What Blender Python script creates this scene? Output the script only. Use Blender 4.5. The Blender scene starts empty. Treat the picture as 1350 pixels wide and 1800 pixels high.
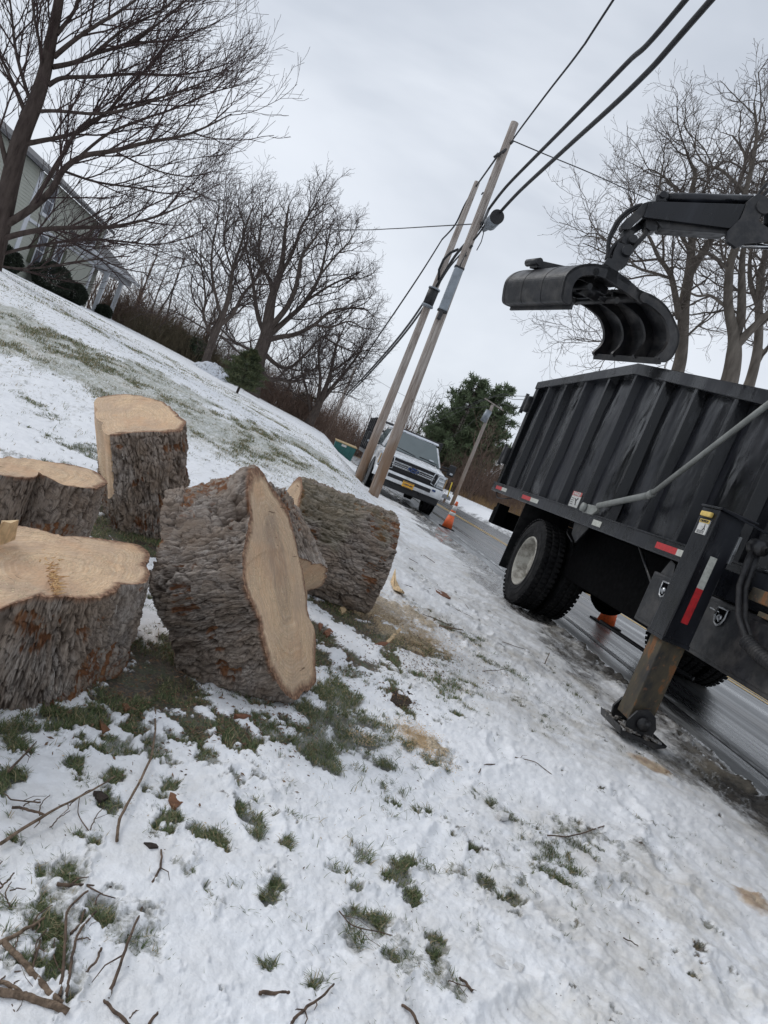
import bpy, bmesh, math, random
import numpy as np
from mathutils import Vector, Matrix, noise as mnoise

# ------------------------------------------------------------------ camera
F = 1247.0; TH = math.radians(22.3); CZ = 1.1
PITCH = math.radians(4.65); YAW = math.radians(7.70)
fw = np.array([math.sin(YAW)*math.cos(PITCH), math.cos(YAW)*math.cos(PITCH), -math.sin(PITCH)])
R0 = np.array([math.cos(YAW), -math.sin(YAW), 0.0]); U0 = np.cross(R0, fw)
IX = math.cos(TH)*R0 + math.sin(TH)*U0           # direction of picture right
IY = -(-math.sin(TH)*R0 + math.cos(TH)*U0)       # direction of picture down
EYE = np.array([0.0, 0.0, CZ])
S = bpy.context.scene
cd = bpy.data.cameras.new('camera'); cam = bpy.data.objects.new('camera', cd)
S.collection.objects.link(cam); S.camera = cam
cd.sensor_fit = 'HORIZONTAL'; cd.sensor_width = 36.0; cd.lens = F/1350*36.0
cd.clip_start = 0.05; cd.clip_end = 2000
M = Matrix(((IX[0], -IY[0], -fw[0]), (IX[1], -IY[1], -fw[1]), (IX[2], -IY[2], -fw[2]))).to_4x4()
M.translation = Vector(EYE); cam.matrix_world = M

# ------------------------------------------------------------------ world, sun, exposure
SUN_EL, SUN_AZ = math.radians(38), math.radians(-60)
W = bpy.data.worlds.new('World'); S.world = W; W.use_nodes = True
nt = W.node_tree; nt.nodes.clear()
def wn(t, **k):
    n = nt.nodes.new(t)
    for a, b in k.items(): setattr(n, a, b)
    return n
sky = wn('ShaderNodeTexSky', sky_type='NISHITA', sun_disc=False, sun_elevation=SUN_EL, sun_rotation=SUN_AZ)
tc = wn('ShaderNodeTexCoord'); mp = wn('ShaderNodeMapping'); mp.inputs['Scale'].default_value = (1.0, 1.0, 2.6)
nz = wn('ShaderNodeTexNoise'); nz.inputs['Scale'].default_value = 1.7; nz.inputs['Detail'].default_value = 5; nz.inputs['Roughness'].default_value = .52
nz.inputs['Distortion'].default_value = .35
cr = wn('ShaderNodeValToRGB'); cr.color_ramp.interpolation = 'B_SPLINE'
cr.color_ramp.elements[0].position = .36; cr.color_ramp.elements[0].color = (.425, .465, .53, 1)
cr.color_ramp.elements[1].position = .62; cr.color_ramp.elements[1].color = (.70, .735, .79, 1)
mx = wn('ShaderNodeMix', data_type='RGBA'); mx.inputs[0].default_value = .93
bg = wn('ShaderNodeBackground'); bg.inputs['Strength'].default_value = .10
ow = wn('ShaderNodeOutputWorld'); L = nt.links.new
L(tc.outputs['Generated'], mp.inputs[0]); L(mp.outputs[0], nz.inputs['Vector']); L(nz.outputs['Fac'], cr.inputs[0])
L(sky.outputs[0], mx.inputs[6])
vs = wn('ShaderNodeVectorMath', operation='SCALE'); vs.inputs['Scale'].default_value = 10.0
L(cr.outputs[0], vs.inputs[0]); L(vs.outputs[0], mx.inputs[7]); L(mx.outputs[2], bg.inputs[0]); L(bg.outputs[0], ow.inputs[0])
sl = bpy.data.lights.new('sun', 'SUN'); sl.energy = 0.7; sl.angle = math.radians(22); sl.color = (1, .97, .93)
so = bpy.data.objects.new('sun', sl); S.collection.objects.link(so)
so.rotation_euler = (math.radians(90)-SUN_EL, 0, SUN_AZ+math.pi)
_d = Vector((math.sin(-SUN_AZ)*-1*math.cos(SUN_EL), math.cos(SUN_AZ)*math.cos(SUN_EL), math.sin(SUN_EL)))
so.rotation_euler = _d.to_track_quat('Z', 'Y').to_euler()
S.view_settings.view_transform = 'Standard'; S.view_settings.look = 'None'
S.view_settings.exposure = 0.34; S.view_settings.gamma = 1.0
S.cycles.max_bounces = 6; S.cycles.diffuse_bounces = 3; S.cycles.glossy_bounces = 3

# ------------------------------------------------------------------ picture to world
def ray(px, py):
    dx, dy = px-675.0, py-900.0
    d = fw*F + IX*dx + IY*dy
    return d/np.linalg.norm(d)
def onz(px, py, z=0.0):
    d = ray(px, py); return EYE + d*((z-CZ)/d[2])
def atY(px, py, Y):
    d = ray(px, py); return EYE + d*(Y/d[1])
def atX(px, py, X):
    d = ray(px, py); return EYE + d*(X/d[0])
def onplane(px, py, P, n):
    d = ray(px, py); return EYE + d*(np.dot(P-EYE, n)/np.dot(d, n))
def unit(v): v = np.asarray(v, float); return v/np.linalg.norm(v)

# ------------------------------------------------------------------ numpy noise
def _h(ix, iy, iz, s):
    h = (ix.astype(np.int64)*374761393 + iy.astype(np.int64)*668265263 + iz.astype(np.int64)*2147483647 + s*974634777) & 0xffffffff
    h = ((h ^ (h >> 13))*1274126177) & 0xffffffff
    h = ((h ^ (h >> 16))*2246822519) & 0xffffffff
    return ((h ^ (h >> 15)) & 0xffffff).astype(np.float32)/16777216.0
def vn(x, y, z, s=0):
    x = np.asarray(x, np.float64); y = np.asarray(y, np.float64); z = np.asarray(z, np.float64)+0*x
    ix, iy, iz = np.floor(x), np.floor(y), np.floor(z)
    fx, fy, fz = x-ix, y-iy, z-iz
    fx, fy, fz = [f*f*f*(f*(f*6-15)+10) for f in (fx, fy, fz)]
    r = 0
    for a in (0, 1):
        for b in (0, 1):
            for c in (0, 1):
                r = r + _h(ix+a, iy+b, iz+c, s)*(fx if a else 1-fx)*(fy if b else 1-fy)*(fz if c else 1-fz)
    return r*2-1
def fbm(x, y, z=0.0, o=4, s=0, g=.5):
    r, a, f = 0, 1.0, 1.0
    for i in range(o):
        r = r + a*vn(x*f, y*f, z*f, s+i*17); a *= g; f *= 2.03
    return r
def worley(x, y, z, s=0):
    ix, iy, iz = np.floor(x), np.floor(y), np.floor(z)
    F1 = np.full(x.shape, 9.0, np.float32); F2 = F1.copy(); ID = F1.copy()
    for a in (-1, 0, 1):
        for b in (-1, 0, 1):
            for c in (-1, 0, 1):
                cx, cy, cz = ix+a, iy+b, iz+c
                h1 = _h(cx, cy, cz, s)
                d = (cx+h1-x)**2 + (cy+_h(cx, cy, cz, s+1)-y)**2 + (cz+_h(cx, cy, cz, s+2)-z)**2
                m = d < F1
                F2 = np.where(m, F1, np.minimum(F2, d)); ID = np.where(m, h1, ID); F1 = np.where(m, d, F1)
    return np.sqrt(F1), np.sqrt(F2), ID
def sst(a, b, x):
    t = np.clip((x-a)/(b-a), 0, 1); return t*t*(3-2*t)

# ------------------------------------------------------------------ mesh helpers
COL = S.collection
def np_mesh(name, V, Fc, mat=None, smooth=True, attrs=None):
    V = np.asarray(V, np.float32).reshape(-1, 3); Fc = np.asarray(Fc, np.int32)
    me = bpy.data.meshes.new(name)
    me.vertices.add(len(V)); me.vertices.foreach_set('co', V.ravel())
    n, k = Fc.shape
    me.loops.add(n*k); me.loops.foreach_set('vertex_index', Fc.ravel())
    me.polygons.add(n); me.polygons.foreach_set('loop_start', np.arange(n, dtype=np.int32)*k)
    me.polygons.foreach_set('loop_total', np.full(n, k, np.int32))
    me.polygons.foreach_set('use_smooth', np.full(n, smooth, bool))
    me.update(calc_edges=True)
    for a, arr in (attrs or {}).items():
        arr = np.asarray(arr, np.float32)
        if arr.ndim == 2:
            t = me.attributes.new(a, 'FLOAT_VECTOR', 'POINT'); t.data.foreach_set('vector', arr.ravel())
        else:
            t = me.attributes.new(a, 'FLOAT', 'POINT'); t.data.foreach_set('value', arr)
    if mat: me.materials.append(mat)
    return me
def grid_faces(nu, nv, wrap=False):
    i = np.arange(nu-1 if not wrap else nu)[:, None]; j = np.arange(nv-1)[None, :]
    a = i*nv+j; b = ((i+1) % nu)*nv+j
    return np.stack([a, b, b+1, a+1], -1).reshape(-1, 4)
def link(name, me, parent=None):
    o = bpy.data.objects.new(name, me); COL.objects.link(o)
    if parent is not None:
        o.parent = parent; w = Vector((0, 0, 0)); q = parent
        while q is not None: w += Vector(q.location); q = q.parent
        o.location = -w
    return o
def thing(name, loc, label, cat, group=None):
    o = bpy.data.objects.new(name, None); COL.objects.link(o); o.location = Vector([float(v) for v in loc])
    o.empty_display_size = .2
    o['label'] = label; o['category'] = cat
    if group: o['group'] = group
    return o
def tag(o, label, cat, group=None):
    o['label'] = label; o['category'] = cat
    if group: o['group'] = group
    return o
class MB:
    """collects boxes, tubes and prisms in world coordinates; build() links ONE mesh"""
    def __init__(s): s.bm = bmesh.new()
    def _bev(s, geom, w, seg=2):
        if w > 0:
            es = [e for e in geom if isinstance(e, bmesh.types.BMEdge)]
            bmesh.ops.bevel(s.bm, geom=es, offset=w, segments=seg, affect='EDGES', profile=.6, clamp_overlap=True)
    def box(s, c, d, bev=0.0, rot=None, seg=2):
        c = Vector([float(v) for v in c]); m = Matrix.Translation(c) @ (rot.to_4x4() if rot is not None else Matrix.Identity(4)) @ Matrix.Diagonal((d[0], d[1], d[2], 1))
        r = bmesh.ops.create_cube(s.bm, size=1, matrix=m)
        if bev:
            es = set(e for v in r['verts'] for e in v.link_edges); s._bev(list(es), bev, seg)
        return s
    def bx(s, x0, x1, y0, y1, z0, z1, bev=0.0):
        return s.box(((x0+x1)/2, (y0+y1)/2, (z0+z1)/2), (abs(x1-x0), abs(y1-y0), abs(z1-z0)), bev)
    def beam(s, a, b, w, h, bev=0.0, up=(0, 0, 1)):
        a = Vector([float(v) for v in a]); b = Vector([float(v) for v in b]); t = (b-a); Ln = t.length; t.normalize()
        u = Vector(up); x = t.cross(u)
        if x.length < 1e-3: x = t.cross(Vector((1, 0, 0)))
        x.normalize(); z = x.cross(t)
        return s.box((a+b)/2, (w, Ln, h), bev, Matrix((x, t, z)).transposed())
    def tube(s, pts, r, sides=10, caps=True):
        pts = [Vector([float(v) for v in p]) for p in pts]; n = len(pts)
        if not hasattr(r, '__len__'): r = [r]*n
        prev = None; rings = []
        for i, p in enumerate(pts):
            t = (pts[min(i+1, n-1)]-pts[max(i-1, 0)]).normalized()
            if prev is None:
                prev = t.cross(Vector((0, 0, 1)))
                if prev.length < .1: prev = t.cross(Vector((1, 0, 0)))
            a = (prev-t*prev.dot(t)).normalized(); prev = a; b = t.cross(a)
            rings.append([s.bm.verts.new(p+(a*math.cos(2*math.pi*k/sides)+b*math.sin(2*math.pi*k/sides))*r[i]) for k in range(sides)])
        for i in range(n-1):
            for k in range(sides):
                s.bm.faces.new((rings[i][k], rings[i][(k+1) % sides], rings[i+1][(k+1) % sides], rings[i+1][k])).smooth = True
        if caps:
            s.bm.faces.new(rings[0][::-1]); s.bm.faces.new(rings[-1])
        return s
    def lathe(s, prof, c, axis, sides=48, closed=False):
        """prof: [(radius, distance along axis)]"""
        c = Vector([float(v) for v in c]); ax = Vector([float(v) for v in axis]).normalized()
        a = ax.cross(Vector((0, 0, 1)))
        if a.length < .1: a = ax.cross(Vector((1, 0, 0)))
        a.normalize(); b = ax.cross(a)
        rings = [[s.bm.verts.new(c+ax*h+(a*math.cos(2*math.pi*k/sides)+b*math.sin(2*math.pi*k/sides))*max(r, 1e-4)) for k in range(sides)] for r, h in prof]
        m = len(rings)
        for i in range(m if closed else m-1):
            A, B = rings[i], rings[(i+1) % m]
            for k in range(sides):
                s.bm.faces.new((A[k], A[(k+1) % sides], B[(k+1) % sides], B[k])).smooth = True
        return s
    def prism(s, poly, vec, bev=0.0):
        """poly: list of 3D points, extruded along vec"""
        vec = Vector([float(v) for v in vec]); P = [Vector([float(v) for v in p]) for p in poly]
        A = [s.bm.verts.new(p) for p in P]; B = [s.bm.verts.new(p+vec) for p in P]; n = len(P); fs = []
        fs.append(s.bm.faces.new(A[::-1])); fs.append(s.bm.faces.new(B))
        for i in range(n): fs.append(s.bm.faces.new((A[i], A[(i+1) % n], B[(i+1) % n], B[i])))
        if bev:
            s._bev(list(set(e for f in fs for e in f.edges)), bev)
        return s
    def quad(s, *P):
        s.bm.faces.new([s.bm.verts.new(Vector([float(v) for v in p])) for p in P]); return s
    def build(s, name, mat, parent=None, auto=True):
        bmesh.ops.recalc_face_normals(s.bm, faces=s.bm.faces[:])
        me = bpy.data.meshes.new(name); s.bm.to_mesh(me); s.bm.free(); me.materials.append(mat)
        return link(name, me, parent)
def sheet(c, u, v, nu, nv, th, fn):
    """curved plate: returns (verts, faces) of a grid with thickness; fn(a,b)->offset"""
    pass
def text_mesh(txt, size, o, xdir, ydir, depth=.002, bold=False):
    cu = bpy.data.curves.new('lettering', 'FONT'); cu.body = txt; cu.size = size; cu.extrude = depth/2
    cu.align_x = 'CENTER'; cu.align_y = 'CENTER'; cu.resolution_u = 3
    if bold: cu.offset = size*.025
    ob = bpy.data.objects.new('lettering', cu); COL.objects.link(ob)
    dg = bpy.context.evaluated_depsgraph_get(); me = bpy.data.meshes.new_from_object(ob.evaluated_get(dg))
    bpy.data.objects.remove(ob); bpy.data.curves.remove(cu)
    x = Vector([float(q) for q in unit(xdir)]); y = Vector([float(q) for q in unit(ydir)]); z = x.cross(y)
    mm = Matrix((x, y, z)).transposed().to_4x4(); mm.translation = Vector([float(q) for q in o])
    me.transform(mm); me.materials.clear(); return me
def put_text(txt, size, o, xd, yd, mat, parent, depth=.002, bold=False, name='lettering'):
    me = text_mesh(txt, size, o, xd, yd, depth, bold); me.materials.append(mat); return link(name, me, parent)

# ------------------------------------------------------------------ materials
class NT:
    def __init__(s, name):
        s.m = bpy.data.materials.new(name); s.m.use_nodes = True; s.t = s.m.node_tree; s.t.nodes.clear()
        s.o = s.t.nodes.new('ShaderNodeOutputMaterial'); s.b = s.t.nodes.new('ShaderNodeBsdfPrincipled')
        s.t.links.new(s.b.outputs[0], s.o.inputs[0]); s.tc = s.t.nodes.new('ShaderNodeTexCoord')
        s.geo = s.t.nodes.new('ShaderNodeNewGeometry')
    def set(s, sock, v):
        if hasattr(v, 'default_value') or isinstance(v, bpy.types.NodeSocket): s.t.links.new(v, sock)
        else:
            if isinstance(v, (tuple, list)) and len(v) == 3 and len(sock.default_value) == 4: v = (*v, 1)
            sock.default_value = v
    def p(s, name, v): s.set(s.b.inputs[name], v); return s
    def mr(s, v, a, b, c=0.0, d=1.0):
        n = s.t.nodes.new('ShaderNodeMapRange'); n.clamp = True; s.set(n.inputs['Value'], v)
        for k, q in zip(('From Min', 'From Max', 'To Min', 'To Max'), (a, b, c, d)): n.inputs[k].default_value = q
        return n.outputs[0]
    def attr(s, n, vec=False):
        a = s.t.nodes.new('ShaderNodeAttribute'); a.attribute_name = n; return a.outputs['Vector' if vec else 'Fac']
    def pos(s): return s.geo.outputs['Position']
    def obj(s): return s.tc.outputs['Object']
    def mapv(s, v, sc=(1, 1, 1), rot=(0, 0, 0), loc=(0, 0, 0)):
        n = s.t.nodes.new('ShaderNodeMapping'); s.set(n.inputs[0], v); n.inputs['Scale'].default_value = sc
        n.inputs['Rotation'].default_value = rot; n.inputs['Location'].default_value = loc; return n.outputs[0]
    def noise(s, v, sc, det=4, ro=.55, dist=0):
        n = s.t.nodes.new('ShaderNodeTexNoise'); s.set(n.inputs['Vector'], v); n.inputs['Scale'].default_value = sc
        n.inputs['Detail'].default_value = det; n.inputs['Roughness'].default_value = ro; n.inputs['Distortion'].default_value = dist
        return n.outputs['Fac']
    def vor(s, v, sc, feat='F1', out='Distance'):
        n = s.t.nodes.new('ShaderNodeTexVoronoi'); n.feature = feat; s.set(n.inputs['Vector'], v); n.inputs['Scale'].default_value = sc
        return n.outputs[out]
    def ramp(s, v, *st):
        n = s.t.nodes.new('ShaderNodeValToRGB'); s.set(n.inputs[0], v); e = n.color_ramp.elements
        while len(e) < len(st): e.new(.5)
        for k, (p_, c) in enumerate(st):
            e[k].position = p_; e[k].color = (*c, 1) if isinstance(c, (tuple, list)) else (c, c, c, 1)
        return n.outputs[0]
    def mix(s, f, a, b, mode='MIX'):
        n = s.t.nodes.new('ShaderNodeMix'); n.data_type = 'RGBA'; n.blend_type = mode
        s.set(n.inputs[0], f); s.set(n.inputs[6], a); s.set(n.inputs[7], b); return n.outputs[2]
    def ma(s, op, a, b=0.0, clamp=False):
        n = s.t.nodes.new('ShaderNodeMath'); n.operation = op; n.use_clamp = clamp; s.set(n.inputs[0], a); s.set(n.inputs[1], b); return n.outputs[0]
    def sep(s, v, k):
        n = s.t.nodes.new('ShaderNodeSeparateXYZ'); s.set(n.inputs[0], v); return n.outputs[k]
    def comb(s, x, y, z):
        n = s.t.nodes.new('ShaderNodeCombineXYZ'); s.set(n.inputs[0], x); s.set(n.inputs[1], y); s.set(n.inputs[2], z); return n.outputs[0]
    def bump(s, h, st=.5, d=.01):
        n = s.t.nodes.new('ShaderNodeBump'); s.set(n.inputs['Height'], h); n.inputs['Strength'].default_value = st
        n.inputs['Distance'].default_value = d; s.t.links.new(n.outputs[0], s.b.inputs['Normal']); return s
def simple(name, c, rough=.6, metal=0.0, var=.12, sc=6.0, bump=0.0, bsc=60, spec=.5, dirt=None, dsc=3.0, damt=.5):
    n = NT(name); v = n.noise(n.pos(), sc, 4)
    lo = tuple(q*(1-var) for q in c); hi = tuple(min(1, q*(1+var)) for q in c)
    col = n.ramp(v, (.3, lo), (.7, hi))
    if dirt is not None:
        dm = n.ramp(n.noise(n.pos(), dsc, 8, .65), (.45, 0.0), (.68, damt)); col = n.mix(dm, col, dirt)
    n.p('Base Color', col); n.p('Metallic', metal); n.p('Specular IOR Level', spec)
    rv = n.ramp(n.noise(n.pos(), sc*2.7, 5), (.3, max(rough-.12, .03)), (.7, min(rough+.12, 1))); n.p('Roughness', rv)
    if bump: n.bump(n.noise(n.pos(), bsc, 5), bump, .01)
    return n.m
MAT = {}
def mats():
    g = MAT
    g['black_paint'] = simple('black_paint', (.008, .0085, .011), .33, 0, .3, 3, .07, 10, .5, dirt=(.040, .045, .053), dsc=1.5, damt=.5)
    n = NT('black_paint'); v = n.mapv(n.pos(), (1, 1, .22)); a = n.noise(v, 1.9, 6, .6, .5); b = n.noise(n.mapv(n.pos(), (1, 1, .35)), 9, 8, .68)
    c = n.ramp(a, (.42, (.003, .0033, .0045)), (.58, (.010, .011, .015)), (.75, (.024, .027, .034)))
    c = n.mix(n.ramp(b, (.58, 0.0), (.70, .45)), c, (.055, .058, .064)); c = n.mix(n.ramp(n.noise(n.mapv(n.pos(), (6, 6, 1)), 16, 4), (.70, 0.0), (.74, .5)), c, (.14, .14, .14))
    n.p('Base Color', c); n.p('Roughness', n.ramp(a, (.40, .14), (.62, .40))); n.p('Specular IOR Level', .42); n.bump(n.noise(n.mapv(n.pos(), (1, 1, .5)), 5, 5), .16, .04); g['black_paint'] = n.m
    g['black_steel'] = simple('black_steel', (.010, .0105, .013), .42, 0, .35, 6, .2, 30, .5, dirt=(.085, .078, .072), dsc=5, damt=.6)
    g['frame_black'] = simple('frame_black', (.0022, .0022, .0026), .75, 0, .3, 8, .1, 40, .04)
    g['rubber'] = simple('rubber', (.009, .009, .010), .8, 0, .25, 9, .2, 90, .2, dirt=(.045, .043, .04), dsc=9, damt=.35)
    g['hose'] = simple('hose', (.016, .016, .018), .6, 0, .25, 20, .3, 160, .4, dirt=(.06, .055, .05), dsc=14, damt=.5)
    g['rim_white'] = simple('rim_white', (.40, .385, .34), .7, 0, .15, 8, .2, 60, .3, dirt=(.10, .085, .065), dsc=7, damt=1.0)
    g['grey_arm'] = simple('grey_arm', (.25, .26, .245), .55, .1, .15, 9, .15, 80, .4, dirt=(.12, .12, .11), dsc=12, damt=.5)
    g['chrome'] = simple('chrome', (.62, .64, .66), .18, 1.0, .08, 9)
    g['steel'] = simple('steel', (.42, .43, .44), .32, .9, .15, 9)
    g['red_tape'] = simple('red_tape', (.50, .025, .03), .4, 0, .12, 30, dirt=(.12, .03, .03), dsc=40, damt=.5)
    g['white_tape'] = simple('white_tape', (.50, .51, .46), .45, 0, .1, 30, dirt=(.2, .2, .18), dsc=40, damt=.5)
    g['sticker_white'] = simple('sticker_white', (.62, .62, .60), .5, 0, .08, 30, dirt=(.2, .2, .2), dsc=60, damt=.6)
    g['sticker_red'] = simple('sticker_red', (.50, .10, .09), .5, 0, .1, 30)
    g['sticker_yellow'] = simple('sticker_yellow', (.70, .50, .14), .45, 0, .1, 30)
    g['ink'] = simple('ink', (.02, .02, .025), .6)
    g['plate_yellow'] = simple('plate_yellow', (.80, .42, .04), .4, 0, .06, 30)
    g['plate_ink'] = simple('plate_ink', (.03, .035, .09), .5)
    g['white_paint'] = simple('white_paint', (.78, .80, .82), .25, 0, .05, 4, 0, 0, .5, dirt=(.33, .34, .34), dsc=7, damt=.5)
    g['black_plastic'] = simple('black_plastic', (.014, .015, .017), .5, 0, .2, 9)
    g['lamp_glass'] = simple('lamp_glass', (.42, .45, .48), .12, .2, .25, 60)
    g['amber'] = simple('amber', (.45, .30, .15), .3)
    n = NT('window_glass'); n.p('Base Color', (.10, .13, .135)); n.p('Roughness', .06); n.p('Specular IOR Level', .9); g['glass'] = n.m
    n = NT('dark_glass'); n.p('Base Color', (.03, .038, .065)); n.p('Roughness', .15); n.p('Specular IOR Level', .25); g['dark_glass'] = n.m
    g['logo_blue'] = simple('logo_blue', (.02, .05, .16), .2, 0, .05, 30)
    g['cone_orange'] = simple('cone_orange', (.78, .13, .03), .5, 0, .1, 12, dirt=(.25, .10, .06), dsc=20, damt=.5)
    g['cone_band'] = simple('cone_band', (.62, .62, .60), .4, 0, .1, 12, dirt=(.30, .28, .25), dsc=20, damt=.5)
    g['dumpster_green'] = simple('dumpster_green', (.02, .11, .10), .55, 0, .15, 3)
    g['dumpster_lid'] = simple('dumpster_lid', (.42, .30, .15), .7, 0, .2, 3)
    g['siding'] = simple('siding', (.40, .41, .36), .7, 0, .05, 1.5)
    g['trim_white'] = simple('trim_white', (.62, .64, .68), .6, 0, .05, 3)
    g['shutter'] = simple('shutter', (.07, .078, .048), .7, 0, .1, 4)
    g['shingle'] = simple('shingle', (.12, .12, .125), .9, 0, .25, 6, .5, 12)
    g['door_red'] = simple('door_red', (.28, .05, .035), .5, 0, .1, 3)
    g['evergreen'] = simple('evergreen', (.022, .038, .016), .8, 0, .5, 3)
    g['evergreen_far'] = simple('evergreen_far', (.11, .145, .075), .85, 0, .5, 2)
    g['box_bush'] = simple('box_bush', (.018, .026, .014), .8, 0, .5, 6)
    g['yellow_plastic'] = simple('yellow_plastic', (.70, .50, .04), .5)
    g['mailbox_grey'] = simple('mailbox_grey', (.30, .31, .33), .4)
    g['cable'] = simple('cable', (.010, .010, .012), .55, 0, .2, 5)
    g['galv'] = simple('galvanised', (.26, .29, .32), .5, .3, .15, 5, dirt=(.14, .15, .16), dsc=6, damt=.5)
    # tree barks
    def tb(name, a, b, sc=(1, 1, .25), s=9):
        n = NT(name); v = n.mapv(n.pos(), sc); n.p('Base Color', n.ramp(n.noise(v, s, 6, .6), (.3, a), (.7, b))); n.p('Roughness', .95)
        n.p('Specular IOR Level', .15); n.bump(n.noise(v, s*2, 6), .6, .03); g[name] = n.m
    tb('maple_bark', (.035, .026, .023), (.10, .078, .068))
    tb('maple_twig', (.040, .028, .027), (.082, .056, .052))
    tb('oak_bark', (.060, .048, .042), (.135, .110, .095))
    tb('oak_twig', (.055, .043, .040), (.11, .088, .080))
    tb('sycamore_bark', (.075, .064, .054), (.185, .162, .138), s=5)
    tb('sycamore_twig', (.072, .060, .053), (.155, .132, .115))
    tb('brush_twig', (.10, .066, .052), (.23, .165, .13))
    tb('brush_green', (.065, .058, .038), (.15, .12, .08))
    tb('straw', (.16, .10, .05), (.38, .26, .14))
    # utility poles: weathered pine with long checks
    n = NT('pole_wood'); v = n.mapv(n.pos(), (1, 1, .05))
    c = n.ramp(n.noise(v, 40, 6, .7), (.34, (.16, .13, .115)), (.5, (.36, .32, .29)), (.66, (.50, .46, .42))); c = n.mix(n.ramp(n.vor(n.mapv(n.pos(), (1, 1, .35)), 5, 'F1'), (.06, .8), (.13, 0.0)), c, (.09, .06, .045))
    lo = n.ramp(n.sep(n.pos(), 2), (.0, 1.0), (1.0, 0.0))
    n2 = n.ramp(n.noise(n.mapv(n.pos(), (1, 1, .3)), 3, 4), (.3, .25), (.6, 1.0))
    c = n.mix(n.ma('MULTIPLY', n2, n.ramp(n.ma('MULTIPLY', n.sep(n.pos(), 2), .22), (.10, 1.0), (.65, .12))), c, (.23, .145, .09)); n.p('Base Color', c); n.p('Roughness', .9); n.p('Specular IOR Level', .2)
    n.bump(n.noise(v, 60, 6), .7, .02); g['pole_wood'] = n.m
    # fallen wood
    n = NT('twig_bark'); v = n.mapv(n.pos(), (1, 1, 1)); n.p('Base Color', n.ramp(n.noise(v, 60, 5), (.3, (.045, .030, .022)), (.7, (.17, .115, .08)))); n.p('Roughness', .9)
    n.bump(n.noise(v, 300, 4), .5, .004); g['twig_bark'] = n.m
    g['chip_pale'] = simple('chip_pale', (.62, .45, .26), .8, 0, .3, 30, .3, 200)
    g['chip_red'] = simple('chip_red', (.20, .085, .045), .8, 0, .35, 60, .5, 200); g['debris'] = simple('debris', (.16, .10, .06), .9, 0, .6, 25, .5, 200)
    g['stick_bark'] = simple('stick_bark', (.24, .175, .125), .9, 0, .4, 70, .8, 160, .2, dirt=(.07, .05, .035), dsc=45, damt=.8)
    g['leaf_brown'] = simple('leaf_brown', (.17, .075, .035), .8, 0, .35, 60)
    g['mud'] = simple('mud', (.03, .02, .015), .9, 0, .4, 40, .6, 100)
    g['caked'] = simple('caked_mud', (.10, .085, .07), .9, 0, .5, 30, .6, 90, dirt=(.5, .5, .5), dsc=25, damt=.8)
    g['snow'] = simple('snow_cap', (.80, .83, .88), .6, 0, .03, 10, .4, 60)
    g['snow_clod'] = simple('snow_clod', (.72, .72, .72), .7, 0, .05, 20, .6, 90, dirt=(.42, .38, .32), dsc=30, damt=.6)
    # rusty outrigger leg
    n = NT('rusty_steel'); a = n.noise(n.mapv(n.pos(), (1, 1, .5)), 7, 8, .65); b = n.noise(n.pos(), 22, 6)
    c = n.ramp(a, (.36, (.018, .018, .018)), (.46, (.055, .045, .03)), (.54, (.075, .062, .038)), (.60, (.20, .085, .03)), (.72, (.05, .028, .018)))
    c = n.mix(n.ramp(b, (.60, 0.0), (.68, .35)), c, (.30, .13, .05)); n.p('Base Color', c); n.p('Roughness', n.ramp(a, (.3, .45), (.7, .85))); n.bump(b, .3, .006); g['rusty'] = n.m
    # log bark
    n = NT('log_bark'); h = n.attr('h'); ob = n.attr('ob'); lc = n.attr('lc', True); gr = n.attr('gr')
    v = n.mapv(lc, (1, 1, .22))
    c = n.ramp(n.noise(v, 30, 8, .72), (.30, (.24, .20, .17)), (.48, (.44, .385, .34)), (.62, (.60, .54, .49)), (.74, (.70, .66, .62)))
    tn = n.attr('tone'); c = n.mix(n.mr(tn, 0, 1, 0, .75), c, n.ramp(n.noise(v, 40, 6, .7), (.35, (.21, .155, .115)), (.65, (.48, .39, .31))))
    c = n.mix(n.mr(tn, .55, 0, 0, .35), c, (.52, .49, .46))
    fine = n.noise(n.mapv(lc, (1, 1, .10)), 190, 5, .75)
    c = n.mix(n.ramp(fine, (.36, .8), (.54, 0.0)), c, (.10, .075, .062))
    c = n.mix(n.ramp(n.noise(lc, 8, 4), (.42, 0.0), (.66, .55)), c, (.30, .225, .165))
    c = n.mix(n.ramp(h, (.06, 1.0), (.20, .55), (.38, 0.0)), c, (.060, .040, .029)); c = n.mix(n.ma('MULTIPLY', n.attr('crk'), n.mr(n.noise(v, 60, 4), .3, .6, .30, .78)), c, (.060, .042, .031))  # shade of furrows and ledge undercuts painted into the bark colour
    oc = n.ramp(n.noise(n.mapv(lc, (1, 1, .15)), 60, 6, .6), (.3, (.11, .045, .025)), (.55, (.25, .11, .05)), (.75, (.46, .26, .13)))
    c = n.mix(ob, c, oc); c = n.mix(gr, c, (.17, .165, .07))
    n.p('Base Color', c); n.p('Roughness', .92); n.p('Specular IOR Level', .2); n.bump(n.ma('ADD', n.noise(n.mapv(lc, (1, 1, .15)), 120, 8, .75), n.ma('MULTIPLY', n.noise(lc, 420, 4), .4)), .95, .008); g['log_bark'] = n.m
    # cut wood face; lc = (a, b, ring coordinate)
    n = NT('cut_wood'); lc = n.attr('lc', True); rr = n.sep(lc, 2); edge = n.attr('edge'); stn = n.attr('stain')
    flat = n.mapv(lc, (1, 1, 0))
    wob = n.ma('MULTIPLY', n.noise(flat, 5, 4), .30)
    rings = n.noise(n.comb(n.ma('ADD', n.ma('MULTIPLY', rr, 9.0), wob), 0, 0), 4.2, 5, .6)
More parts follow.
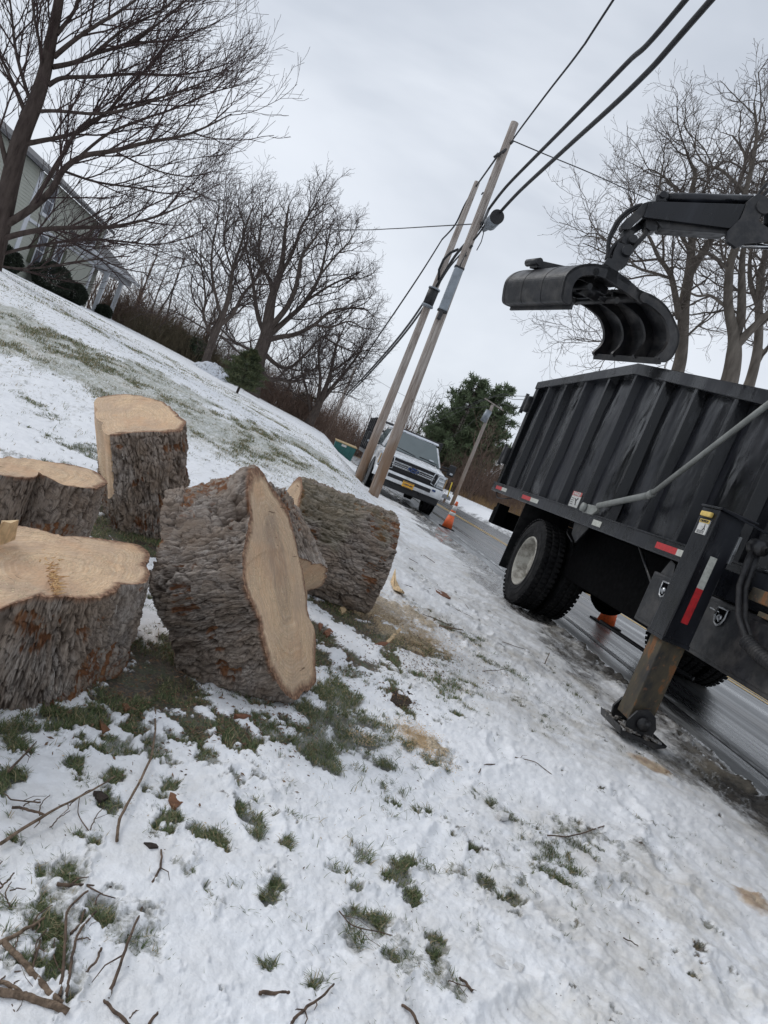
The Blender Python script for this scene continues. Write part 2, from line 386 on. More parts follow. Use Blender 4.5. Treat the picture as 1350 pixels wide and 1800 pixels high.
    c = n.ramp(rings, (.3, (.66, .43, .26)), (.5, (.79, .57, .37)), (.7, (.88, .70, .50)))
    rl = n.noise(n.comb(n.ma('ADD', n.ma('MULTIPLY', rr, 42.0), n.ma('MULTIPLY', n.noise(flat, 4, 4), 1.6)), 0, 0), 1.0, 2); c = n.mix(n.mr(rl, .40, .52, .50, 0), c, (.46, .30, .185))
    c = n.mix(n.mr(rr, .62, .95, 0, .6), c, (.86, .68, .48)); c = n.mix(n.mr(n.noise(n.mapv(flat, (2.2, .7, 1), loc=(2, 0, 0)), 7, 5, .6), .48, .66, 0, .5), c, (.50, .345, .25))
    patch = n.noise(flat, 3.2, 5, .6, .6)
    c = n.mix(n.ramp(patch, (.42, 0.0), (.64, .65)), c, (.48, .36, .27))
    c = n.mix(n.ramp(n.noise(n.mapv(flat, (1, 1, 1), loc=(3, 5, 0)), 4.6, 5, .6, .5), (.52, 0.0), (.72, .55)), c, (.66, .37, .20))
    # chainsaw striations
    st = n.noise(n.mapv(flat, (5, 1.2, 1), rot=(0, 0, .35)), 26, 6, .7)
    c = n.mix(n.ramp(st, (.35, .55), (.55, 0.0)), c, (.44, .31, .21))
    # sawdust crumbs
    sdm = n.ramp(n.noise(n.mapv(flat, loc=(8, 1, 0)), 5.0, 4), (.42, 0.0), (.55, 1.0))
    sd = n.ramp(n.vor(flat, 95, 'F1'), (.22, 1.0), (.42, 0.0)); sdn = n.ramp(n.noise(flat, 60, 3), (.46, 0.0), (.52, 1.0))
    sdf = n.ma('MULTIPLY', n.ma('MULTIPLY', sdm, sd), sdn)
    c = n.mix(n.ma('MULTIPLY', sdf, .85), c, (.93, .76, .50))
    c = n.mix(n.ma('MULTIPLY', stn, n.ramp(n.noise(n.mapv(flat, (4, 1, 1)), 14, 5), (.35, .3), (.6, 1.0))), c, (.25, .19, .155))
    c = n.mix(n.ramp(edge, (.88, 0.0), (.935, .65), (.97, 1.0)), c, n.ramp(n.noise(flat, 60, 5), (.35, (.13, .075, .05)), (.58, (.34, .20, .13)), (.72, (.56, .38, .24))))
    ck = n.ramp(n.noise(n.mapv(flat, (1.0, 7.0, 1), rot=(0, 0, .9)), 6.5, 3, .5), (.292, .85), (.302, 0.0)); c = n.mix(ck, c, (.16, .10, .06))
    dk = n.ramp(n.vor(n.mapv(flat, (1, 2.4, 1)), 16, 'F1'), (.02, 1.0), (.05, 0.0)); c = n.mix(n.ma('MULTIPLY', dk, .8), c, (.13, .08, .05))
    n.p('Base Color', c); n.p('Roughness', .85); n.p('Specular IOR Level', .2)
    n.bump(n.ma('ADD', n.ma('MULTIPLY', st, .9), sdf), .8, .006); g['cut_wood'] = n.m
mats()
# ------------------------------------------------------------------ terrain shape
RX0, RX1 = 3.5, 9.15
_hx = np.array([-60, -30, -20, -16, -12, -8, -4, -1.5, 0, .9, 1.35, 1.8, 2.3, 3.6])
_hz = np.array([2.2, 2.25, 2.22, 2.15, 1.90, 1.56, 1.05, .80, .60, .42, .20, .02, 0, 0])
def zroad(y):
    y = np.asarray(y, float); t = np.clip(y-8, 0, 150); return -.0135*(t*t/(t+4+1e-9))
def gh(x, y):
    x = np.asarray(x, float); y = np.asarray(y, float)
    left = np.interp(x, _hx, _hz); s = sst(2.5, 14, y)*(1-sst(60, 95, y))
    left = left*s + sst(38, 56, y)*.16*sst(4, 16, -x)*(1-sst(60, 80, y)) - sst(60, 95, y)*2.0*(x < 3)*sst(0, 6, 3-x)
    w = sst(1.3, 3.3, x)
    right = np.interp(x, [9.0, 9.3, 10.2, 12, 16, 25, 60], [0, .12, .50, .62, .35, .4, .8])*(x > 9)
    return left + zroad(y)*w + right
def g1(x, y): return float(gh(x, y))

def band(x, y, pts, rad):
    """soft distance mask to world points, anisotropic radii"""
    m = np.zeros(np.shape(x))
    for (px, py, r, a) in pts:
        q = onz(px, py, 0.02); m = np.maximum(m, a*np.exp(-(((x-q[0])/r)**2+((y-q[1])/(r*1.15))**2)))
    return m
GP = [(600,1212,.14,1),(640,1250,.12,.9),(560,1300,.12,.9),(610,1290,.14,.9),(700,1200,.10,.6),(680,1320,.1,.6),(480,1270,.1,.9),(567,1279,.12,1),(537,1294,.10,1),(500,1290,.08,.8),(655,1287,.10,1),(581,1324,.09,.9),(718,1240,.07,.7),(690,1210,.06,.6),(807,1250,.06,.55),(722,1312,.10,.55),
      (703,1379,.12,.5),(640,1340,.10,.6),(740,1340,.08,.45),(850,1400,.1,.35),(207,1299,.07,.95),(160,1290,.05,.7),(48,1255,.07,.8),(37,1288,.05,.8),(133,1329,.035,.9),(207,1351,.035,1),(278,1307,.06,.9),(240,1270,.06,.9),(330,1290,.07,.9),
      (370,1321,.06,1),(296,1366,.05,.9),(280,1380,.04,.8),(440,1418,.045,1),(463,1447,.04,1),(425,1360,.05,.7),(204,1403,.035,.8),(190,1395,.03,.8),(426,1358,.04,.7),(259,1262,.05,.8),(352,1444,.04,.8),(310,1425,.04,.8),(380,1455,.035,.7),
      (178,1580,.035,1),(190,1600,.025,.8),(11,1362,.05,.7),(30,1350,.04,.6),(370,1547,.03,.8),(452,1610,.035,.6),(478,1670,.04,.9),(470,1640,.03,.8),(480,1566,.04,.9),(500,1545,.03,.8),
      (645,1482,.05,.9),(690,1490,.04,.7),(594,1510,.04,.9),(632,1545,.03,.8),(708,1526,.05,.85),(720,1500,.04,.7),(859,1538,.04,1),(880,1560,.035,.9),(909,1573,.035,1),(727,1567,.04,.8),(771,1645,.04,.9),(765,1665,.03,.6),
      (1246,1622,.035,.9),(512,1469,.05,.8),(569,1696,.05,.7),(560,1720,.04,.7),(915,1482,.03,.7),(837,1482,.025,.7),(90,1640,.05,.5),(85,1690,.05,.6),(270,1590,.03,.5),(610,1250,.1,.9),(1080,1780,.02,.6),(745,1690,.03,.4),(560,1250,.12,.8),
      (590,1180,.08,.7),(530,1265,.08,.8),(440,1300,.08,.8),(400,1290,.08,.9),(300,1330,.05,.6),(100,1250,.08,.8),(20,1255,.08,.8),(250,1235,.08,.9),(170,1250,.08,.9)]
SOIL_SHADE = [(620,1075,.34,1),(680,1120,.26,.9),(740,1130,.20,.8),(640,1165,.16,.7),(240,1190,.22,1),(285,1165,.22,1),(300,1215,.16,.9),(185,925,.3,1),(240,960,.3,.9),(560,1150,.12,.8),(708,1226,.045,1),(600,1090,.20,.8),(640,1120,.16,.7),(700,1160,.13,.6),(560,1110,.16,.9),(620,1060,.2,.8),(300,1240,.12,.7),(270,1190,.16,.9),(420,1280,.10,.9),(350,1275,.1,.8),(500,1250,.07,.7),(740,1150,.1,.6),(760,1180,.06,.4),(780,1100,.08,.45),(860,1200,.04,.2)]  # bare soil; points in the gaps between logs paint shaded grass dark
DUST = [(690,1095,.34,1),(650,1065,.28,1),(745,1125,.22,.95),(720,1080,.25,.9),(745,1300,.07,1),(700,1080,.16,1),(655,1075,.14,.9),(740,1110,.12,.8),(680,1110,.12,.9),(770,1130,.08,.5),(745,1290,.05,1),(770,1310,.045,1),(720,1280,.04,.7),(640,1290,.03,.3),(730,1140,.08,.6)]
STAIN = [(1160,1355,.10,0)]
def masks(x, y, z):
    n1 = fbm(x*7, y*7, 0, 4, 3); n2 = fbm(x*26, y*26, 0, 3, 9); n3 = fbm(x*1.3, y*1.3, 0, 4, 21)
    near = 1-sst(7, 12, np.hypot(x, y))
    g = band(x, y, GP, 0); n4 = fbm(x*75, y*75, 0, 2, 19); g = sst(.34, .70, g*1.05 + .30*n1 + .30*n2 + .16*n4 - .02)*near
    sc = sst(.27, .56, fbm(x*3.2+5, y*3.2, 0, 4, 31)*.55+.26*n2+.14*n1+.10*n4-.10*sst(.6, 2.0, x))*near*(1-sst(1.6, 2.6, x))
    g = np.maximum(g, sc*.7)
    soil = band(x, y, SOIL_SHADE, 0); soil = sst(.26, .70, soil*1.1+.32*n1+.22*n2+.08*n4)
    dust = band(x, y, DUST, 0); dust = sst(.22, .75, dust+.22*n1+.22*n2+.08*n4)
    # lawn: thin snow with grass showing in wide bands on the hill
    bm = 0
    for (px, py, zz, sx, sy, a) in [(60,610,.85,2.6,1.9,1),(150,625,.75,2.4,1.9,1),(250,690,.6,1.9,1.7,1),(330,730,.55,1.8,1.7,1),(420,775,.5,1.5,1.8,1),(470,790,.48,1.2,1.8,.9),(530,800,.5,1.0,2.2,.8),(20,575,.95,2.5,2.5,1),(370,690,.8,2.0,2.5,.4)]:
        q = onz(px, py, zz); bm = np.maximum(bm, a*np.exp(-(((x-q[0])/sx)**2+((y-q[1])/sy)**2)))
    hill = sst(.12, .5, z)*(x < 2.2)
    far = sst(20, 34, y)*.55*(.5+.5*fbm(x*.10, y*.22, 0, 3, 44))
    lawn = hill*np.clip(sst(.15, .8, bm+.28*fbm(x*.8, y*.5, 0, 5, 40, .6)+.22*fbm(x*3, y*1.6, 0, 4, 46))+far*.7+.35*sst(.1, .7, fbm(x*1.1, y*.6, 0, 4, 49)), 0, 1)
    dirt = np.clip(.62*sst(.1, 1.7, x)+.50*sst(1.9, 3.2, x+.35*n3)+.42*n3+.12*n1-.10, 0, 1)*(x > -.4)*(x < 4.2)
    edge = np.maximum(sst(3.0, 3.42, x+.22*n3+.10*n1), .62*sst(2.35, 3.1, x+.25*n3+.2*fbm(x*6, y*.7, 0, 3, 12)))*(x < 6)
    edge = np.maximum(edge, .55*(1-sst(9.1, 9.7, x-.2*n3))*(x > 6))
    return g, soil, dust, lawn, dirt, edge, n1, n2, n3

def build_ground():
    th = np.concatenate([np.linspace(-180, -42, 46)[:-1], np.linspace(-42, 52, 900)[:-1], np.linspace(52, 180, 44)[:-1]])
    th = np.radians(th)
    r = [.35]
    while r[-1] < 900:
        q = r[-1]; f = .0042 if q < 3 else (.0060 if q < 8 else (.010 if q < 22 else (.018 if q < 60 else .06)))
        r.append(q*(1+f*(1.35 if q < 1 else 1)))
    r = np.array(r); T, R = np.meshgrid(th, r, indexing='ij')
    x = R*np.sin(T); y = R*np.cos(T); z = gh(x, y)
    g, soil, dust, lawn, dirt, edge, n1, n2, n3 = masks(x, y, z)
    d = np.hypot(x, y); fd = 1-sst(14, 40, d)
    ridge = 1-np.abs(fbm(x*5, y*5, 0, 4, 77))
    clump = sst(.12, .55, fbm(x*14, y*14, 0, 4, 88, .6))
    dz = fd*(.018*fbm(x*1.6, y*1.3, 0, 3, 5)+.005*n1+.0024*n2+.005*clump*(.4+.6*sst(.1, .8, ridge-.3))+.0018*fbm(x*60, y*60, 0, 3, 61, .65)+.004*sst(.3,.8,fbm(x*22, y*22, 0, 2, 63)))
    soft = .45+.55*sst(-.2, .9, x+.5*fbm(x*.9, y*.9, 0, 2, 66)); dz = dz*soft+(1-soft)*fd*.012*fbm(x*1.6, y*1.3, 0, 3, 5)
    rf = np.random.default_rng(77)
    for (fx, fy, fa) in [(.55,1.6,.5),(.85,2.05,.4),(1.0,2.6,.55),(1.35,3.1,.3),(1.25,3.75,.5),(1.7,4.3,.4),(1.55,5.0,.2),(1.95,5.7,.4),(.25,1.95,-.3),(1.6,2.2,1.2),(2.0,3.0,.1),(1.9,2.5,.2),(2.15,4.9,.1),(2.1,6.4,.2),(1.5,6.9,.3),(2.3,7.6,.1),(.95,1.45,.9),(1.75,1.75,.2),(1.2,1.9,-.4)]:
        ux = (x-fx)*math.cos(fa)-(y-fy)*math.sin(fa); uy = (x-fx)*math.sin(fa)+(y-fy)*math.cos(fa)
        e_ = (np.abs(ux)/.052)**2.6+(np.abs(uy-.0)/.145)**2.6; heel = (np.abs(ux)/.04)**2+(np.abs(uy+.12)/.05)**2
        dz += fd*(-.017*np.exp(-np.minimum(e_, 20))+.007*np.exp(-((np.sqrt(e_)-1.5)/.35)**2)*(1+n2)+.003*np.sin(uy*190)*np.exp(-np.minimum(e_**2, 20)))
    # trampled, crusty snow towards the road
    tr = sst(.9, 2.0, x)*(1-sst(3.3, 3.6, x))
    dz += fd*tr*(.005*fbm(x*13, y*8, 0, 4, 101)-.005*np.abs(fbm(x*4, y*1.6, 0, 3, 111)))
    dz -= fd*(.016*g+.024*soil*(1-dust*.5)) - fd*.010*dust*sst(-.3, .5, n2)
    # snow lumps thrown up around the bare patches
    ring = np.clip(4*g*(1-g), 0, 1); dz += fd*.014*ring*sst(0, .6, n1+n2*.6)
    # slush ridge and drop beneath the road
    dz += .045*np.exp(-((x-3.28-.08*n3)/.12)**2)*(.6+.6*n1)*sst(2, 3, d) - .085*sst(3.38, 3.58, x+.06*n3+.04*n1)*(1-sst(9.0, 9.3, x+.1*n3))
    z = z+dz
    nu, nv = T.shape
    V = np.stack([x, y, z], -1).reshape(-1, 3)
    Fc = grid_faces(nu, nv, wrap=True)
    c = len(V); V = np.vstack([V, [[0, 0, 0]]])
    at = {k: np.append(v.ravel(), 0) for k, v in dict(grass=g, soil=soil, dust=dust, lawn=lawn, dirt=dirt, slush=edge).items()}
    # centre fan as degenerate quads
    i = np.arange(nu); fan = np.stack([i*nv, np.full(nu, c), np.full(nu, c), ((i+1) % nu)*nv], -1)
    n = NT('snow_ground'); P = n.pos()
    big = n.noise(P, 1.3, 5); mid = n.noise(P, 14, 6, .6); fin = n.noise(P, 90, 4, .65)
    snow = n.ramp(mid, (.3, (.80, .815, .84)), (.6, (.89, .90, .92)))
    dr = n.ma('MULTIPLY', n.attr('dirt'), n.ramp(n.noise(P, 6.5, 8, .68), (.40, 0.05), (.66, 1.0)))
    c_ = n.mix(n.ma('MULTIPLY', dr, .62), snow, n.ramp(n.noise(P, 3, 4), (.35, (.42, .39, .34)), (.65, (.52, .47, .37))))
    # fine dark specks of bark and grit
    sp = n.ramp(n.vor(P, 52, 'F1'), (.07, 1.0), (.13, 0.0)); spm = n.ramp(n.noise(P, 3.6, 4), (.50, 0.0), (.62, .8))
    c_ = n.mix(n.ma('MULTIPLY', sp, spm), c_, (.11, .085, .06))
    # dusting of grass through thin snow on the hill
    la = n.attr('lawn'); ln = n.noise(n.mapv(P, (1.3, .55, 1), rot=(0, 0, .45)), 13, 8, .75)
    lm = n.ramp(n.ma('ADD', n.ma('MULTIPLY', la, .30), n.ma('MULTIPLY', n.ma('ADD', ln, n.noise(P, 55, 4, .7)), .5)), (.66, 0.0), (.84, .72))
    c_ = n.mix(lm, c_, n.ramp(n.noise(P, 2.2, 5, .6), (.35, (.12, .14, .075)), (.52, (.21, .215, .13)), (.68, (.31, .27, .17))))
    # stray blades and tufts breaking through everywhere on the slope
    hs = n.ramp(n.noise(n.mapv(P, (1.4, .55, 1), rot=(0, 0, .5)), 9, 8, .75), (.545, 0.0), (.64, .75))
    hz_ = n.ramp(n.sep(P, 2), (.15, 0.0), (.45, 1.0))
    c_ = n.mix(n.ma('MULTIPLY', hs, hz_), c_, (.22, .205, .125))
    # bare turf, soil and painted shade between the logs, sawdust
    gm = n.mr(n.ma('ADD', n.attr('grass'), n.ma('MULTIPLY', n.noise(P, 80, 6, .75), 1.9)), 1.3, 1.85, 0, .72)
    c_ = n.mix(gm, c_, n.ramp(fin, (.35, (.045, .045, .022)), (.65, (.13, .125, .07))))
    sm = n.mr(n.ma('ADD', n.attr('soil'), n.ma('MULTIPLY', n.noise(P, 42, 8, .78), 2.2)), 1.42, 1.8, 0, .95)
    sc_ = n.mix(n.mr(n.noise(P, 9, 6, .7), .46, .60), n.ramp(n.noise(P, 75, 6, .8), (.38, (.016, .012, .007)), (.50, (.060, .045, .026)), (.58, (.15, .10, .055)), (.66, (.38, .26, .15))), n.ramp(n.noise(P, 110, 6, .8), (.38, (.018, .026, .009)), (.52, (.060, .075, .026)), (.64, (.17, .16, .075)))); c_ = n.mix(sm, c_, sc_)
    um = n.mr(n.ma('ADD', n.attr('dust'), n.ma('MULTIPLY', n.noise(P, 52, 8, .78), 2.4)), 1.62, 2.1, 0, .85)
    c_ = n.mix(um, c_, n.ramp(n.noise(P, 110, 6, .8), (.38, (.12, .085, .05)), (.5, (.42, .31, .18)), (.60, (.70, .55, .34))))
    sl_ = n.attr('slush'); slm = n.ramp(n.ma('ADD', n.ma('MULTIPLY', sl_, .8), n.ma('MULTIPLY', n.noise(n.mapv(P, (1, .5, 1)), 11, 7, .7), .8)), (.66, 0.0), (.94, .95))
    c_ = n.mix(slm, c_, n.ramp(n.noise(P, 24, 6, .7), (.35, (.022, .021, .020)), (.6, (.075, .066, .055)), (.72, (.25, .24, .23))))
    # brown pressed-in outrigger prints
    for (ax, ay, bx_, by_, w) in [(1094,1318,1196,1370,.10),(1280,1565,1365,1612,.11)]:
        A = onz(ax, ay); B = onz(bx_, by_); cx, cy = (A[:2]+B[:2])/2; ln_ = np.linalg.norm((B-A)[:2])/2; an = math.atan2(B[1]-A[1], B[0]-A[0])
        q = n.mapv(n.mapv(P, loc=(-cx, -cy, 0)), rot=(0, 0, -an)); q = n.mapv(q, (1/(ln_*1.35), 1/(w*1.9), 0))
        L2 = n.t.nodes.new('ShaderNodeVectorMath'); L2.operation = 'LENGTH'; n.set(L2.inputs[0], q)
        f = n.ramp(n.ma('ADD', L2.outputs['Value'], n.ma('MULTIPLY', n.noise(P, 12, 5), .7)), (.75, .85), (1.3, 0.0))
        c_ = n.mix(f, c_, n.ramp(n.noise(P, 16, 5), (.35, (.30, .17, .08)), (.62, (.58, .44, .28))))
    st2 = n.ramp(n.noise(P, 2.4, 7, .62), (.50, 0.0), (.68, .5)); c_ = n.mix(n.ma('MULTIPLY', st2, n.attr('dirt')), c_, (.40, .355, .28))
    gry = n.ramp(n.noise(n.mapv(P, (1.5, .6, 1)), 5, 8, .7), (.52, 0.0), (.64, .38)); c_ = n.mix(n.ma('MULTIPLY', gry, n.attr('dirt')), c_, (.36, .36, .36))
    n.p('Base Color', c_); n.p('Specular IOR Level', .35)
    rg = n.mix(slm, (.62, .62, .62), (.22, .22, .22)); icy = n.ma('MULTIPLY', n.attr('dirt'), .22)
    n.p('Roughness', n.ma('SUBTRACT', rg, icy)); n.b.inputs['Subsurface Weight'].default_value = 0
    n.bump(n.ma('ADD', n.ma('MULTIPLY', mid, .6), fin), .42, .010)
    me = np_mesh('ground', V, np.vstack([Fc]), n.m, True, at)
    o = link('ground', me); o['kind'] = 'structure'
build_ground()

# ------------------------------------------------------------------ road
def build_road():
    xs = np.linspace(3.3, 9.35, 26); ys = np.concatenate([np.linspace(-25, 60, 120), np.linspace(62, 260, 60)])
    X, Y = np.meshgrid(xs, ys, indexing='ij'); Z = zroad(Y)+.03*(1-((X-6.3)/3)**2)-.03
    n = NT('wet_asphalt'); P = n.pos()
    st = n.noise(n.mapv(P, (1.7, .035, 1)), 2.0, 6, .6); gr = n.noise(P, 60, 5, .7)
    c = n.ramp(n.ma('ADD', n.ma('MULTIPLY', gr, .3), n.ma('MULTIPLY', st, .8)), (.40, (.028, .028, .030)), (.55, (.070, .072, .075)), (.70, (.135, .137, .140)))
    x = n.sep(P, 0); ed = n.ramp(n.ma('ADD', n.ma('MULTIPLY', x, 1.0), n.ma('MULTIPLY', n.noise(n.mapv(P, (1, .15, 1)), 4, 5), .5)), (.0, 0.0), (1, 0.0))
    sd = n.ramp(n.ma('ABSOLUTE', n.ma('SUBTRACT', x, 3.65)), (.0, 1.0), (.45, 0.0))
    sn = n.ramp(n.noise(n.mapv(P, (1, .12, 1)), 8, 7, .7), (.48, 0.0), (.62, .8))
    c = n.mix(n.ma('MULTIPLY', sd, sn), c, (.40, .41, .42))
    sd2 = n.ramp(n.ma('ABSOLUTE', n.ma('SUBTRACT', x, 5.1)), (.0, 1.0), (.35, 0.0))
    c = n.mix(n.ma('MULTIPLY', sd2, n.ramp(n.noise(n.mapv(P, (1, .08, 1)), 7, 6), (.4, 0.0), (.7, .6))), c, (.16, .12, .09))
    n.p('Base Color', c); n.p('Roughness', n.ramp(st, (.35, .18), (.65, .50))); n.p('Specular IOR Level', .55); n.bump(gr, .35, .006)
    o = link('road', np_mesh('road', np.stack([X, Y, Z], -1), grid_faces(len(xs), len(ys)), n.m)); o['kind'] = 'structure'
    n = NT('yellow_line'); P = n.pos(); n.p('Base Color', n.mix(n.ramp(n.noise(P, 18, 6, .7), (.45, 0.0), (.65, .8)), (.62, .38, .06), (.14, .12, .09))); n.p('Roughness', .5)
    V = []; Fq = []
    for x0 in (6.32, 6.50):
        for k, yy in enumerate(ys):
            for xx in (x0, x0+.10): V.append((xx, yy, float(zroad(yy))+.03*(1-((xx-6.3)/3)**2)-.03+.004))
        b = len(V)-2*len(ys)
        for k in range(len(ys)-1): Fq.append((b+2*k, b+2*k+1, b+2*k+3, b+2*k+2))
    o = link('road_markings', np_mesh('road_markings', V, Fq, n.m, False)); o['kind'] = 'structure'
    n = NT('white_line'); P = n.pos(); n.p('Base Color', n.mix(n.ramp(n.noise(n.mapv(P, (1, .3, 1)), 14, 6, .7), (.38, 0.0), (.55, .95)), (.55, .56, .57), (.10, .10, .10))); n.p('Roughness', .5)
    V = []; Fq = []
    for k, yy in enumerate(ys):
        for xx in (3.86, 3.96): V.append((xx, yy, float(zroad(yy))+.03*(1-((xx-6.3)/3)**2)-.03+.004))
    for k in range(len(ys)-1): Fq.append((2*k, 2*k+1, 2*k+3, 2*k+2))
    o = link('road_edge_line', np_mesh('road_edge_line', V, Fq, n.m, False)); o['kind'] = 'structure'
build_road()

# ------------------------------------------------------------------ fallen logs
def make_log(label, cpx, n_img, n_cam, outline, length, ztarget, seed, flare=0.0, flat=None, n_world=None, green=0.0, dens=.0032, depth=None,
             bark_tilt=0.0, stain=0.0, kind='log_section', cat='log', rough=1.0, taper2=1.0, zmode='outline', C3=None):
    """outline: px polygon of the near cut face, or a radius in px. The log runs away from the face along -n."""
    c_ray = ray(*cpx); c_ray = c_ray/np.dot(c_ray, fw)
    if n_world is not None: nn = unit(n_world)
    else: nn = unit(n_img[0]*IX + n_img[1]*IY - n_cam*unit(c_ray))
    if isinstance(outline, (int, float)):
        e1 = unit(np.cross(nn, IX if abs(np.dot(nn, IX)) < .8 else IY)); e2 = np.cross(nn, e1); rad = outline/F
        pts = [c_ray + rad*(math.cos(a)*e1+math.sin(a)*e2) for a in np.linspace(0, 2*math.pi, 49)[:-1]]
    else:
        pts = []
        for p in outline:
            d = ray(*p); pts.append(d*(np.dot(c_ray, nn)/np.dot(d, nn)))
    pts = np.array(pts)
    if depth is None:
        zmin = pts[:, 2].min() if zmode == 'outline' else c_ray[2]
        depth = (ztarget-CZ)/zmin
    Cc = EYE + c_ray*depth; pts = EYE + pts*depth
    m = unit(np.cross(nn, [0, 0, 1.0]) if abs(nn[2]) < .8 else IX-nn*np.dot(IX, nn)); k = np.cross(nn, m)
    loc = np.array([[np.dot(p-Cc, m), np.dot(p-Cc, k)] for p in pts])
    # recentre on polygon centroid
    ctr = loc.mean(0); Cc = Cc + m*ctr[0] + k*ctr[1]; loc = loc-ctr
    an = np.arctan2(loc[:, 1], loc[:, 0]); rr = np.hypot(loc[:, 0], loc[:, 1]); o_ = np.argsort(an); an, rr = an[o_], rr[o_]
    rm = rr.mean(); nth = int(2*math.pi*rm/dens); nt_ = max(int(length/(dens*1.25)), 20)
    th = np.linspace(-math.pi, math.pi, nth, endpoint=False)
    Rb = np.interp(th, an, rr, period=2*math.pi)
    ker = np.ones(9)/9; Rb = np.convolve(np.r_[Rb[-4:], Rb, Rb[:4]], ker, 'valid')
    t = np.linspace(0, length, nt_); TT, HH = np.meshgrid(t, th); R = Rb[:, None]*(1+flare*(TT/length)**1.3)*(1+(taper2-1)*(TT/length))
    cx, cy = np.cos(HH), np.sin(HH)
    X, Y, Zl = R*cx, R*cy, TT
    R = R*(1+.05*fbm(cx*1.5+seed, cy*1.5, TT*1.6, 3, seed)*sst(0, .15, TT))
    # bark plates
    tw = bark_tilt*TT; x2 = X*np.cos(tw)-Y*np.sin(tw); y2 = X*np.sin(tw)+Y*np.cos(tw)
    wa = fbm(X*5, Y*5, Zl*4, 3, seed+5); wb = fbm(X*5+9, Y*5, Zl*4, 3, seed+6); wc = fbm(X*22+9, Y*22, Zl*9, 3, seed+16)
    q = (x2/.042+.6*wa+.28*wc, y2/.042+.6*wb+.28*wc, Zl/.36+.35*wa+.18*wc)
    f1, f2, idc = worley(*q, seed); e1_ = f2-f1
    f3, f4, id2 = worley(x2/.020+.9*wb+.35*wc, y2/.020+.9*wa, Zl/.13+.4*wb+.3*wc, seed+50); e2_ = f4-f3
    def crack(sx, sz, w, sd, wk=.3): return sst(0, w, np.abs(vn(x2/sx+.9*wb, y2/sx+.9*wa, Zl/sz+.5*wa+wk*wc, sd)+.22*vn(x2/sx*2.7, y2/sx*2.7, Zl/sz*3.1, sd+1)))
    c1 = crack(.036, .25, .22, seed+41); c2_ = crack(.020, .13, .24, seed+43); c3 = crack(.0095, .07, .34, seed+45)
    fine = fbm(X/.0045, Y/.0045, Zl/.022, 3, seed+9, .7)
    strat = vn(x2/.013+2*wa, y2/.013+2*wb, Zl/.10, seed+33)
    def ledge(lam, la, lw, amp, sd, bev=.10):
        nn_ = max(int(round(2*math.pi*rm/lam)), 3); tws = int(round(bark_tilt*.6))
        ph = nn_*HH/(2*math.pi) + amp*fbm(cx*2.1+sd, cy*2.1, TT*3.6, 3, seed+sd) + .42*fbm(cx*rm/.05, cy*rm/.05, TT/.09, 3, seed+sd+3) + lw*TT/lam
        i = np.floor(ph); f = ph-i; im = i % nn_; g_ = TT/la+_h(im, im*0, im*0, seed+sd)*7+.35*wc; j = np.floor(g_); fg = g_-j
        r1 = _h(im, j, im*0, seed+sd+1); r2 = _h(im, j, im*0, seed+sd+2)
        return sst(0, bev, f)*(1-(.45+.4*r2)*f)*sst(0, .10, fg)*(1-.8*sst(.90, 1, fg)), r1, sst(0, bev*1.25, f)*(.62+.38*sst(0, .05, fg))
    L1, id_a, ea = ledge(.040, .32, .10, 2.3, 201); L2, id_b, eb = ledge(.019, .16, -.12, 2.6, 231, .16); L3, id_c, ec = ledge(.078, .5, .0, 1.8, 261, .06)
    hgt = .34*L3*(.35+.65*id_c)+.30*L1*(.35+.65*id_a)+.15*L2*(.4+.6*id_b)+.16*c1+.05*c3+.06*fine+.07*wc-.06
    crk = 1-ea*ec*(.30+.70*sst(0, .8, c1))*(.72+.28*eb)
    tone = np.clip(.55*id_a+.30*id_c+.25*id_b-.05+.3*wb, 0, 1)
    st_ = hgt*9; hgt = .75*hgt+.25*(np.floor(st_)+sst(.6, 1, st_-np.floor(st_)))/9
    chip = sst(.46, .60, fbm(X*4.2+3, Y*4.2, Zl*7, 4, seed+70)+.18*strat+.25*(idc-.5))
    depthb = .030*rough; disp = 2.1*depthb*(hgt-.47) - chip*.010*rough
    edge0 = sst(0, .020, TT)                      # bark breaks away near the saw cut
    disp = disp*(.30+.70*edge0) + (1-edge0)*(.006*fbm(cx*6, cy*6, TT*8, 3, seed+80)-.003)
    isflat = np.zeros_like(R, bool)
    if flat is not None:
        for (pa, pb) in flat:
            aa = []
            for p in (pa, pb):
                d = onplane(*p, Cc, nn)-Cc; aa.append(math.atan2(np.dot(d, k), np.dot(d, m)))
            a0, a1 = aa
            if (a1-a0) % (2*math.pi) > math.pi: a0, a1 = a1, a0
            w = ((th-a0) % (2*math.pi)) < ((a1-a0) % (2*math.pi)); isflat |= w[:, None] & (TT < length*(.50+.10*np.sin(HH*9)))
        disp = np.where(isflat, .0015*fbm(X*40, Y*40, Zl*6, 3, seed), disp)
    Rr = R+disp
    P = Cc[None, None, :] - nn*TT[..., None] + (cx*Rr)[..., None]*m + (cy*Rr)[..., None]*k
    lc = np.stack([X, Y, Zl], -1)
    gm = green*sst(.05, .5, fbm(X*4, Y*4, Zl*4, 3, seed+99)+.9*np.einsum('ijk,k->ij', (cx[..., None]*m+cy[..., None]*k), np.array([0, 0, 1.]))-.35) if green else np.zeros_like(R)
    ob = chip*sst(-.05, .35, strat+fine*.4+.2*wc)*.95
    ob = np.maximum(ob, .7*(1-edge0)*sst(.0, .4, wb+.3*wc))
    root = thing(kind, (Cc[0], Cc[1], min(float(P[..., 2].min()), Cc[2])), label, cat)
    Fc = grid_faces(nth, nt_, wrap=True); fl = isflat[:, :-1].reshape(-1)
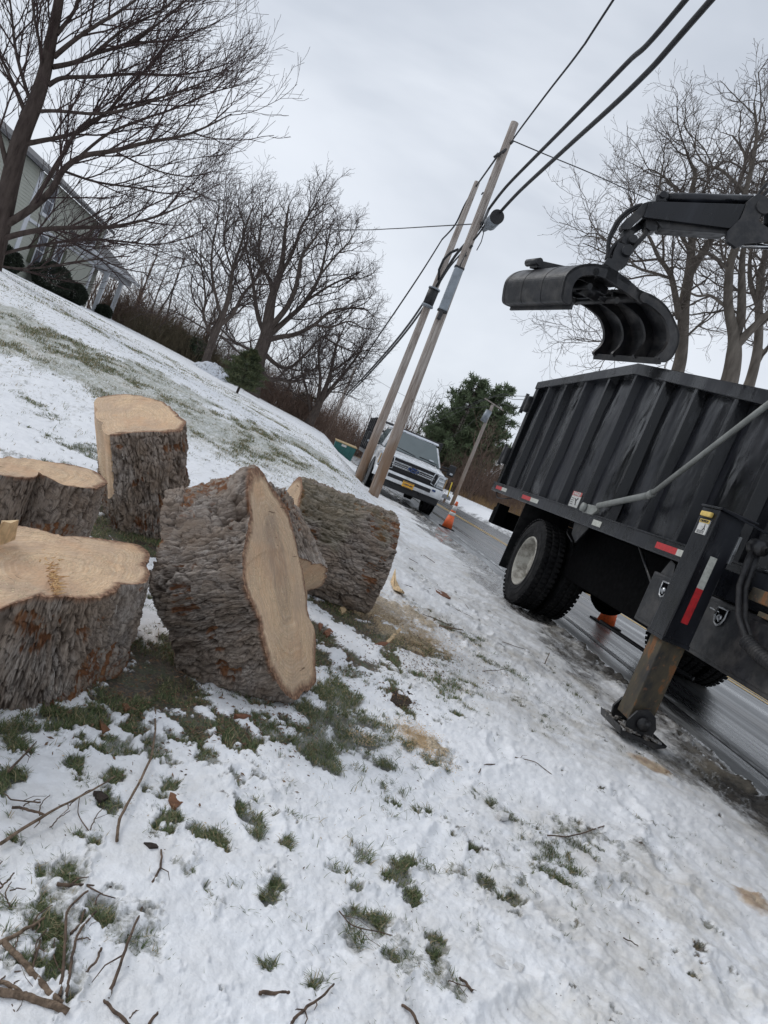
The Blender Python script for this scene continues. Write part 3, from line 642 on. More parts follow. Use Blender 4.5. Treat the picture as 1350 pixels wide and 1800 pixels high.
    at = dict(crk=(crk*(1-.5*chip)).ravel(), tone=tone.ravel(), h=hgt.ravel(), ob=ob.ravel(), gr=gm.ravel(), lc=lc.reshape(-1, 3))
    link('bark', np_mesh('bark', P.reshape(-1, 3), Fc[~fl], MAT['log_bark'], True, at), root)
    if fl.any():
        used = np.unique(Fc[fl]); remap = np.full(nth*nt_, -1); remap[used] = np.arange(len(used))
        l2 = np.stack([Zl, X*.6+Y, .7+.5*X], -1).reshape(-1, 3)[used]
        link('split_face', np_mesh('split_face', P.reshape(-1, 3)[used], remap[Fc[fl]], MAT['cut_wood'], True, dict(lc=l2, edge=np.zeros(len(used)), stain=np.zeros(len(used)))), root)
    # cut faces, front and back
    for side in (0, 1):
        Rim = Rr[:, 0] if side == 0 else Rr[:, -1]; rv = np.concatenate([np.linspace(0.004, .86, 70), np.linspace(.875, 1, 14)])
        A, B = np.meshgrid(np.arange(nth), rv, indexing='ij'); rad = Rim[A]*B
        x = rad*np.cos(th)[A]; y = rad*np.sin(th)[A]
        # saw steps and gentle dish
        zz = .005*fbm(x*4, y*4, 0, 3, seed+3)+.0022*vn(x*45+y*15, y*4, 0, seed+4)+.002*np.clip(fbm(x*26, y*26, 0, 3, seed+14), 0, 1)+.004*sst(.1, .16, fbm(x*2+4, y*2, 0, 2, seed+12))
        zz *= 1-sst(.93, 1, B)
        sgn = 1 if side == 0 else -1; base = Cc if side == 0 else Cc-nn*length
        Pf = base + x[..., None]*m + y[..., None]*k + (sgn*zz)[..., None]*nn
        edg = B+ (.02*fbm(x*18, y*18, 0, 3, seed+8)); edg = np.where(isflat[:, :1][A][..., 0] if False else isflat[:, 0][A], 0, edg)
        s_ = stain*sst(.1, .5, np.exp(-((x/.06)**2+((y+.06)/.22)**2))*1.2+.2*fbm(x*9, y*4, 0, 3, seed+2))
        Ff = grid_faces(nth, len(rv), wrap=True)
        link('cut_face', np_mesh('cut_face', Pf.reshape(-1, 3), Ff if side == 0 else Ff[:, ::-1], MAT['cut_wood'], True,
             dict(lc=np.stack([x, y, B*Rim.mean()/.45], -1).reshape(-1, 3), edge=edg.ravel(), stain=s_.ravel())), root)
    return root, Cc, nn, m, k

def c2(*p): return [(x/2.872+250, y/2.872+780) for x, y in p]
def c1(*p): return [(x/3., y/3.+660) for x, y in p]
A_out = c2((545,105),(600,120),(640,200),(700,270),(740,350),(765,450),(785,540),(805,620),(825,720),(835,830),(850,890),(875,950),(875,1100),(880,1200),(860,1235),(815,1250),(790,1300),(745,1290),(680,1210),(640,1120),(610,1000),(590,890),(545,800),(510,700),(500,600),(515,500),(530,440),(545,370),(530,250))
make_log('large log slice tilted on its edge, tall pale sawn face turned to the road', (488, 1025), (.98, -.17), .27, A_out, .40, .02, 11, taper2=.97, stain=.45, dens=.0027)
B_out = c1((0,790),(40,790),(200,810),(330,850),(450,850),(600,870),(740,890),(790,925),(770,1000),(770,1095),(650,1105),(590,1150),(540,1170),(410,1175),(330,1170),(200,1160),(100,1195),(60,1200),(0,1235))+[(-40,1088),(-110,1092),(-170,1065),(-190,1000),(-130,950),(-60,928)]
STUMP = make_log('broad stump slice nearest the camera at the left, orange scar in its sawn top', (80, 1000), None, 0, B_out, .37, .35, 23, flare=.17, n_world=(.02, -.03, 1), zmode='centre', dens=.0029, bark_tilt=.5)[0]
C_out = c1((0,440),(100,440),(250,455),(400,475),(500,500),(565,560),(540,582),(430,592),(330,577),(270,547),(200,517),(130,497),(0,492))+[(-60,822),(-110,815),(-90,806),(-40,804)]
make_log('low dark-barked stump slice standing behind the broad one at the left edge', (60, 818), None, 0, C_out, .44, .42, 37, flare=.03, n_world=(0, -.02, 1), zmode='centre', dens=.004, bark_tilt=.5)
D_out = [(172,698),(213,692),(253,697),(293,710),(303,720),(315,732),(323,753),(322,757),(267,760),(233,760),(190,765),(182,743),(173,720)]
r = make_log('tall upright half log block with a pale tan sawn top, rising above the others', (247, 728), (-.05, -.86), .42, D_out, .70, 0, 41, depth=4.35, flat=[((172,698),(190,765))], dens=.0038, bark_tilt=-.4)

E_c = (492, 932)
make_log('big grey-barked log lying behind the tilted slice, its top tinted green with moss', E_c, (-.92, -.33), .30, 101, .70, 0, 53, depth=4.75, green=.26, dens=.004, bark_tilt=.25, rough=1.1)
F_out = c2((800,575),(860,607),(930,655),(905,720),(840,815),(825,750))+[(515,1070),(485,1030),(478,985),(500,965)]
make_log('wedge of log squeezed between the tilted slice and the mossy log, sawn end down', (530, 1018), (.36, .80), .42, F_out, .52, 0, 61, depth=3.75, dens=.004, flare=-.1)

def slab(name, pts, thick, mat, label, cat, lift=0.0, curl=0.0, group=None, seed=0):
    """a splinter or chip of wood: px outline on the ground, given thickness and a rough surface"""
    W3 = [onz(*p, 0.0) for p in pts]; W3 = [np.array([p[0], p[1], g1(p[0], p[1])+lift]) for p in W3]
    thick *= .55; W3 = [w-np.array([0, 0, lift*.7]) for w in W3]; rnd = random.Random(seed); c = sum(W3)/len(W3); mb = MB(); bm = mb.bm; n = len(W3); ax = unit(W3[0]-W3[n//2])
    def up(p): return np.array([0, 0, curl*(np.dot(p-c, ax)**2)*10])
    top = [bm.verts.new(Vector(p+up(p)+np.array([rnd.uniform(-.003, .003), rnd.uniform(-.003, .003), thick*rnd.uniform(.7, 1.2)]))) for p in W3]
    bot = [bm.verts.new(Vector(p+up(p)+np.array([0, 0, -.006]))) for p in W3]
    ct = bm.verts.new(Vector(c+np.array([0, 0, thick*1.25])))
    for i in range(n):
        bm.faces.new((top[i], top[(i+1) % n], ct)); bm.faces.new((bot[i], bot[(i+1) % n], top[(i+1) % n], top[i]))
    bm.faces.new(bot[::-1])
    o = mb.build(name, MAT[mat]); return tag(o, label, cat, group)
slab('bark_chip', [(763,1040),(775,1041),(794,1049),(791,1054),(777,1052),(764,1045)], .018, 'chip_red', 'red-brown chip of bark lying on clean snow beside the mossy log', 'bark chip', seed=1)
slab('wood_chip', [(682,1030),(688,1038),(700,1052),(704,1059),(697,1060),(686,1050),(680,1038)], .020, 'chip_pale', 'curved pale wood chip at the foot of the mossy log', 'wood chip', .006, .08, seed=2)
slab('wood_splinter', [(703,1109),(706,1113),(690,1130),(680,1139),(674,1137),(687,1125)], .022, 'chip_pale', 'pale finger-shaped splinter lying in the sawdust patch', 'splinter', .004, seed=3)
slab('bark_chip', [(655,1140),(668,1136),(682,1138),(672,1143)], .016, 'chip_red', 'orange-brown bark chip touching the pale splinter in the sawdust', 'bark chip', .004, seed=4)
slab('bark_chip', [(555,1097),(561,1088),(566,1105),(560,1116)], .014, 'chip_red', 'narrow red-brown bark chip standing against the sawn face of the tilted slice', 'bark chip', .0, seed=5)
slab('bark_chip', [(566,1118),(578,1110),(583,1118),(572,1126)], .012, 'chip_red', 'small russet bark chip in the dark soil right of the tilted slice', 'bark chip', .004, seed=6)
slab('wood_chip', [(593,1080),(602,1078),(605,1085),(597,1089)], .02, 'chip_pale', 'tiny round pale wood chip on dark soil under the mossy log', 'wood chip', .006, seed=7)
slab('dead_leaf', [(298,1398),(318,1400),(320,1412),(308,1425),(300,1420),(296,1408)], .006, 'leaf_brown', 'crumpled orange-brown leaf with a green blade, below the tilted slice', 'leaf', .012, .2, seed=8)
slab('dead_leaf', [(174,1270),(182,1275),(192,1286),(180,1292),(176,1282)], .006, 'leaf_brown', 'curled rusty leaf in grass below the broad stump slice', 'leaf', .012, .3, seed=9)
slab('dead_leaf', [(163,1394),(178,1396),(190,1404),(176,1412),(165,1406)], .008, 'mud', 'dark wet leaf clump beside the tip of the long straight twig', 'leaf', .01, seed=10)
slab('dead_leaf', [(214,1240),(224,1238),(228,1248),(219,1252)], .006, 'leaf_brown', 'small rusty leaf between the broad stump slice and the tilted slice', 'leaf', .012, seed=12)
slab('bark_chip', [(410,1262),(430,1259),(440,1264),(424,1268)], .02, 'chip_red', 'orange bark splinter lying just under the bottom rim of the tilted slice', 'bark chip', .01, seed=13)
slab('dirt_clod', [(252,1487),(262,1484),(272,1488),(276,1494),(262,1496)], .014, 'mud', 'black clod of dirt on snow left of the knobbly upright twig', 'dirt clod', .003, seed=14)
slab('dirt_clod', [(690,1218),(708,1212),(728,1215),(738,1228),(722,1242),(700,1243),(685,1232)], .004, 'mud', 'flat patch of dark brown earth pressed into the grass right of the sawn face', 'dirt clod', .002, seed=15)
slab('snow_clod', [(868,1432),(880,1430),(895,1434),(893,1440),(878,1441)], .02, 'snow_clod', 'smooth yellowish lump of snow with a black crumb at its right end', 'snow clod', 0, seed=16)
slab('snow_clod', [(856,1690),(872,1684),(900,1690),(921,1704),(912,1716),(888,1712),(866,1702)], .022, 'snow_clod', 'long lumpy ridge of icy snow low in the foreground, right of the leafy tufts', 'snow clod', 0, seed=17)

def splinter_block():
    # broken hinge wood standing on the broad stump slice
    mb = MB(); a = onz(3, 958, .37); b = onz(-40, 966, .37)
    base = [a, b, b+np.array([.02, .10, 0]), a+np.array([-.01, .11, 0])]
    bm = mb.bm; rnd = random.Random(5); nseg = 7; A0 = []; A1 = []
    for i in range(nseg+1):
        f = i/nseg; p = a*(1-f)+b*f; h = .050+.035*rnd.random() if i else .03
        A0.append(p); A1.append(p+np.array([rnd.uniform(-.01, .01), rnd.uniform(0, .01), h]))
    bk = np.array([.0, .10, 0])
    V0 = [bm.verts.new(Vector(p)) for p in A0]; V1 = [bm.verts.new(Vector(p)) for p in A1]
    V2 = [bm.verts.new(Vector(p+bk*.6+np.array([0, 0, rnd.uniform(-.012, .012)]))) for p in A1]; V3 = [bm.verts.new(Vector(p+bk)) for p in A0]
    for i in range(nseg):
        for P, Q in ((V0, V1), (V1, V2), (V2, V3), (V3, V0)): bm.faces.new((P[i], P[i+1], Q[i+1], Q[i]))
    bm.faces.new((V0[0], V1[0], V2[0], V3[0])); bm.faces.new((V3[-1], V2[-1], V1[-1], V0[-1]))
    tag(mb.build('wood_splinter', MAT['chip_pale']), 'ragged pale block of torn wood standing on the broad stump slice at the left edge', 'splinter')
splinter_block()

# torn orange fibres in the top of the near stump slice
def scar():
    rng = np.random.default_rng(6); m = MB()
    for k in range(110):
        f = rng.random(); px = 78+f*22+rng.normal()*5; py = 972+f*72+rng.normal()*4; p = onz(px, py, .356); a = rng.normal()*.5+1.2; L_ = rng.uniform(.008, .030)
        d = np.array([math.cos(a), math.sin(a), rng.uniform(-.05, .35)]); m.tube([p, p+d*L_*.6, p+d*L_], [.0022, .0016, .0006], 4, False)
    nn_ = NT('torn_fibre'); nn_.p('Base Color', nn_.ramp(nn_.noise(nn_.pos(), 60, 4), (.35, (.42, .20, .08)), (.6, (.70, .46, .22)))); nn_.p('Roughness', .85)
    o = m.build('torn_fibres', nn_.m, STUMP); o['kind'] = 'stuff'
scar()
# ------------------------------------------------------------------ twigs lying on the snow
def twig(px, r0, r1, label, seed, group=None, lift=.006, forks=0, stub=False, name='fallen_twig', arch=0.0):
    rnd = random.Random(seed); P = [onz(*p, .01) for p in px]; out = []
    for i in range(len(P)-1):
        p0, p1, p2, p3 = P[max(i-1, 0)], P[i], P[i+1], P[min(i+2, len(P)-1)]
        for f in np.linspace(0, 1, 6, endpoint=False): out.append(.5*((2*p1)+(-p0+p2)*f+(2*p0-5*p1+4*p2-p3)*f*f+(-p0+3*p1-3*p2+p3)*f**3))
    out.append(P[-1]); n = len(out)
    pts = []; rad = []
    for i, p in enumerate(out):
        f = i/(n-1); r = r0*(1-f)+r1*f
        zz = g1(p[0], p[1])+r*.7+lift+arch*math.sin(math.pi*f)+.001*math.sin(seed+i*1.1)
        if stub: zz += f*.05
        pts.append((p[0]+rnd.uniform(-.0012, .0012), p[1]+rnd.uniform(-.0012, .0012), zz)); rad.append(.70*r*rnd.uniform(.92, 1.10))
    mb = MB().tube(pts, rad, 7)
    for k in range(forks):
        i = rnd.randrange(2, n-2); a = np.array(pts[i]); d = unit(np.array(pts[i+1])-np.array(pts[i-1])); s = rnd.choice((-1, 1))
        q = unit(d+s*.8*np.array([-d[1], d[0], rnd.uniform(0, .5)])); L_ = rnd.uniform(.03, .09)
        mb.tube([a, a+q*L_*.5+np.array([0, 0, .004]), a+unit(q+d*.5)*L_+np.array([0, 0, .003])], [rad[i]*.6, rad[i]*.45, rad[i]*.25], 5)
    return tag(mb.build(name, MAT['stick_bark' if r1 >= .0055 or r0 >= .008 else 'twig_bark']), label, 'twig', group)
TW = [
 ([(273,1243),(271,1290),(262,1340),(228,1408),(209,1445),(205,1478)], .004, .0055, 'long bent pale twig dropping from grass under the tilted slice', 1, 0),
 ([(203,1364),(150,1400),(80,1437),(0,1484)], .0025, .0055, 'longest straight twig, running to the left edge above a shorter parallel one', 2, 2),
 ([(65,1302),(45,1325),(15,1355)], .002, .005, 'short rising twig with side shoots in the uppermost grass clump at the left edge', 3, 2),
 ([(22,1418),(50,1424),(80,1432)], .005, .004, 'stubby pale twig lying just above the long straight twig', 4, 0),
 ([(6,1392),(25,1406),(72,1409)], .002, .003, 'thin kinked twig above the stubby pale twig near the left edge', 5, 1),
 ([(156,1564),(120,1600),(112,1640),(110,1700),(105,1752)], .003, .0045, 'leftmost of the pair of bent brown stalks with ends together low on the left', 6, 0),
 ([(170,1601),(137,1645),(122,1700),(117,1752)], .003, .0045, 'rightmost of the pair of bent brown stalks with ends together low on the left', 7, 0),
 ([(250,1595),(228,1650),(207,1705),(190,1755)], .0032, .0048, 'knotty grey twig with two dark clots, in the middle of clean snow lower left', 8, 1),
 ([(5,1655),(45,1700),(80,1740),(108,1765)], .008, .0075, 'thick rough tan stick slanting down right at the left edge', 9, 0),
 ([(-30,1742),(30,1752),(60,1760),(118,1780)], .009, .010, 'thickest tan stick with a broken pale end, lowest at the left edge', 10, 0),
 ([(284,1492),(282,1525),(265,1555)], .003, .0045, 'short upright knobbly twig alone on the snow', 11, 1),
 ([(183,1758),(205,1782),(232,1806)], .004, .005, 'dark straight twig leaving the bottom edge up to the left', 12, 0),
 ([(277,1780),(258,1806)], .004, .004, 'short dark twig end poking in at the bottom edge', 13, 0),
 ([(100,1555),(150,1557),(198,1558)], .006, .003, 'flat brown twig joined to a dark tuft above the pair of bent stalks', 14, 3),
 ([(78,1613),(35,1640),(-10,1662)], .004, .006, 'brown twig rising to the right at the left edge, above the thick sticks', 15, 1),
 ([(588,1728),(565,1752),(535,1775),(505,1806)], .003, .005, 'curved dark branch with forked tip at the bottom edge, centre', 16, 3),
 ([(597,1600),(622,1627),(690,1642)], .0025, .002, 'thin brown twig with a sharp bend, below the middle leafy tufts', 17, 2),
 ([(963,1468),(1000,1470),(1035,1461),(1062,1451)], .004, .0035, 'ringed dark twig alone on open snow right of centre', 18, 0),
 ([(1163,1590),(1190,1586),(1224,1588)], .007, .004, 'stout black stick on snow near the right edge', 19, 0),
 ([(905,1331),(940,1340),(970,1361)], .003, .0025, 'dark bent twig, the right one of two below the sawdust patch', 20, 1),
 ([(842,1358),(855,1344),(905,1346)], .003, .004, 'dark hooked twig, the left one of two below the sawdust patch', 21, 0),
 ([(847,1181),(868,1180),(893,1175)], .004, .003, 'small dark twig lying level on snow left of the truck wheel', 22, 0),
 ([(883,1128),(905,1136),(930,1143)], .004, .0025, 'short dark twig on snow just below the truck rear wheel', 23, 0),
 ([(455,1745),(480,1747),(508,1744)], .006, .005, 'short thick brown stick at the bottom, centre left', 24, 0),
 ([(707,1767),(722,1778),(738,1806)], .004, .005, 'dark twig reaching in from the bottom edge, right of centre', 25, 0),
 ([(368,1740),(398,1748)], .004, .003, 'short brown stub of twig left of the thick short stick', 26, 0),
 ([(770,1105),(790,1108),(812,1110)], .008, .006, 'dark thick stick end at the right edge of the sawdust patch', 27, 0),
 ([(740,1086),(770,1096),(792,1104)], .004, .004, 'thin dark twig along the upper right of the sawdust patch', 28, 1),
 ([(793,1068),(812,1077),(832,1086)], .004, .002, 'thin dark twig right of the red-brown chip', 29, 0),
 ([(807,1052),(815,1061),(824,1070)], .004, .003, 'short slanting twig between the red-brown chip and the wheel', 30, 0),
 ([(744,977),(755,984),(764,990)], .006, .005, 'short black twig highest up on the snow strip beyond the mossy log', 31, 0),
 ([(716,990),(733,995)], .005, .004, 'short black twig just right of the mossy log rim', 32, 0),
 ([(700,1038),(712,1040),(724,1042)], .006, .005, 'dark twig next to the curved pale wood chip', 33, 0),
 ([(0,1560),(14,1548),(25,1533)], .003, .002, 'thin dark twig poking in from the left edge above the flat brown twig', 34, 0),
 ([(124,1640),(140,1625),(150,1597)], .004, .003, 'dark hooked twig between the tops of the bent stalks', 35, 0),
 ([(0,1725),(20,1735),(38,1748)], .005, .006, 'dark crusted stick between the two thick tan sticks at the left edge', 36, 0),
 ([(788,1722),(812,1731),(838,1740)], .002, .002, 'faint straw-thin twig low in the foreground right of the icy ridge', 37, 1),
 ([(935,1722),(962,1733),(970,1738)], .004, .005, 'short dark twig at the right end of the icy ridge', 38, 0),
 ([(1096,1648),(1110,1655),(1122,1662)], .003, .002, 'thin dark twig in trampled snow, lower right', 39, 0),
 ([(808,1718),(820,1730),(830,1743)], .004, .005, 'dark short twig pointing down right, left of the icy ridge', 40, 0),
 ([(72,1650),(58,1700),(62,1720)], .003, .003, 'dark thin twig curving beside the thick slanting tan stick', 41, 1),
 ([(148,1712),(168,1690),(178,1665)], .003, .0035, 'bent straw-coloured stalk right of the pair of bent stalks', 42, 0),
]
for px, a, b, lab, sd, fk in TW: twig(px, a, b, lab, sd, forks=fk, arch=.012 if sd in (1, 2, 6, 7, 8) else .002)
twig([(958, 1166), (962, 1156)], .006, .005, 'short brown stub standing upright in the snow below the truck wheel', 50, stub=True, lift=.0)

rt_ = random.Random(31)
for k in range(26):
    x0 = rt_.uniform(-10, 235); y0 = rt_.uniform(1540, 1790) if k < 20 else rt_.uniform(1380, 1520); a_ = rt_.uniform(-2.4, -.3); L_ = rt_.uniform(22, 75)
    pts = [(x0, y0), (x0+L_*.5*math.cos(a_)+rt_.uniform(-5, 5), y0+L_*.5*math.sin(a_)), (x0+L_*math.cos(a_+.2), y0+L_*math.sin(a_+.2))]
    twig(pts, .0022, .0014, 'thin short dark twig in the loose tangle at the lower left', 100+k, group='thin twigs tangled at the lower left', forks=rt_.choice((0, 0, 1)))
# small crumbs of bark and wood strewn about: nobody could count them
def crumbs():
    rng = np.random.default_rng(4)
    def lay(pool, n, s0, s1, seed):
        pts = []
        while len(pts) < n:
            (px, py, r, w) = pool[rng.integers(len(pool))]; q = onz(px, py, .02)
            x = q[0]+rng.normal()*r*1.2; y = q[1]+rng.normal()*r*1.4
            if rng.random() < w: pts.append((x, y))
        p = np.array(pts); z = gh(p[:, 0], p[:, 1])+rng.uniform(.0, .010, n)
        L_ = rng.uniform(s0, s1, n)*rng.uniform(.5, 1, n); wd = L_*rng.uniform(.18, .5, n); a = rng.uniform(0, 6.28, n); tilt = rng.normal(0, .25, n)
        d = np.stack([np.cos(a), np.sin(a), tilt], -1); e = np.stack([-np.sin(a), np.cos(a), rng.normal(0, .2, n)], -1); c = np.column_stack([p, z])
        hh = (wd*.6)[:, None]*np.array([0, 0, 1.])
        Vs = [c-d*L_[:, None]/2-e*wd[:, None]*.3, c+e*wd[:, None]/2, c+d*L_[:, None]/2+e*wd[:, None]*.2, c-e*wd[:, None]/2]
        V = np.stack(Vs+[c+hh], 1).reshape(-1, 3); b = np.arange(n)[:, None]*5
        F_ = np.concatenate([b+np.array([[0, 1, 4]]), b+np.array([[1, 2, 4]]), b+np.array([[2, 3, 4]]), b+np.array([[3, 0, 4]])], 0)
        return V, F_
    V, F_ = lay(SOIL_SHADE+[(690,1150,.18,.6),(760,1150,.12,.4),(800,1120,.2,.25),(600,1150,.2,.4)], 5200, .005, .026, 1)
    o = link('bark_debris', np_mesh('bark_debris', V, F_, MAT['debris'], False)); o['kind'] = 'stuff'
    V, F_ = lay(DUST+[(700,1130,.3,.4),(560,1180,.15,.2),(350,1280,.25,.12),(640,1090,.2,.3),(560,1190,.1,.2)], 17000, .003, .012, 2)
    o = link('sawdust', np_mesh('sawdust', V, F_, MAT['chip_pale'], False)); o['kind'] = 'stuff'
    V, F_ = lay([(900,1250,.55,.6),(1000,1500,.4,.5),(700,1400,.4,.35),(1150,1600,.35,.4),(300,1550,.35,.25),(800,1020,.5,.5),(850,1150,.5,.7),(500,1650,.3,.3),(780,960,.8,.4),(950,1150,.7,.4),(740,910,1.2,.4)], 1700, .003, .013, 3)
    o = link('snow_litter', np_mesh('snow_litter', V, F_, MAT['twig_bark'], False)); o['kind'] = 'stuff'
crumbs()

def grass():
    rng = np.random.default_rng(8)
    N = 1700000; r = 1.0+rng.random(N)**1.25*6.5; a = np.radians(rng.uniform(-34, 46, N)); x = r*np.sin(a); y = r*np.cos(a)
    g, soil, dust, lawn, dirt, edge, n1, n2, n3 = masks(x, y, np.zeros(N))
    fl = np.clip(fbm(x*2.2, y*2.2, 0, 3, 71)+.1, 0, 1)
    w = g*(.16+.75*sst(-.3, .5, n2))*(1-.5*soil)+.34*soil*sst(-.3, .4, n1)+.004; keep = (rng.random(N) < np.clip(w, 0, 1)*.95) & (x < 2.6)
    x, y, g, n1 = x[keep], y[keep], g[keep], n1[keep]; n = len(x)
    z = gh(x, y)-.010; Lb = rng.uniform(.012, .034, n)*(1+.3*(rng.random(n) < .05)); wd = rng.uniform(.0009, .0019, n)*(1+.22*np.hypot(x, y))
    fa = 2.6+1.1*fbm(x*1.5, y*1.5, 0, 2, 15); flat = sst(-.25, .35, fbm(x*2, y*2, 0, 2, 16)+.35*(x > .1))
    az = np.where(rng.random(n) < .75*flat, fa+rng.normal(0, .35, n), rng.uniform(0, 6.28, n))
    lean = np.where(rng.random(n) < .86, rng.uniform(1.05, 1.55, n), rng.uniform(.3, 1.0, n))
    dx, dy = np.cos(az), np.sin(az); p = np.stack([x, y, z], -1); s = np.stack([-dy, dx, 0*dx], -1)*wd[:, None]/2
    q1 = p+np.stack([dx*np.sin(lean*.6)*Lb*.5, dy*np.sin(lean*.6)*Lb*.5, np.cos(lean*.6)*Lb*.5], -1)
    q2 = q1+np.stack([dx*np.sin(lean)*Lb*.5, dy*np.sin(lean)*Lb*.5, np.cos(lean)*Lb*.5], -1)
    V = np.stack([p-s, p+s, q1-s*.85, q1+s*.85, q2-s*.15, q2+s*.15], 1).reshape(-1, 3); b = np.arange(n)[:, None]*6
    F_ = np.concatenate([b+np.array([[0, 1, 3, 2]]), b+np.array([[2, 3, 5, 4]])], 0)
    t = rng.random(n); col = np.repeat(np.where(t < .16, 1.9, t), 6)
    m = NT('grass_blade'); v = m.attr('tone')
    m.p('Base Color', m.ramp(m.ma('DIVIDE', v, 2.0), (.0, (.034, .050, .020)), (.25, (.085, .125, .040)), (.5, (.17, .18, .085)), (.9, (.34, .27, .15)))); m.p('Roughness', .6)
    o = link('grass', np_mesh('grass', V, F_, m.m, False, dict(tone=col))); o['kind'] = 'stuff'
    print('grass blades', n)
grass()
def hill_grass():
    rng = np.random.default_rng(18); N = 420000; r = 4.2*np.exp(rng.random(N)*np.log(26/4.2)); a = np.radians(rng.uniform(-34, 8, N)); x = r*np.sin(a); y = r*np.cos(a); z = gh(x, y)
    g, soil, dust, lawn, dirt, edge, n1, n2, n3 = masks(x, y, z); t = fbm(x*5, y*4, 0, 4, 91, .65)
    w = sst(.08, .5, z)*(.06*sst(.2, .6, t)+lawn*sst(-.1, .5, t))*.42+.004; k = (rng.random(N) < w) & (x < 1.7); x, y, z, r = x[k], y[k], z[k], r[k]; n = len(x)
    m_ = 4; x = np.repeat(x, m_)+rng.normal(0, .012, n*m_)*np.repeat(r, m_)/5; y = np.repeat(y, m_)+rng.normal(0, .016, n*m_)*np.repeat(r, m_)/5; z = gh(x, y)-.006; r = np.repeat(r, m_); n *= m_
    Lb = rng.uniform(.015, .045, n); wd = .0011*r**.9*rng.uniform(.6, 1.2, n); az = rng.uniform(0, 6.28, n); lean = rng.uniform(.4, 1.5, n); dx, dy = np.cos(az), np.sin(az)
    p = np.stack([x, y, z], -1); s_ = np.stack([-dy, dx, 0*dx], -1)*wd[:, None]/2; q = p+np.stack([dx*np.sin(lean)*Lb, dy*np.sin(lean)*Lb, np.cos(lean)*Lb], -1)
    V = np.stack([p-s_, p+s_, q+s_*.3, q-s_*.3], 1).reshape(-1, 3); t = rng.random(n); col = np.repeat(np.where(t < .35, 1.9, t*1.2), 4)
    o = link('hill_grass', np_mesh('hill_grass', V, np.arange(4*n).reshape(-1, 4), bpy.data.materials['grass_blade'], False, dict(tone=col))); o['kind'] = 'stuff'; print('hill blades', n)
hill_grass()
# ------------------------------------------------------------------ grapple truck
SX = 2.80          # plane of the near side of the body
def topz(y): return 2.87 if y > 7.06 else 2.87-(7.06-y)*.168
def wheel(root, x0, x1, y, z, R=.52, rim=True, out=-1, name='wheel', rimr=.295, dish=.10):
    xs0, xs1 = (x0, x1) if out < 0 else (x1, x0); w = abs(x1-x0); ax = (1 if out < 0 else -1, 0, 0)
    mb = MB(); prof = [(rimr+.01, .02), (rimr+.03, .0), (R*.80, -.006), (R*.93, .004), (R*.985, .022), (R, .045), (R, w*.30), (R-.012, w*.31), (R-.012, w*.35), (R, w*.36), (R, w*.64), (R-.012, w*.65), (R-.012, w*.69), (R, w*.70), (R, w-.045), (R*.985, w-.022), (R*.93, w-.004), (R*.80, w+.006), (rimr+.03, w), (rimr+.01, w-.02)]
    mb.lathe(prof, (xs0, y, z), ax, 72, closed=True)
    n = 52
    for k in range(n):
        a = 2*math.pi*k/n
        for (f0, f1, off) in ((.02, .29, 0), (.37, .63, .5), (.71, .98, 0)):
            an = a+off*2*math.pi/n; c = Vector((xs0+ax[0]*w*(f0+f1)/2, y+math.sin(an)*(R+.004), z+math.cos(an)*(R+.004)))
            mb.box(c, (w*(f1-f0), .040*R/.52, .016), .003, Matrix.Rotation(-an, 3, 'X'), 1)
    # raised rings on the sidewall
    for q in (.70, .84): mb.lathe([(R*q-.004, -.004), (R*q, -.009), (R*q+.004, -.004)], (xs0, y, z), ax, 60)
    wo = MB().lathe([(.02, w*.5), (.06, w*.5)], (xs0, y, z), ax, 12).build(name, MAT['frame_black'], root)
    mb.build('tyre', MAT['rubber'], wo)
    if rim:
        m2 = MB().lathe([(rimr+.012, .012), (rimr+.004, .000), (rimr-.008, .004), (rimr-.014, .03), (rimr-.030, .045), (rimr-.045, w*.55), (.19, w*.62), (.13, w*.60), (.12, w*.45), (.07, w*.42), (.0, w*.42)], (xs0, y, z), ax, 56)
        for k in range(10):
            a = 2*math.pi*k/10; m2.lathe([(.016, w*.62), (.016, w*.50), (.0, w*.49)], (xs0, y+math.sin(a)*.165, z+math.cos(a)*.165), ax, 6)
        for k in range(5):
            pass
        m2.build('rim', MAT['rim_white'], wo)
    return wo
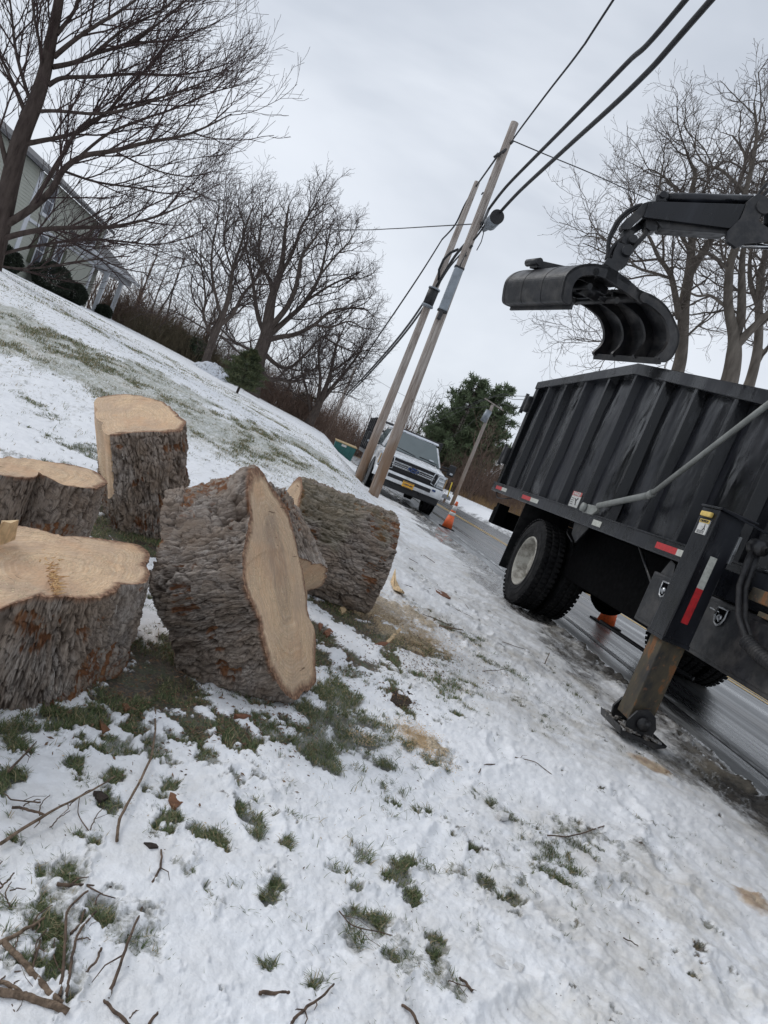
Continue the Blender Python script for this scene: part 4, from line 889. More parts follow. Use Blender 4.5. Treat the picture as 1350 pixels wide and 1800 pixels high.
def build_truck():
    K = MAT['black_paint']; root = thing('grapple_truck', (4.0, 7.0, 0), 'black grapple truck with ribbed dump body, outrigger down on the snow, parked at right', 'truck')
    body = MB().bx(SX+.10, 5.18, 4.0, 10.3, 1.24, 1.34, .01)
    body.bx(5.13, 5.18, 4.0, 10.35, 1.34, 2.80); body.bx(SX+.12, 5.13, 4.0, 4.06, 1.34, 2.30)
    box = body.build('dump_body', K, root)
    # dented side sheet
    ys = np.linspace(3.95, 10.36, 520); vs = np.linspace(0, 1, 110); YY, VV = np.meshgrid(ys, vs, indexing='ij')
    tz = np.where(YY > 7.06, 2.80, 2.80-(7.06-YY)*.168); ZZ = 1.27+VV*(tz-1.27)
    ribs = [4.42, 5.07, 5.72, 6.36, 7.05, 7.72, 8.41, 9.10, 9.78]; cen = np.array([3.8]+ribs+[10.3])
    k_ = np.clip(np.searchsorted(cen, YY)-1, 0, len(cen)-2); u = (YY-cen[k_])/(cen[k_+1]-cen[k_])
    XX = SX+.095-.020*np.sin(np.pi*np.clip(u, 0, 1))*np.sin(np.pi*VV)**.6*(.6+.8*_h(k_, k_*0, k_*0, 5)) + .012*fbm(YY*2.6, ZZ*1.3, 0, 3, 7) + .004*fbm(YY*8, ZZ*3.5, 0, 3, 8)
    F_ = grid_faces(len(ys), len(vs)); P = np.stack([XX, YY, ZZ], -1).reshape(-1, 3)
    P2 = P+np.array([.035, 0, 0])
    link('side_sheet', np_mesh('side_sheet', np.vstack([P, P2]), np.vstack([F_, F_[:, ::-1]+len(P)]), K), box)
    for y in ribs:
        m = MB(); t = topz(y)-.08
        # channel rib with tapered flanks
        m.prism([(SX+.10, y-.062, 1.28), (SX+.012, y-.030, 1.28), (SX+.012, y+.030, 1.28), (SX+.10, y+.062, 1.28)], (0, 0, t-1.28), .006)
        m.build('rib', K, box)
    m = MB().bx(SX+.01, SX+.11, 10.26, 10.40, 1.15, 2.87, .008); m.build('corner_post', K, box)
    # top rail in two straight runs
    for side in (0, 1):
        x0 = SX-.01 if not side else 5.12; m = MB()
        m.prism([(x0, 7.06, 2.775), (x0, 10.40, 2.775), (x0, 10.40, 2.885), (x0, 7.06, 2.885), (x0, 3.95, 2.885-3.11*.168), (x0, 3.95, 2.775-3.11*.168)], (.11, 0, 0), .012)
        m.build('top_rail', K, box)
    MB().prism([(SX+.0, 4.0, 2.26), (SX+.0, 4.0, 2.36), (5.2, 4.0, 2.36), (5.2, 4.0, 2.26)], (0, -.08, 0), .01).build('top_rail', K, box)
    m = MB().bx(SX-.02, SX+.10, 3.6, 10.42, 1.155, 1.285, .010); m.bx(SX-.03, SX+.03, 3.6, 10.42, 1.279, 1.291, .002); m.build('bottom_rail', K, box)
    MB().bx(5.12, 5.24, 3.6, 10.42, 1.155, 1.285, .01).build('bottom_rail', K, box)
    rd = MB().bx(SX+.10, 5.14, 10.34, 10.40, 1.34, 2.80, .006)
    for y in (3.3, 3.8, 4.3, 4.8): rd.bx(y-.04, y+.04, 10.40, 10.46, 1.34, 2.80, .005)
    rd = rd.build('tail_door', K, box)
    for z0, z1 in ((2.42, 2.66), (1.58, 1.84)):
        m = MB().bx(SX-.035, SX+.06, 10.42, 10.56, z0, z1, .02); m.tube([(SX-.03, 10.55, z0-.03), (SX-.03, 10.55, z1+.03)], .028, 12); m.build('hinge', MAT['black_steel'], box)
    # reflective tape on the rail
    def tape(a, b, c, z0=1.195, z1=1.245, x=SX-.0225):
        MB().bx(x-.0015, x+.001, b, a, z0, z1).build('red_reflector', MAT['red_tape'], box)
        MB().bx(x-.0015, x+.001, c, b, z0, z1).build('white_reflector', MAT['white_tape'], box)
    tape(10.20, 9.88, 9.62); tape(8.86, 8.50, 8.20); tape(5.22, 4.90, 4.66)
    MB().bx(SX-.0245, SX-.0215, 6.30, 6.50, 1.19, 1.245).build('white_reflector', MAT['white_tape'], box)
    # warning sticker
    y0, y1 = 7.50, 7.24
    MB().bx(SX+.068, SX+.0715, y1, y0, 1.30, 1.47).build('sticker', MAT['sticker_white'], box)
    MB().bx(SX+.064, SX+.067, y1, y0, 1.425, 1.47).build('sticker_header', MAT['sticker_red'], box)
    put_text('DANGER', .052, (SX+.062, (y0+y1)/2, 1.447), (0, -1, 0), (0, 0, 1), MAT['sticker_white'], box, bold=True)
    m = MB(); xx = SX+.066
    m.tube([(xx, 7.31, 1.325), (xx, 7.335, 1.37), (xx, 7.30, 1.405)], .006, 5); m.tube([(xx, 7.335, 1.37), (xx, 7.37, 1.395)], .005, 5)
    for k in range(4): m.bx(xx-.001, xx+.001, 7.40, 7.475, 1.325+.022*k, 1.331+.022*k)
    m.build('pictogram', MAT['ink'], box)
    # chassis
    ch = MB()
    for x in (3.60, 4.38): ch.bx(x, x+.09, 1.2, 10.2, .82, 1.08, .01); ch.bx(x-.02, x+.11, 3.6, 10.2, 1.085, 1.155, .005)
    for y in (2.2, 3.6, 4.8, 6.0, 7.3, 9.0, 10.1): ch.bx(3.69, 4.38, y-.05, y+.05, .86, 1.04)
    for y in np.arange(4.2, 10.2, .6): ch.bx(SX+.10, 5.12, y-.03, y+.03, 1.16, 1.24)
    ch.bx(3.30, 4.80, 4.2, 7.0, .78, 1.15, .02)           # hoist block added between the rails to keep the underside dark
    ch.build('chassis', MAT['frame_black'], root)
    m = MB().bx(3.15, 3.32, 4.6, 7.55, .55, 1.16, .02); m.bx(4.86, 5.16, 4.7, 6.7, .55, 1.16, .03); m.bx(3.4, 4.6, 5.2, 5.9, .50, .86, .05); m.build('underbody_blocks', MAT['frame_black'], root)  # blocks added to close the view beneath the body and keep it black
    ax = MB().tube([(3.1, 8.1, .52), (5.0, 7.75, .52)], .085, 16)
    ax.lathe([(.02, -.24), (.13, -.22), (.21, -.10), (.23, 0), (.21, .10), (.13, .22), (.02, .24)], (4.02, 8.05, .50), (0, 1, 0), 24)
    for x in (3.52, 4.50): ax.bx(x-.05, x+.05, 7.2, 8.9, .62, .68, .01); ax.bx(x-.05, x+.05, 7.5, 8.7, .68, .74, .01)
    ax.build('axle', MAT['frame_black'], root)
    wheel(root, 2.86, 3.12, 8.10, .515); wheel(root, 3.20, 3.46, 8.10, .515, rim=False)
    wheel(root, 4.93, 5.19, 7.55, .50, out=1); wheel(root, 4.60, 4.86, 7.55, .50, rim=False, out=1)
    # fenders, flap, rear bumper
    m = MB().box((3.16, 8.82, .745), (.64, .016, .93), .004, Matrix.Rotation(.03, 3, 'X')); m.build('mud_flap', MAT['rubber'], root)
    m = MB().prism([(3.02, 7.52, 1.16), (3.02, 7.10, 1.16), (3.02, 7.28, .95), (3.02, 7.46, 1.03)], (.014, 0, 0)); m.tube([(3.0, 7.30, .95), (3.0, 7.52, 1.01), (3.0, 7.56, 1.05)], .008, 6); m.build('fender_bracket', MAT['black_steel'], root)
    m = MB().bx(2.88, 5.1, 10.05, 10.25, .70, .95, .02); m.bx(2.86, 3.02, 9.95, 10.10, .72, 1.02, .01); m.build('rear_bumper', MAT['frame_black'], root)
    m = MB().tube([(2.84, 10.30, 1.14), (2.83, 10.1, 1.08), (2.84, 9.8, 1.10), (2.85, 9.5, 1.15)], .008, 6); m.build('cable', MAT['cable'], root)
    m = MB().tube([(2.95, 5.80, 1.17), (2.95, 5.20, .84)], .014, 8); m.build('strut', MAT['black_steel'], root)
    m = MB().tube([(3.5, 7.0, .30), (3.9, 6.6, .22), (4.2, 6.2, .20)], .02, 8); m.build('brake_hose', MAT['cable'], root)
    # toolbox
    tb = MB().bx(2.80, 3.30, 3.40, 5.12, .63, 1.03, .012); tb.bx(2.792, 2.802, 4.62, 5.09, .66, 1.0, .004); tb.bx(2.792, 2.802, 3.45, 4.44, .66, 1.0, .004)
    tb.prism([(2.82, 5.06, 1.03), (2.82, 4.88, 1.03), (2.82, 4.92, 1.13), (2.82, 5.0, 1.15)], (.012, 0, 0)); tb = tb.build('toolbox', MAT['black_steel'], root)
    for y in (4.86, 4.13):
        a = [(y+.052, .985), (y+.052, .93), (y+.030, .885), (y, .872), (y-.030, .885), (y-.052, .93), (y-.052, .985)]
        m = MB().tube([(2.785, q, w) for q, w in a+[a[0], a[1]]], .0075, 6); m.build('latch', MAT['steel'], tb)
        m = MB().prism([(2.789, q*.999+.0, w) for q, w in a], (.004, 0, 0)); m.build('latch_plate', MAT['frame_black'], tb)
        m = MB().lathe([(.022, 0), (.020, -.010), (.0, -.012)], (2.786, y, .925), (1, 0, 0), 16); m.beam((2.778, y+.015, .93), (2.775, y-.022, .90), .01, .012, .002); m.build('latch_handle', MAT['steel'], tb)
    m = MB().tube([(2.775, 4.13+.01, .955), (2.755, 4.13+.085, .958)], .005, 6); m.build('latch_key', MAT['steel'], tb)
    m = MB().bx(2.86, 3.3, 1.6, 3.38, .66, 1.16, .02); m.build('hydraulic_tank', MAT['frame_black'], root)
    MB().tube([(2.70, 3.86, 1.285), (2.70, 2.6, 1.30)], .012, 10).build('hydraulic_rod', MAT['chrome'], root)
    m = MB().bx(2.76, 2.80, 2.6, 3.93, 1.10, 1.18, .006); m.bx(2.77, 2.81, 2.6, 3.8, 1.03, 1.06, .004); m.build('guard_rail', MAT['rusty'], root)
    # outrigger
    o = MB().bx(2.45, 2.635, 4.06, 4.255, .665, 1.535, .008)
    o.bx(2.445, 2.640, 4.055, 4.26, .665, .69, .003); o.bx(2.44, 2.70, 4.03, 4.265, 1.535, 1.549, .004)
    o.prism([(2.44, 4.03, 1.549), (2.90, 4.00, 1.50), (2.90, 4.00, 1.49), (2.44, 4.03, 1.537)], (0, .012, 0))
    o.bx(2.63, 4.2, 4.08, 4.24, 1.04, 1.22, .01); o.bx(2.63, 2.665, 4.10, 4.20, 1.1, 1.46, .004)
    o = o.build('outrigger', K, root)
    MB().bx(2.475, 2.635, 4.085, 4.245, .12, .70, .006).build('outrigger_leg', MAT['rusty'], o)
    f = MB()
    for yy in (4.045, 4.265): f.prism([(2.47, yy, .055), (2.64, yy, .055), (2.655, yy, .13), (2.62, yy, .20), (2.555, yy, .23), (2.49, yy, .20), (2.455, yy, .13)], (0, .018, 0), .003)
    f.tube([(2.555, 4.02, .135), (2.555, 4.31, .135)], .032, 14); f.lathe([(.045, 0), (.045, -.02), (.0, -.022)], (2.555, 4.04, .135), (0, 1, 0), 14)
    f.prism([(2.40, 4.0, .085), (2.42, 4.0, .035), (2.68, 4.0, .025), (2.735, 4.0, .05), (2.74, 4.0, .068), (2.68, 4.0, .05), (2.44, 4.0, .060)], (0, .31, 0), .004)
    f = f.build('outrigger_foot', MAT['black_steel'], o)
    b = MB(); rnd = random.Random(3)
    for k in range(60):
        b.box((2.42+rnd.random()*.30, 4.0+rnd.random()*.30, .058+rnd.random()*.02), (rnd.uniform(.015, .05), rnd.uniform(.015, .05), rnd.uniform(.008, .022)), .004, Matrix.Rotation(rnd.random()*3, 3, 'Z'), 1)
    b.build('caked_mud', MAT['caked'], f)['kind'] = 'stuff'
    MB().bx(2.515, 2.562, 4.0575, 4.0605, 1.045, 1.255).build('white_reflector', MAT['white_tape'], o)
    MB().bx(2.515, 2.562, 4.0575, 4.0605, .81, 1.045).build('red_reflector', MAT['red_tape'], o)
    MB().bx(2.4435, 2.4495, 4.10, 4.21, 1.36, 1.455).build('sticker', MAT['sticker_white'], o)
    MB().bx(2.4405, 2.443, 4.10, 4.21, 1.432, 1.455).build('sticker_header', MAT['sticker_yellow'], o)
    put_text('CAUTION', .02, (2.439, 4.155, 1.443), (0, -1, 0), (0, 0, 1), MAT['ink'], o, bold=True)
    m = MB(); m.tube([(2.441, 4.135, 1.425), (2.441, 4.13, 1.40), (2.441, 4.145, 1.385)], .0022, 5); m.tube([(2.441, 4.13, 1.40), (2.441, 4.118, 1.39)], .002, 5)
    for k in range(3): m.bx(2.4415, 2.443, 4.12, 4.195, 1.366+.007*k, 1.3685+.007*k)
    m.build('pictogram', MAT['ink'], o)
    MB().bx(2.425, 2.448, 4.10, 4.215, 1.472, 1.505, .008).build('marker_lamp', MAT['sticker_yellow'], o)
    m = MB().bx(2.632, 2.650, 4.048, 4.066, 1.25, 1.43, .002).build('serial_strip', MAT['steel'], o)
    m = MB().lathe([(.0, -.05), (.045, -.045), (.052, -.01), (.052, .05), (.03, .06)], (2.755, 4.02, 1.41), (0, 1, 0), 18); m.lathe([(.022, -.085), (.026, -.05)], (2.76, 4.02, 1.41), (0, 1, 0), 8); m.build('pivot_pin', MAT['black_steel'], o)
    for dx in (0, .045):
        a = atX(1290+dx*300, 952, 2.66); pts = [(2.72+dx, 4.02, 1.37), (2.69+dx, 3.97, 1.30), (2.68+dx, 3.93, 1.15), (2.69+dx, 3.84, .99), (2.72+dx, 3.70, .86), (2.76+dx, 3.48, .80), (2.80, 3.1, .80)]
        MB().tube(pts, .017, 10).build('hose', MAT['hose'], o)
    pts = [(2.72, 3.72, .875), (2.745, 3.60, .835), (2.77, 3.46, .81), (2.80, 3.25, .80), (2.82, 3.0, .80)]; m = MB().tube(pts, .040, 14)
    for k in range(26):
        f_ = k/25*3.999; i = int(f_); p = np.array(pts[i])*(1-f_+i)+np.array(pts[i+1])*(f_-i); q = unit(np.array(pts[i+1])-np.array(pts[i])); m.lathe([(.040, -.006), (.045, 0), (.040, .006)], p, q, 12)
    m.build('hose_sleeve', MAT['hose'], o)
    # tarp arm
    a = atX(1030, 893, 2.745); b = atX(1052, 889, 2.74); c = atX(1143, 870, 2.70); d = atX(1350, 711, 2.60); d2 = c+(d-c)*1.5
    m = MB().tube([b, c], .028, 14); m.tube([c, d2], .021, 14); m.tube([c-(c-b)*.02, c+(d-c)*.03], .032, 12)
    m.tube([c+np.array([0, 0, -.035]), c+np.array([0, 0, .03])], .012, 8)
    m.prism([a+np.array([.01, .09, -.05]), a+np.array([.01, -.16, -.045]), a+np.array([.01, -.24, .01]), a+np.array([.01, -.20, .05]), a+np.array([.01, .02, .045]), a+np.array([.01, .09, .01])], (.035, 0, 0), .008)
    m.lathe([(.045, 0), (.045, -.03), (.0, -.034)], a+np.array([0, .04, 0]), (1, 0, 0), 16)
    m.build('tarp_arm', MAT['grey_arm'], root)

    # ---------------- grapple
    fh = np.array([math.sin(YAW), math.cos(YAW), 0]); Wd = unit(-.46*R0+.88*fh); P0 = atY(1085, 480, 6.2); Wv = Wd*.92
    def n5(pts): return [onplane(x/2.8125+870, y/2.8125+300, P0, Wd) for x, y in pts]
    def curve(pts, k=6):
        out = []; n = len(pts)
        for i in range(n-1):
            p0, p1, p2, p3 = pts[max(i-1, 0)], pts[i], pts[i+1], pts[min(i+2, n-1)]
            for f in np.linspace(0, 1, k, endpoint=False):
                out.append(.5*((2*p1)+(-p0+p2)*f+(2*p0-5*p1+4*p2-p3)*f*f+(-p0+3*p1-3*p2+p3)*f**3))
        return out+[pts[-1]]
    G = MB(); cc = n5([(600, 530)])[0]
    G.prism([cc+U0*.02-Wd*-.30, cc+R0*.16+U0*-.02+Wd*.30, cc+R0*.16+U0*-.10+Wd*.30, cc+U0*-.08+Wd*.30], Wd*.30, .01)
    gr = G.build('grapple', MAT['black_steel'], root)
    def jaw(outer, inner, name, plates, shell_th=.022):
        O = curve(n5(outer)); I = curve(n5(inner)); m = MB()
        for off, th in plates: 
            poly = [p+Wv*off for p in O]+[p+Wv*off for p in I[::-1]]; m.prism(poly, Wd*th)
        # shell along the outer curve
        bm = m.bm; n = len(O); cen_ = sum(O+I)/len(O+I); rows = []
        for p, q in zip(O, [I[min(int(i*len(I)/n), len(I)-1)] for i in range(n)]):
            dn = unit(q-p); rows.append([bm.verts.new(Vector(v)) for v in (p+dn*.003, p+Wv+dn*.003, p+Wv+dn*(.003+shell_th), p+dn*(.003+shell_th))])
        for i in range(n-1):
            for k in range(4): bm.faces.new((rows[i][k], rows[i][(k+1) % 4], rows[i+1][(k+1) % 4], rows[i+1][k])).smooth = False
        bm.faces.new(rows[0][::-1]); bm.faces.new(rows[-1])
        jw = m.build(name, MAT['black_steel'], gr)
        # cutting lip
        t0, t1 = O[-1], I[-1]; l = MB().beam((t0+t1)/2-Wv*.01, (t0+t1)/2+Wv*1.01, .06, .022, .004, up=unit(O[-1]-O[-3])); l.build('cutting_lip', MAT['black_steel'], jw)
        return jw
    jaw([(610,498),(560,474),(500,460),(440,462),(390,480),(350,520),(332,590),(332,645),(378,670)], [(600,560),(540,530),(480,516),(430,522),(398,550),(382,590),(380,625),(380,650),(379,668)], 'left_jaw' if False else 'jaw', [(0, .035), (.33, .03), (.66, .03), (.965, .035)])
    jaw([(700,580),(740,598),(790,620),(850,670),(890,740),(912,800),(908,860),(882,918),(850,945),(822,948)], [(700,632),(740,650),(790,682),(838,730),(860,790),(860,842),(838,884),(812,908),(802,922),(808,936)], 'jaw', [(0, .035), (.33, .03), (.66, .03), (.965, .035)])
    fr = MB()
    for off in (0, .965): fr.prism([p+Wv*off for p in curve(n5([(560,474),(620,508),(680,555),(730,600)]))]+[p+Wv*off for p in curve(n5([(725,660),(660,610),(600,570),(545,532)]))], Wd*.04, .004)
    pv = n5([(735, 628), (500, 500), (640, 540)])
    fr.tube([pv[0]-Wv*.02, pv[0]+Wv*1.03], .045, 16); fr.tube([pv[1]-Wv*.0, pv[1]+Wv*1.0], .035, 14); fr.beam(pv[2]+Wv*.0, pv[2]+Wv*1.0, .16, .05, .006)
    fr.build('frame', MAT['black_steel'], gr)
    cy = MB(); q0, q1 = n5([(505, 570), (640, 640)])
    for off in (.25, .72): cy.tube([q0+Wv*off, q0*.4+q1*.6+Wv*off], .055, 16); cy.tube([q0*.4+q1*.6+Wv*off, q1+Wv*off], .026, 12)
    cy.tube([q0+Wv*.1, q0+Wv*.9], .03, 10); cy.tube([q1+Wv*.1, q1+Wv*.9], .03, 10)
    h0, h1 = n5([(390, 600), (540, 640)]); 
    for off in (.45, .55): cy.beam(h0+Wv*off, h1+Wv*off, .05, .05, .005)
    cy.build('cylinder', MAT['black_steel'], gr)
    b0, b1 = [p+Wv*.75 for p in n5([(420, 452), (590, 490)])]; MB().beam(b0+U0*.03, b1+U0*.03, .12, .07, .008).tube([b0+U0*.05-Wv*.1, b0+U0*.05+Wv*.12], .035, 10).build('hose_guard', MAT['black_steel'], gr)
    # rotator and hanger, in the plane of the boom
    C1 = P0+Wv*.45
    def n6(pts, dz=0.0): return [onplane(x/2.8125+870, y/2.8125+300, C1+fw*dz, fw) for x, y in pts]
    def pl(pts, dz, th, m, bev=.005): m.prism(n6(pts, dz), fh*th, bev)
    ro = MB(); pl([(540,458),(560,430),(650,450),(640,470),(606,500)], -.10, .20, ro); pl([(590,395),(612,352),(672,375),(682,392),(650,470),(578,440)], -.08, .16, ro)
    pl([(625,350),(640,320),(632,300),(650,278),(668,290),(690,300),(668,330),(680,360),(655,372)], -.05, .10, ro); a_, b_ = n6([(640, 410), (620, 440)]); ro.tube([a_-fh*.12, a_+fh*.12], .05, 14)
    for q in n6([(646, 272), (668, 352)]): ro.tube([q-fh*.10, q+fh*.10], .038, 12)
    ro.build('rotator', MAT['black_steel'], root)
    hg = MB(); pl([(630,290),(628,262),(690,205),(735,160),(765,150),(745,215),(700,255),(668,290)], -.10, .035, hg); pl([(650,300),(700,262),(735,235),(752,240),(755,262),(740,280),(705,300),(668,330)], .06, .035, hg)
    pl([(750,235),(815,252),(800,295),(770,298),(748,280)], -.07, .14, hg); hg.build('hanger', MAT['black_steel'], root)
    st = MB(); pl([(765,150),(1270,166),(1225,236),(1165,285),(735,230)], -.13, .26, st, .006); st.build('stick_boom', MAT['black_paint'], root)
    st = MB(); pl([(790,236),(1170,288),(1150,312),(828,286)], -.09, .18, st, .004); st.build('inner_boom', MAT['black_steel'], root)
    a_, b_ = n6([(822, 133), (1268, 146)]); st = MB().tube([a_, b_], .046, 20); st.tube([a_-unit(b_-a_)*.03, a_+unit(b_-a_)*.05], .056, 16); st.tube([a_-unit(b_-a_)*.01-fh*.09, a_-unit(b_-a_)*.01+fh*.09], .03, 12)
    pl([(795,150),(800,118),(835,118),(850,150)], -.07, .14, st); st.build('cylinder', MAT['black_paint'], root)
    jt = MB(); pl([(1150,350),(1148,300),(1215,240),(1250,150),(1300,112),(1345,130),(1330,190),(1300,250),(1370,300),(1520,290),(1560,360),(1400,340),(1240,356),(1195,382)], -.15, .05, jt, .006); pl([(1150,350),(1148,300),(1215,240),(1250,150),(1300,112),(1345,130),(1330,190),(1300,250),(1370,300),(1520,290),(1560,360),(1400,340),(1240,356),(1195,382)], .10, .05, jt, .006)
    q = n6([(1290, 205)])[0]; jt.tube([q-fh*.17, q+fh*.17], .07, 18); jt.build('boom_joint', MAT['black_steel'], root)
    a_, b_, b2 = n6([(1200, 366), (1350, 378), (1700, 400)]); MB().tube([a_, b2], .024, 16).build('hydraulic_rod', MAT['chrome'], root)
    mbm = MB(); e0 = n6([(1300, 230)])[0]; e1_ = np.array([4.0, 2.7, 2.3]); far = n6([(1750, 250)])[0]; mbm.beam(e0+unit(far-e0)*.1, far, .22, .26, .02); mbm.beam(far, e1_, .24, .30, .02); mbm.tube([e1_+np.array([0, 0, .2]), (4.0, 2.7, 1.1)], [.2, .26], 20)
    mbm.build('main_boom', MAT['black_paint'], root)
    for pts, r in (([(728,168),(700,176),(655,200),(612,240),(590,275),(562,340),(558,400),(552,440)], .017), ([(735,176),(705,184),(660,212),(620,250),(596,290),(568,350),(564,410),(575,440)], .013), ([(752,270),(748,300),(735,325),(705,355),(680,385),(648,405),(620,430)], .024), ([(640,330),(600,360),(575,395),(560,440)], .020), ([(1345,62),(1320,90),(1296,130),(1280,170)], .014), ([(1360,90),(1335,115),(1310,150),(1292,190)], .014)):
        MB().tube(curve(n6(pts, -.03), 4), r, 8).build('hose', MAT['hose'], root)
    # cab, ahead of the camera's frame
    cb = MB().bx(2.95, 5.1, -1.6, .6, .9, 2.7, .12); cb.bx(3.1, 4.95, -3.0, -1.6, .8, 1.8, .12); cb.build('cab', MAT['black_paint'], root)
    for x0, o_ in ((2.92, -1), (4.85, 1)): wheel(root, x0, x0+.26, -2.0, .50, out=o_)
build_truck()
# ------------------------------------------------------------------ white pickup with a stake body
def build_pickup():
    CX, FY, CZ0 = 2.88, 19.0, -.125
    root = thing('pickup_truck', (CX, FY, CZ0), 'white pickup with chrome grille and black stake body, parked beyond the poles', 'pickup truck')
    def T(x, y, z): return (CX+x, FY+y, CZ0+z)
    class LB(MB):
        pass
    def lbx(m, x0, x1, y0, y1, z0, z1, bev=0.0): return m.bx(CX+x0, CX+x1, FY+y0, FY+y1, CZ0+z0, CZ0+z1, bev)
    # lower body loft
    def half(w, zb, zt, c): return [(w-.05, zb), (w, zb+.12), (w+.005, (zb+zt)/2), (w-.005, zt-.16), (w-.035, zt-.06), (w-.10, zt-.01), (w-.25, zt+.01+c*.3), (w*.5, zt+.015+c), (.12, zt+.01+c*1.2), (0, zt+.01+c*1.2)]
    stn = [(.06, .93, .62, 1.13, .0), (.12, .975, .60, 1.17, .02), (.35, .99, .58, 1.21, .03), (.9, 1.0, .58, 1.26, .035), (1.30, 1.005, .58, 1.30, .03), (1.5, 1.01, .5, 1.33, 0), (3.45, 1.01, .5, 1.34, 0), (3.52, .98, .52, 1.32, 0)]
    m = MB(); bm = m.bm; rings = []
    for y, w, zb, zt, c in stn:
        h = half(w, zb, zt, c); pts = h+[(-x, z) for x, z in h[::-1][1:]]; rings.append([bm.verts.new(T(x, y, z)) for x, z in pts])
    for a, b in zip(rings, rings[1:]):
        for k in range(len(a)-1): bm.faces.new((a[k], a[k+1], b[k+1], b[k])).smooth = True
        bm.faces.new((a[-1], a[0], b[0], b[-1]))
    bm.faces.new(rings[0][::-1]); bm.faces.new(rings[-1]); body = m.build('body', MAT['white_paint'], root)
    # hood creases
    for s in (-1, 1):
        m = MB().tube([T(s*.62, .14, 1.185), T(s*.66, .5, 1.255), T(s*.74, 1.25, 1.325)], .022, 8); m.build('hood_crease', MAT['white_paint'], body)
    # cab top
    b = [(-.95, 1.22, 1.28), (.95, 1.22, 1.28), (.97, 3.48, 1.30), (-.97, 3.48, 1.30)]; t = [(-.72, 1.98, 1.93), (.72, 1.98, 1.93), (.76, 3.28, 1.95), (-.76, 3.28, 1.95)]
    m = MB(); bm = m.bm; B = [bm.verts.new(T(*p)) for p in b]; Tt = [bm.verts.new(T(*p)) for p in t]; fs = [bm.faces.new(B[::-1]), bm.faces.new(Tt)]
    for i in range(4): fs.append(bm.faces.new((B[i], B[(i+1) % 4], Tt[(i+1) % 4], Tt[i])))
    bmesh.ops.bevel(bm, geom=list(set(e for f in fs for e in f.edges)), offset=.07, segments=4, affect='EDGES')
    for f in bm.faces: f.smooth = True
    cab = m.build('cab', MAT['white_paint'], root)
    def pane(p, nm, off, mat='glass', shrink=.90, par=cab):
        P = [np.array(T(*q)) for q in p]; c = sum(P)/4; n = unit(np.cross(P[1]-P[0], P[3]-P[0])); m = MB()
        m.prism([c+(q-c)*np.array([shrink]*3)+n*off for q in P], n*.006, .0); return m.build(nm, MAT[mat], par)
    pane([b[0], b[1], t[1], t[0]], 'windshield', .003, shrink=.91)
    pane([b[3], b[0], t[0], t[3]], 'side_window', .003, shrink=.80); pane([b[1], b[2], t[2], t[1]], 'side_window', .003, shrink=.80)
    rnd = random.Random(2); m = MB()
    for k in range(34):
        x = -.70+1.40*k/33; m.box(T(x, 2.02+rnd.uniform(-.01, .02), 1.945+rnd.uniform(-.006, .006)), (.062, rnd.uniform(.05, .10), rnd.uniform(.02, .045)), .012)
    m.box(T(0, 2.62, 1.965), (1.46, 1.2, .05), .02); m.build('roof_snow', MAT['snow'], cab)
    m = MB(); m.tube([T(-.50, 1.40, 1.445), T(-.18, 1.36, 1.415), T(.10, 1.33, 1.385)], .014, 6); m.tube([T(.22, 1.36, 1.42), T(.52, 1.36, 1.415), T(.80, 1.34, 1.39)], .014, 6); lbx(m, -.80, .80, 1.22, 1.34, 1.325, 1.36, .012); m.build('wiper', MAT['black_plastic'], cab)
    MB().quad(T(.52, 1.325, 1.425), T(.66, 1.325, 1.425), T(.66, 1.365, 1.465), T(.52, 1.365, 1.465)).build('sticker', MAT['lamp_glass'], cab)
    # grille
    g = MB(); lbx(g, -.70, .70, .015, .08, .80, 1.165, .02); g = g.build('grille', MAT['black_plastic'], root)
    m = MB()
    for k in range(9): lbx(m, -.66, .66, .000, .016, .825+.038*k, .832+.038*k)
    m.build('grille_mesh', MAT['black_steel'], g)
    m = MB(); lbx(m, -.60, .60, -.03, .02, 1.035, 1.075, .012); lbx(m, -.60, .60, -.03, .02, .925, .965, .012); lbx(m, -.62, -.16, -.022, .02, .985, 1.01, .006); lbx(m, .16, .62, -.022, .02, .985, 1.01, .006)
    for s in (-1, 1):
        fr = [(s*.56, -.025, .86), (s*.69, -.02, .82), (s*.735, -.01, 1.14), (s*.60, -.02, 1.145), (s*.56, -.025, .86)]; m.tube([T(*q) for q in fr], .017, 8)
    lbx(m, -.71, .71, -.01, .04, 1.155, 1.175, .008); m.build('grille_bar', MAT['chrome'], g)
    def ell(rx, rz, y, d, n=32): return [T(rx*math.cos(a), y, 1.00+rz*math.sin(a)) for a in np.linspace(0, 2*math.pi, n, endpoint=False)]
    MB().prism(ell(.175, .078, -.055, 0), (0, .03, 0), .004).build('emblem_rim', MAT['chrome'], g)
    lg = MB().prism(ell(.155, .062, -.062, 0), (0, .008, 0), .001).build('emblem', MAT['logo_blue'], g)
    me = text_mesh('Ford', .12, T(0, -.066, 1.002), (1, 0, 0), (0, 0, 1), .003, True); me.materials.append(MAT['chrome']); link('emblem_lettering', me, g)
    for s in (-1, 1):
        m = MB().prism([T(s*.73, .015, .80), T(s*.97, .06, .80), T(s*.985, .10, 1.16), T(s*.73, .03, 1.17)], (0, .07, 0), .015); hl = m.build('headlight', MAT['lamp_glass'], root)
        m = MB()
        for z in (.86, .97, 1.08): lbx(m, min(s*.76, s*.93), max(s*.76, s*.93), .012, .03, z, z+.055, .01)
        m.build('reflector', MAT['chrome'], hl); m = MB(); lbx(m, min(s*.955, s*.985), max(s*.955, s*.985), .05, .12, .84, 1.12, .006); m.build('turn_signal', MAT['amber'], hl)
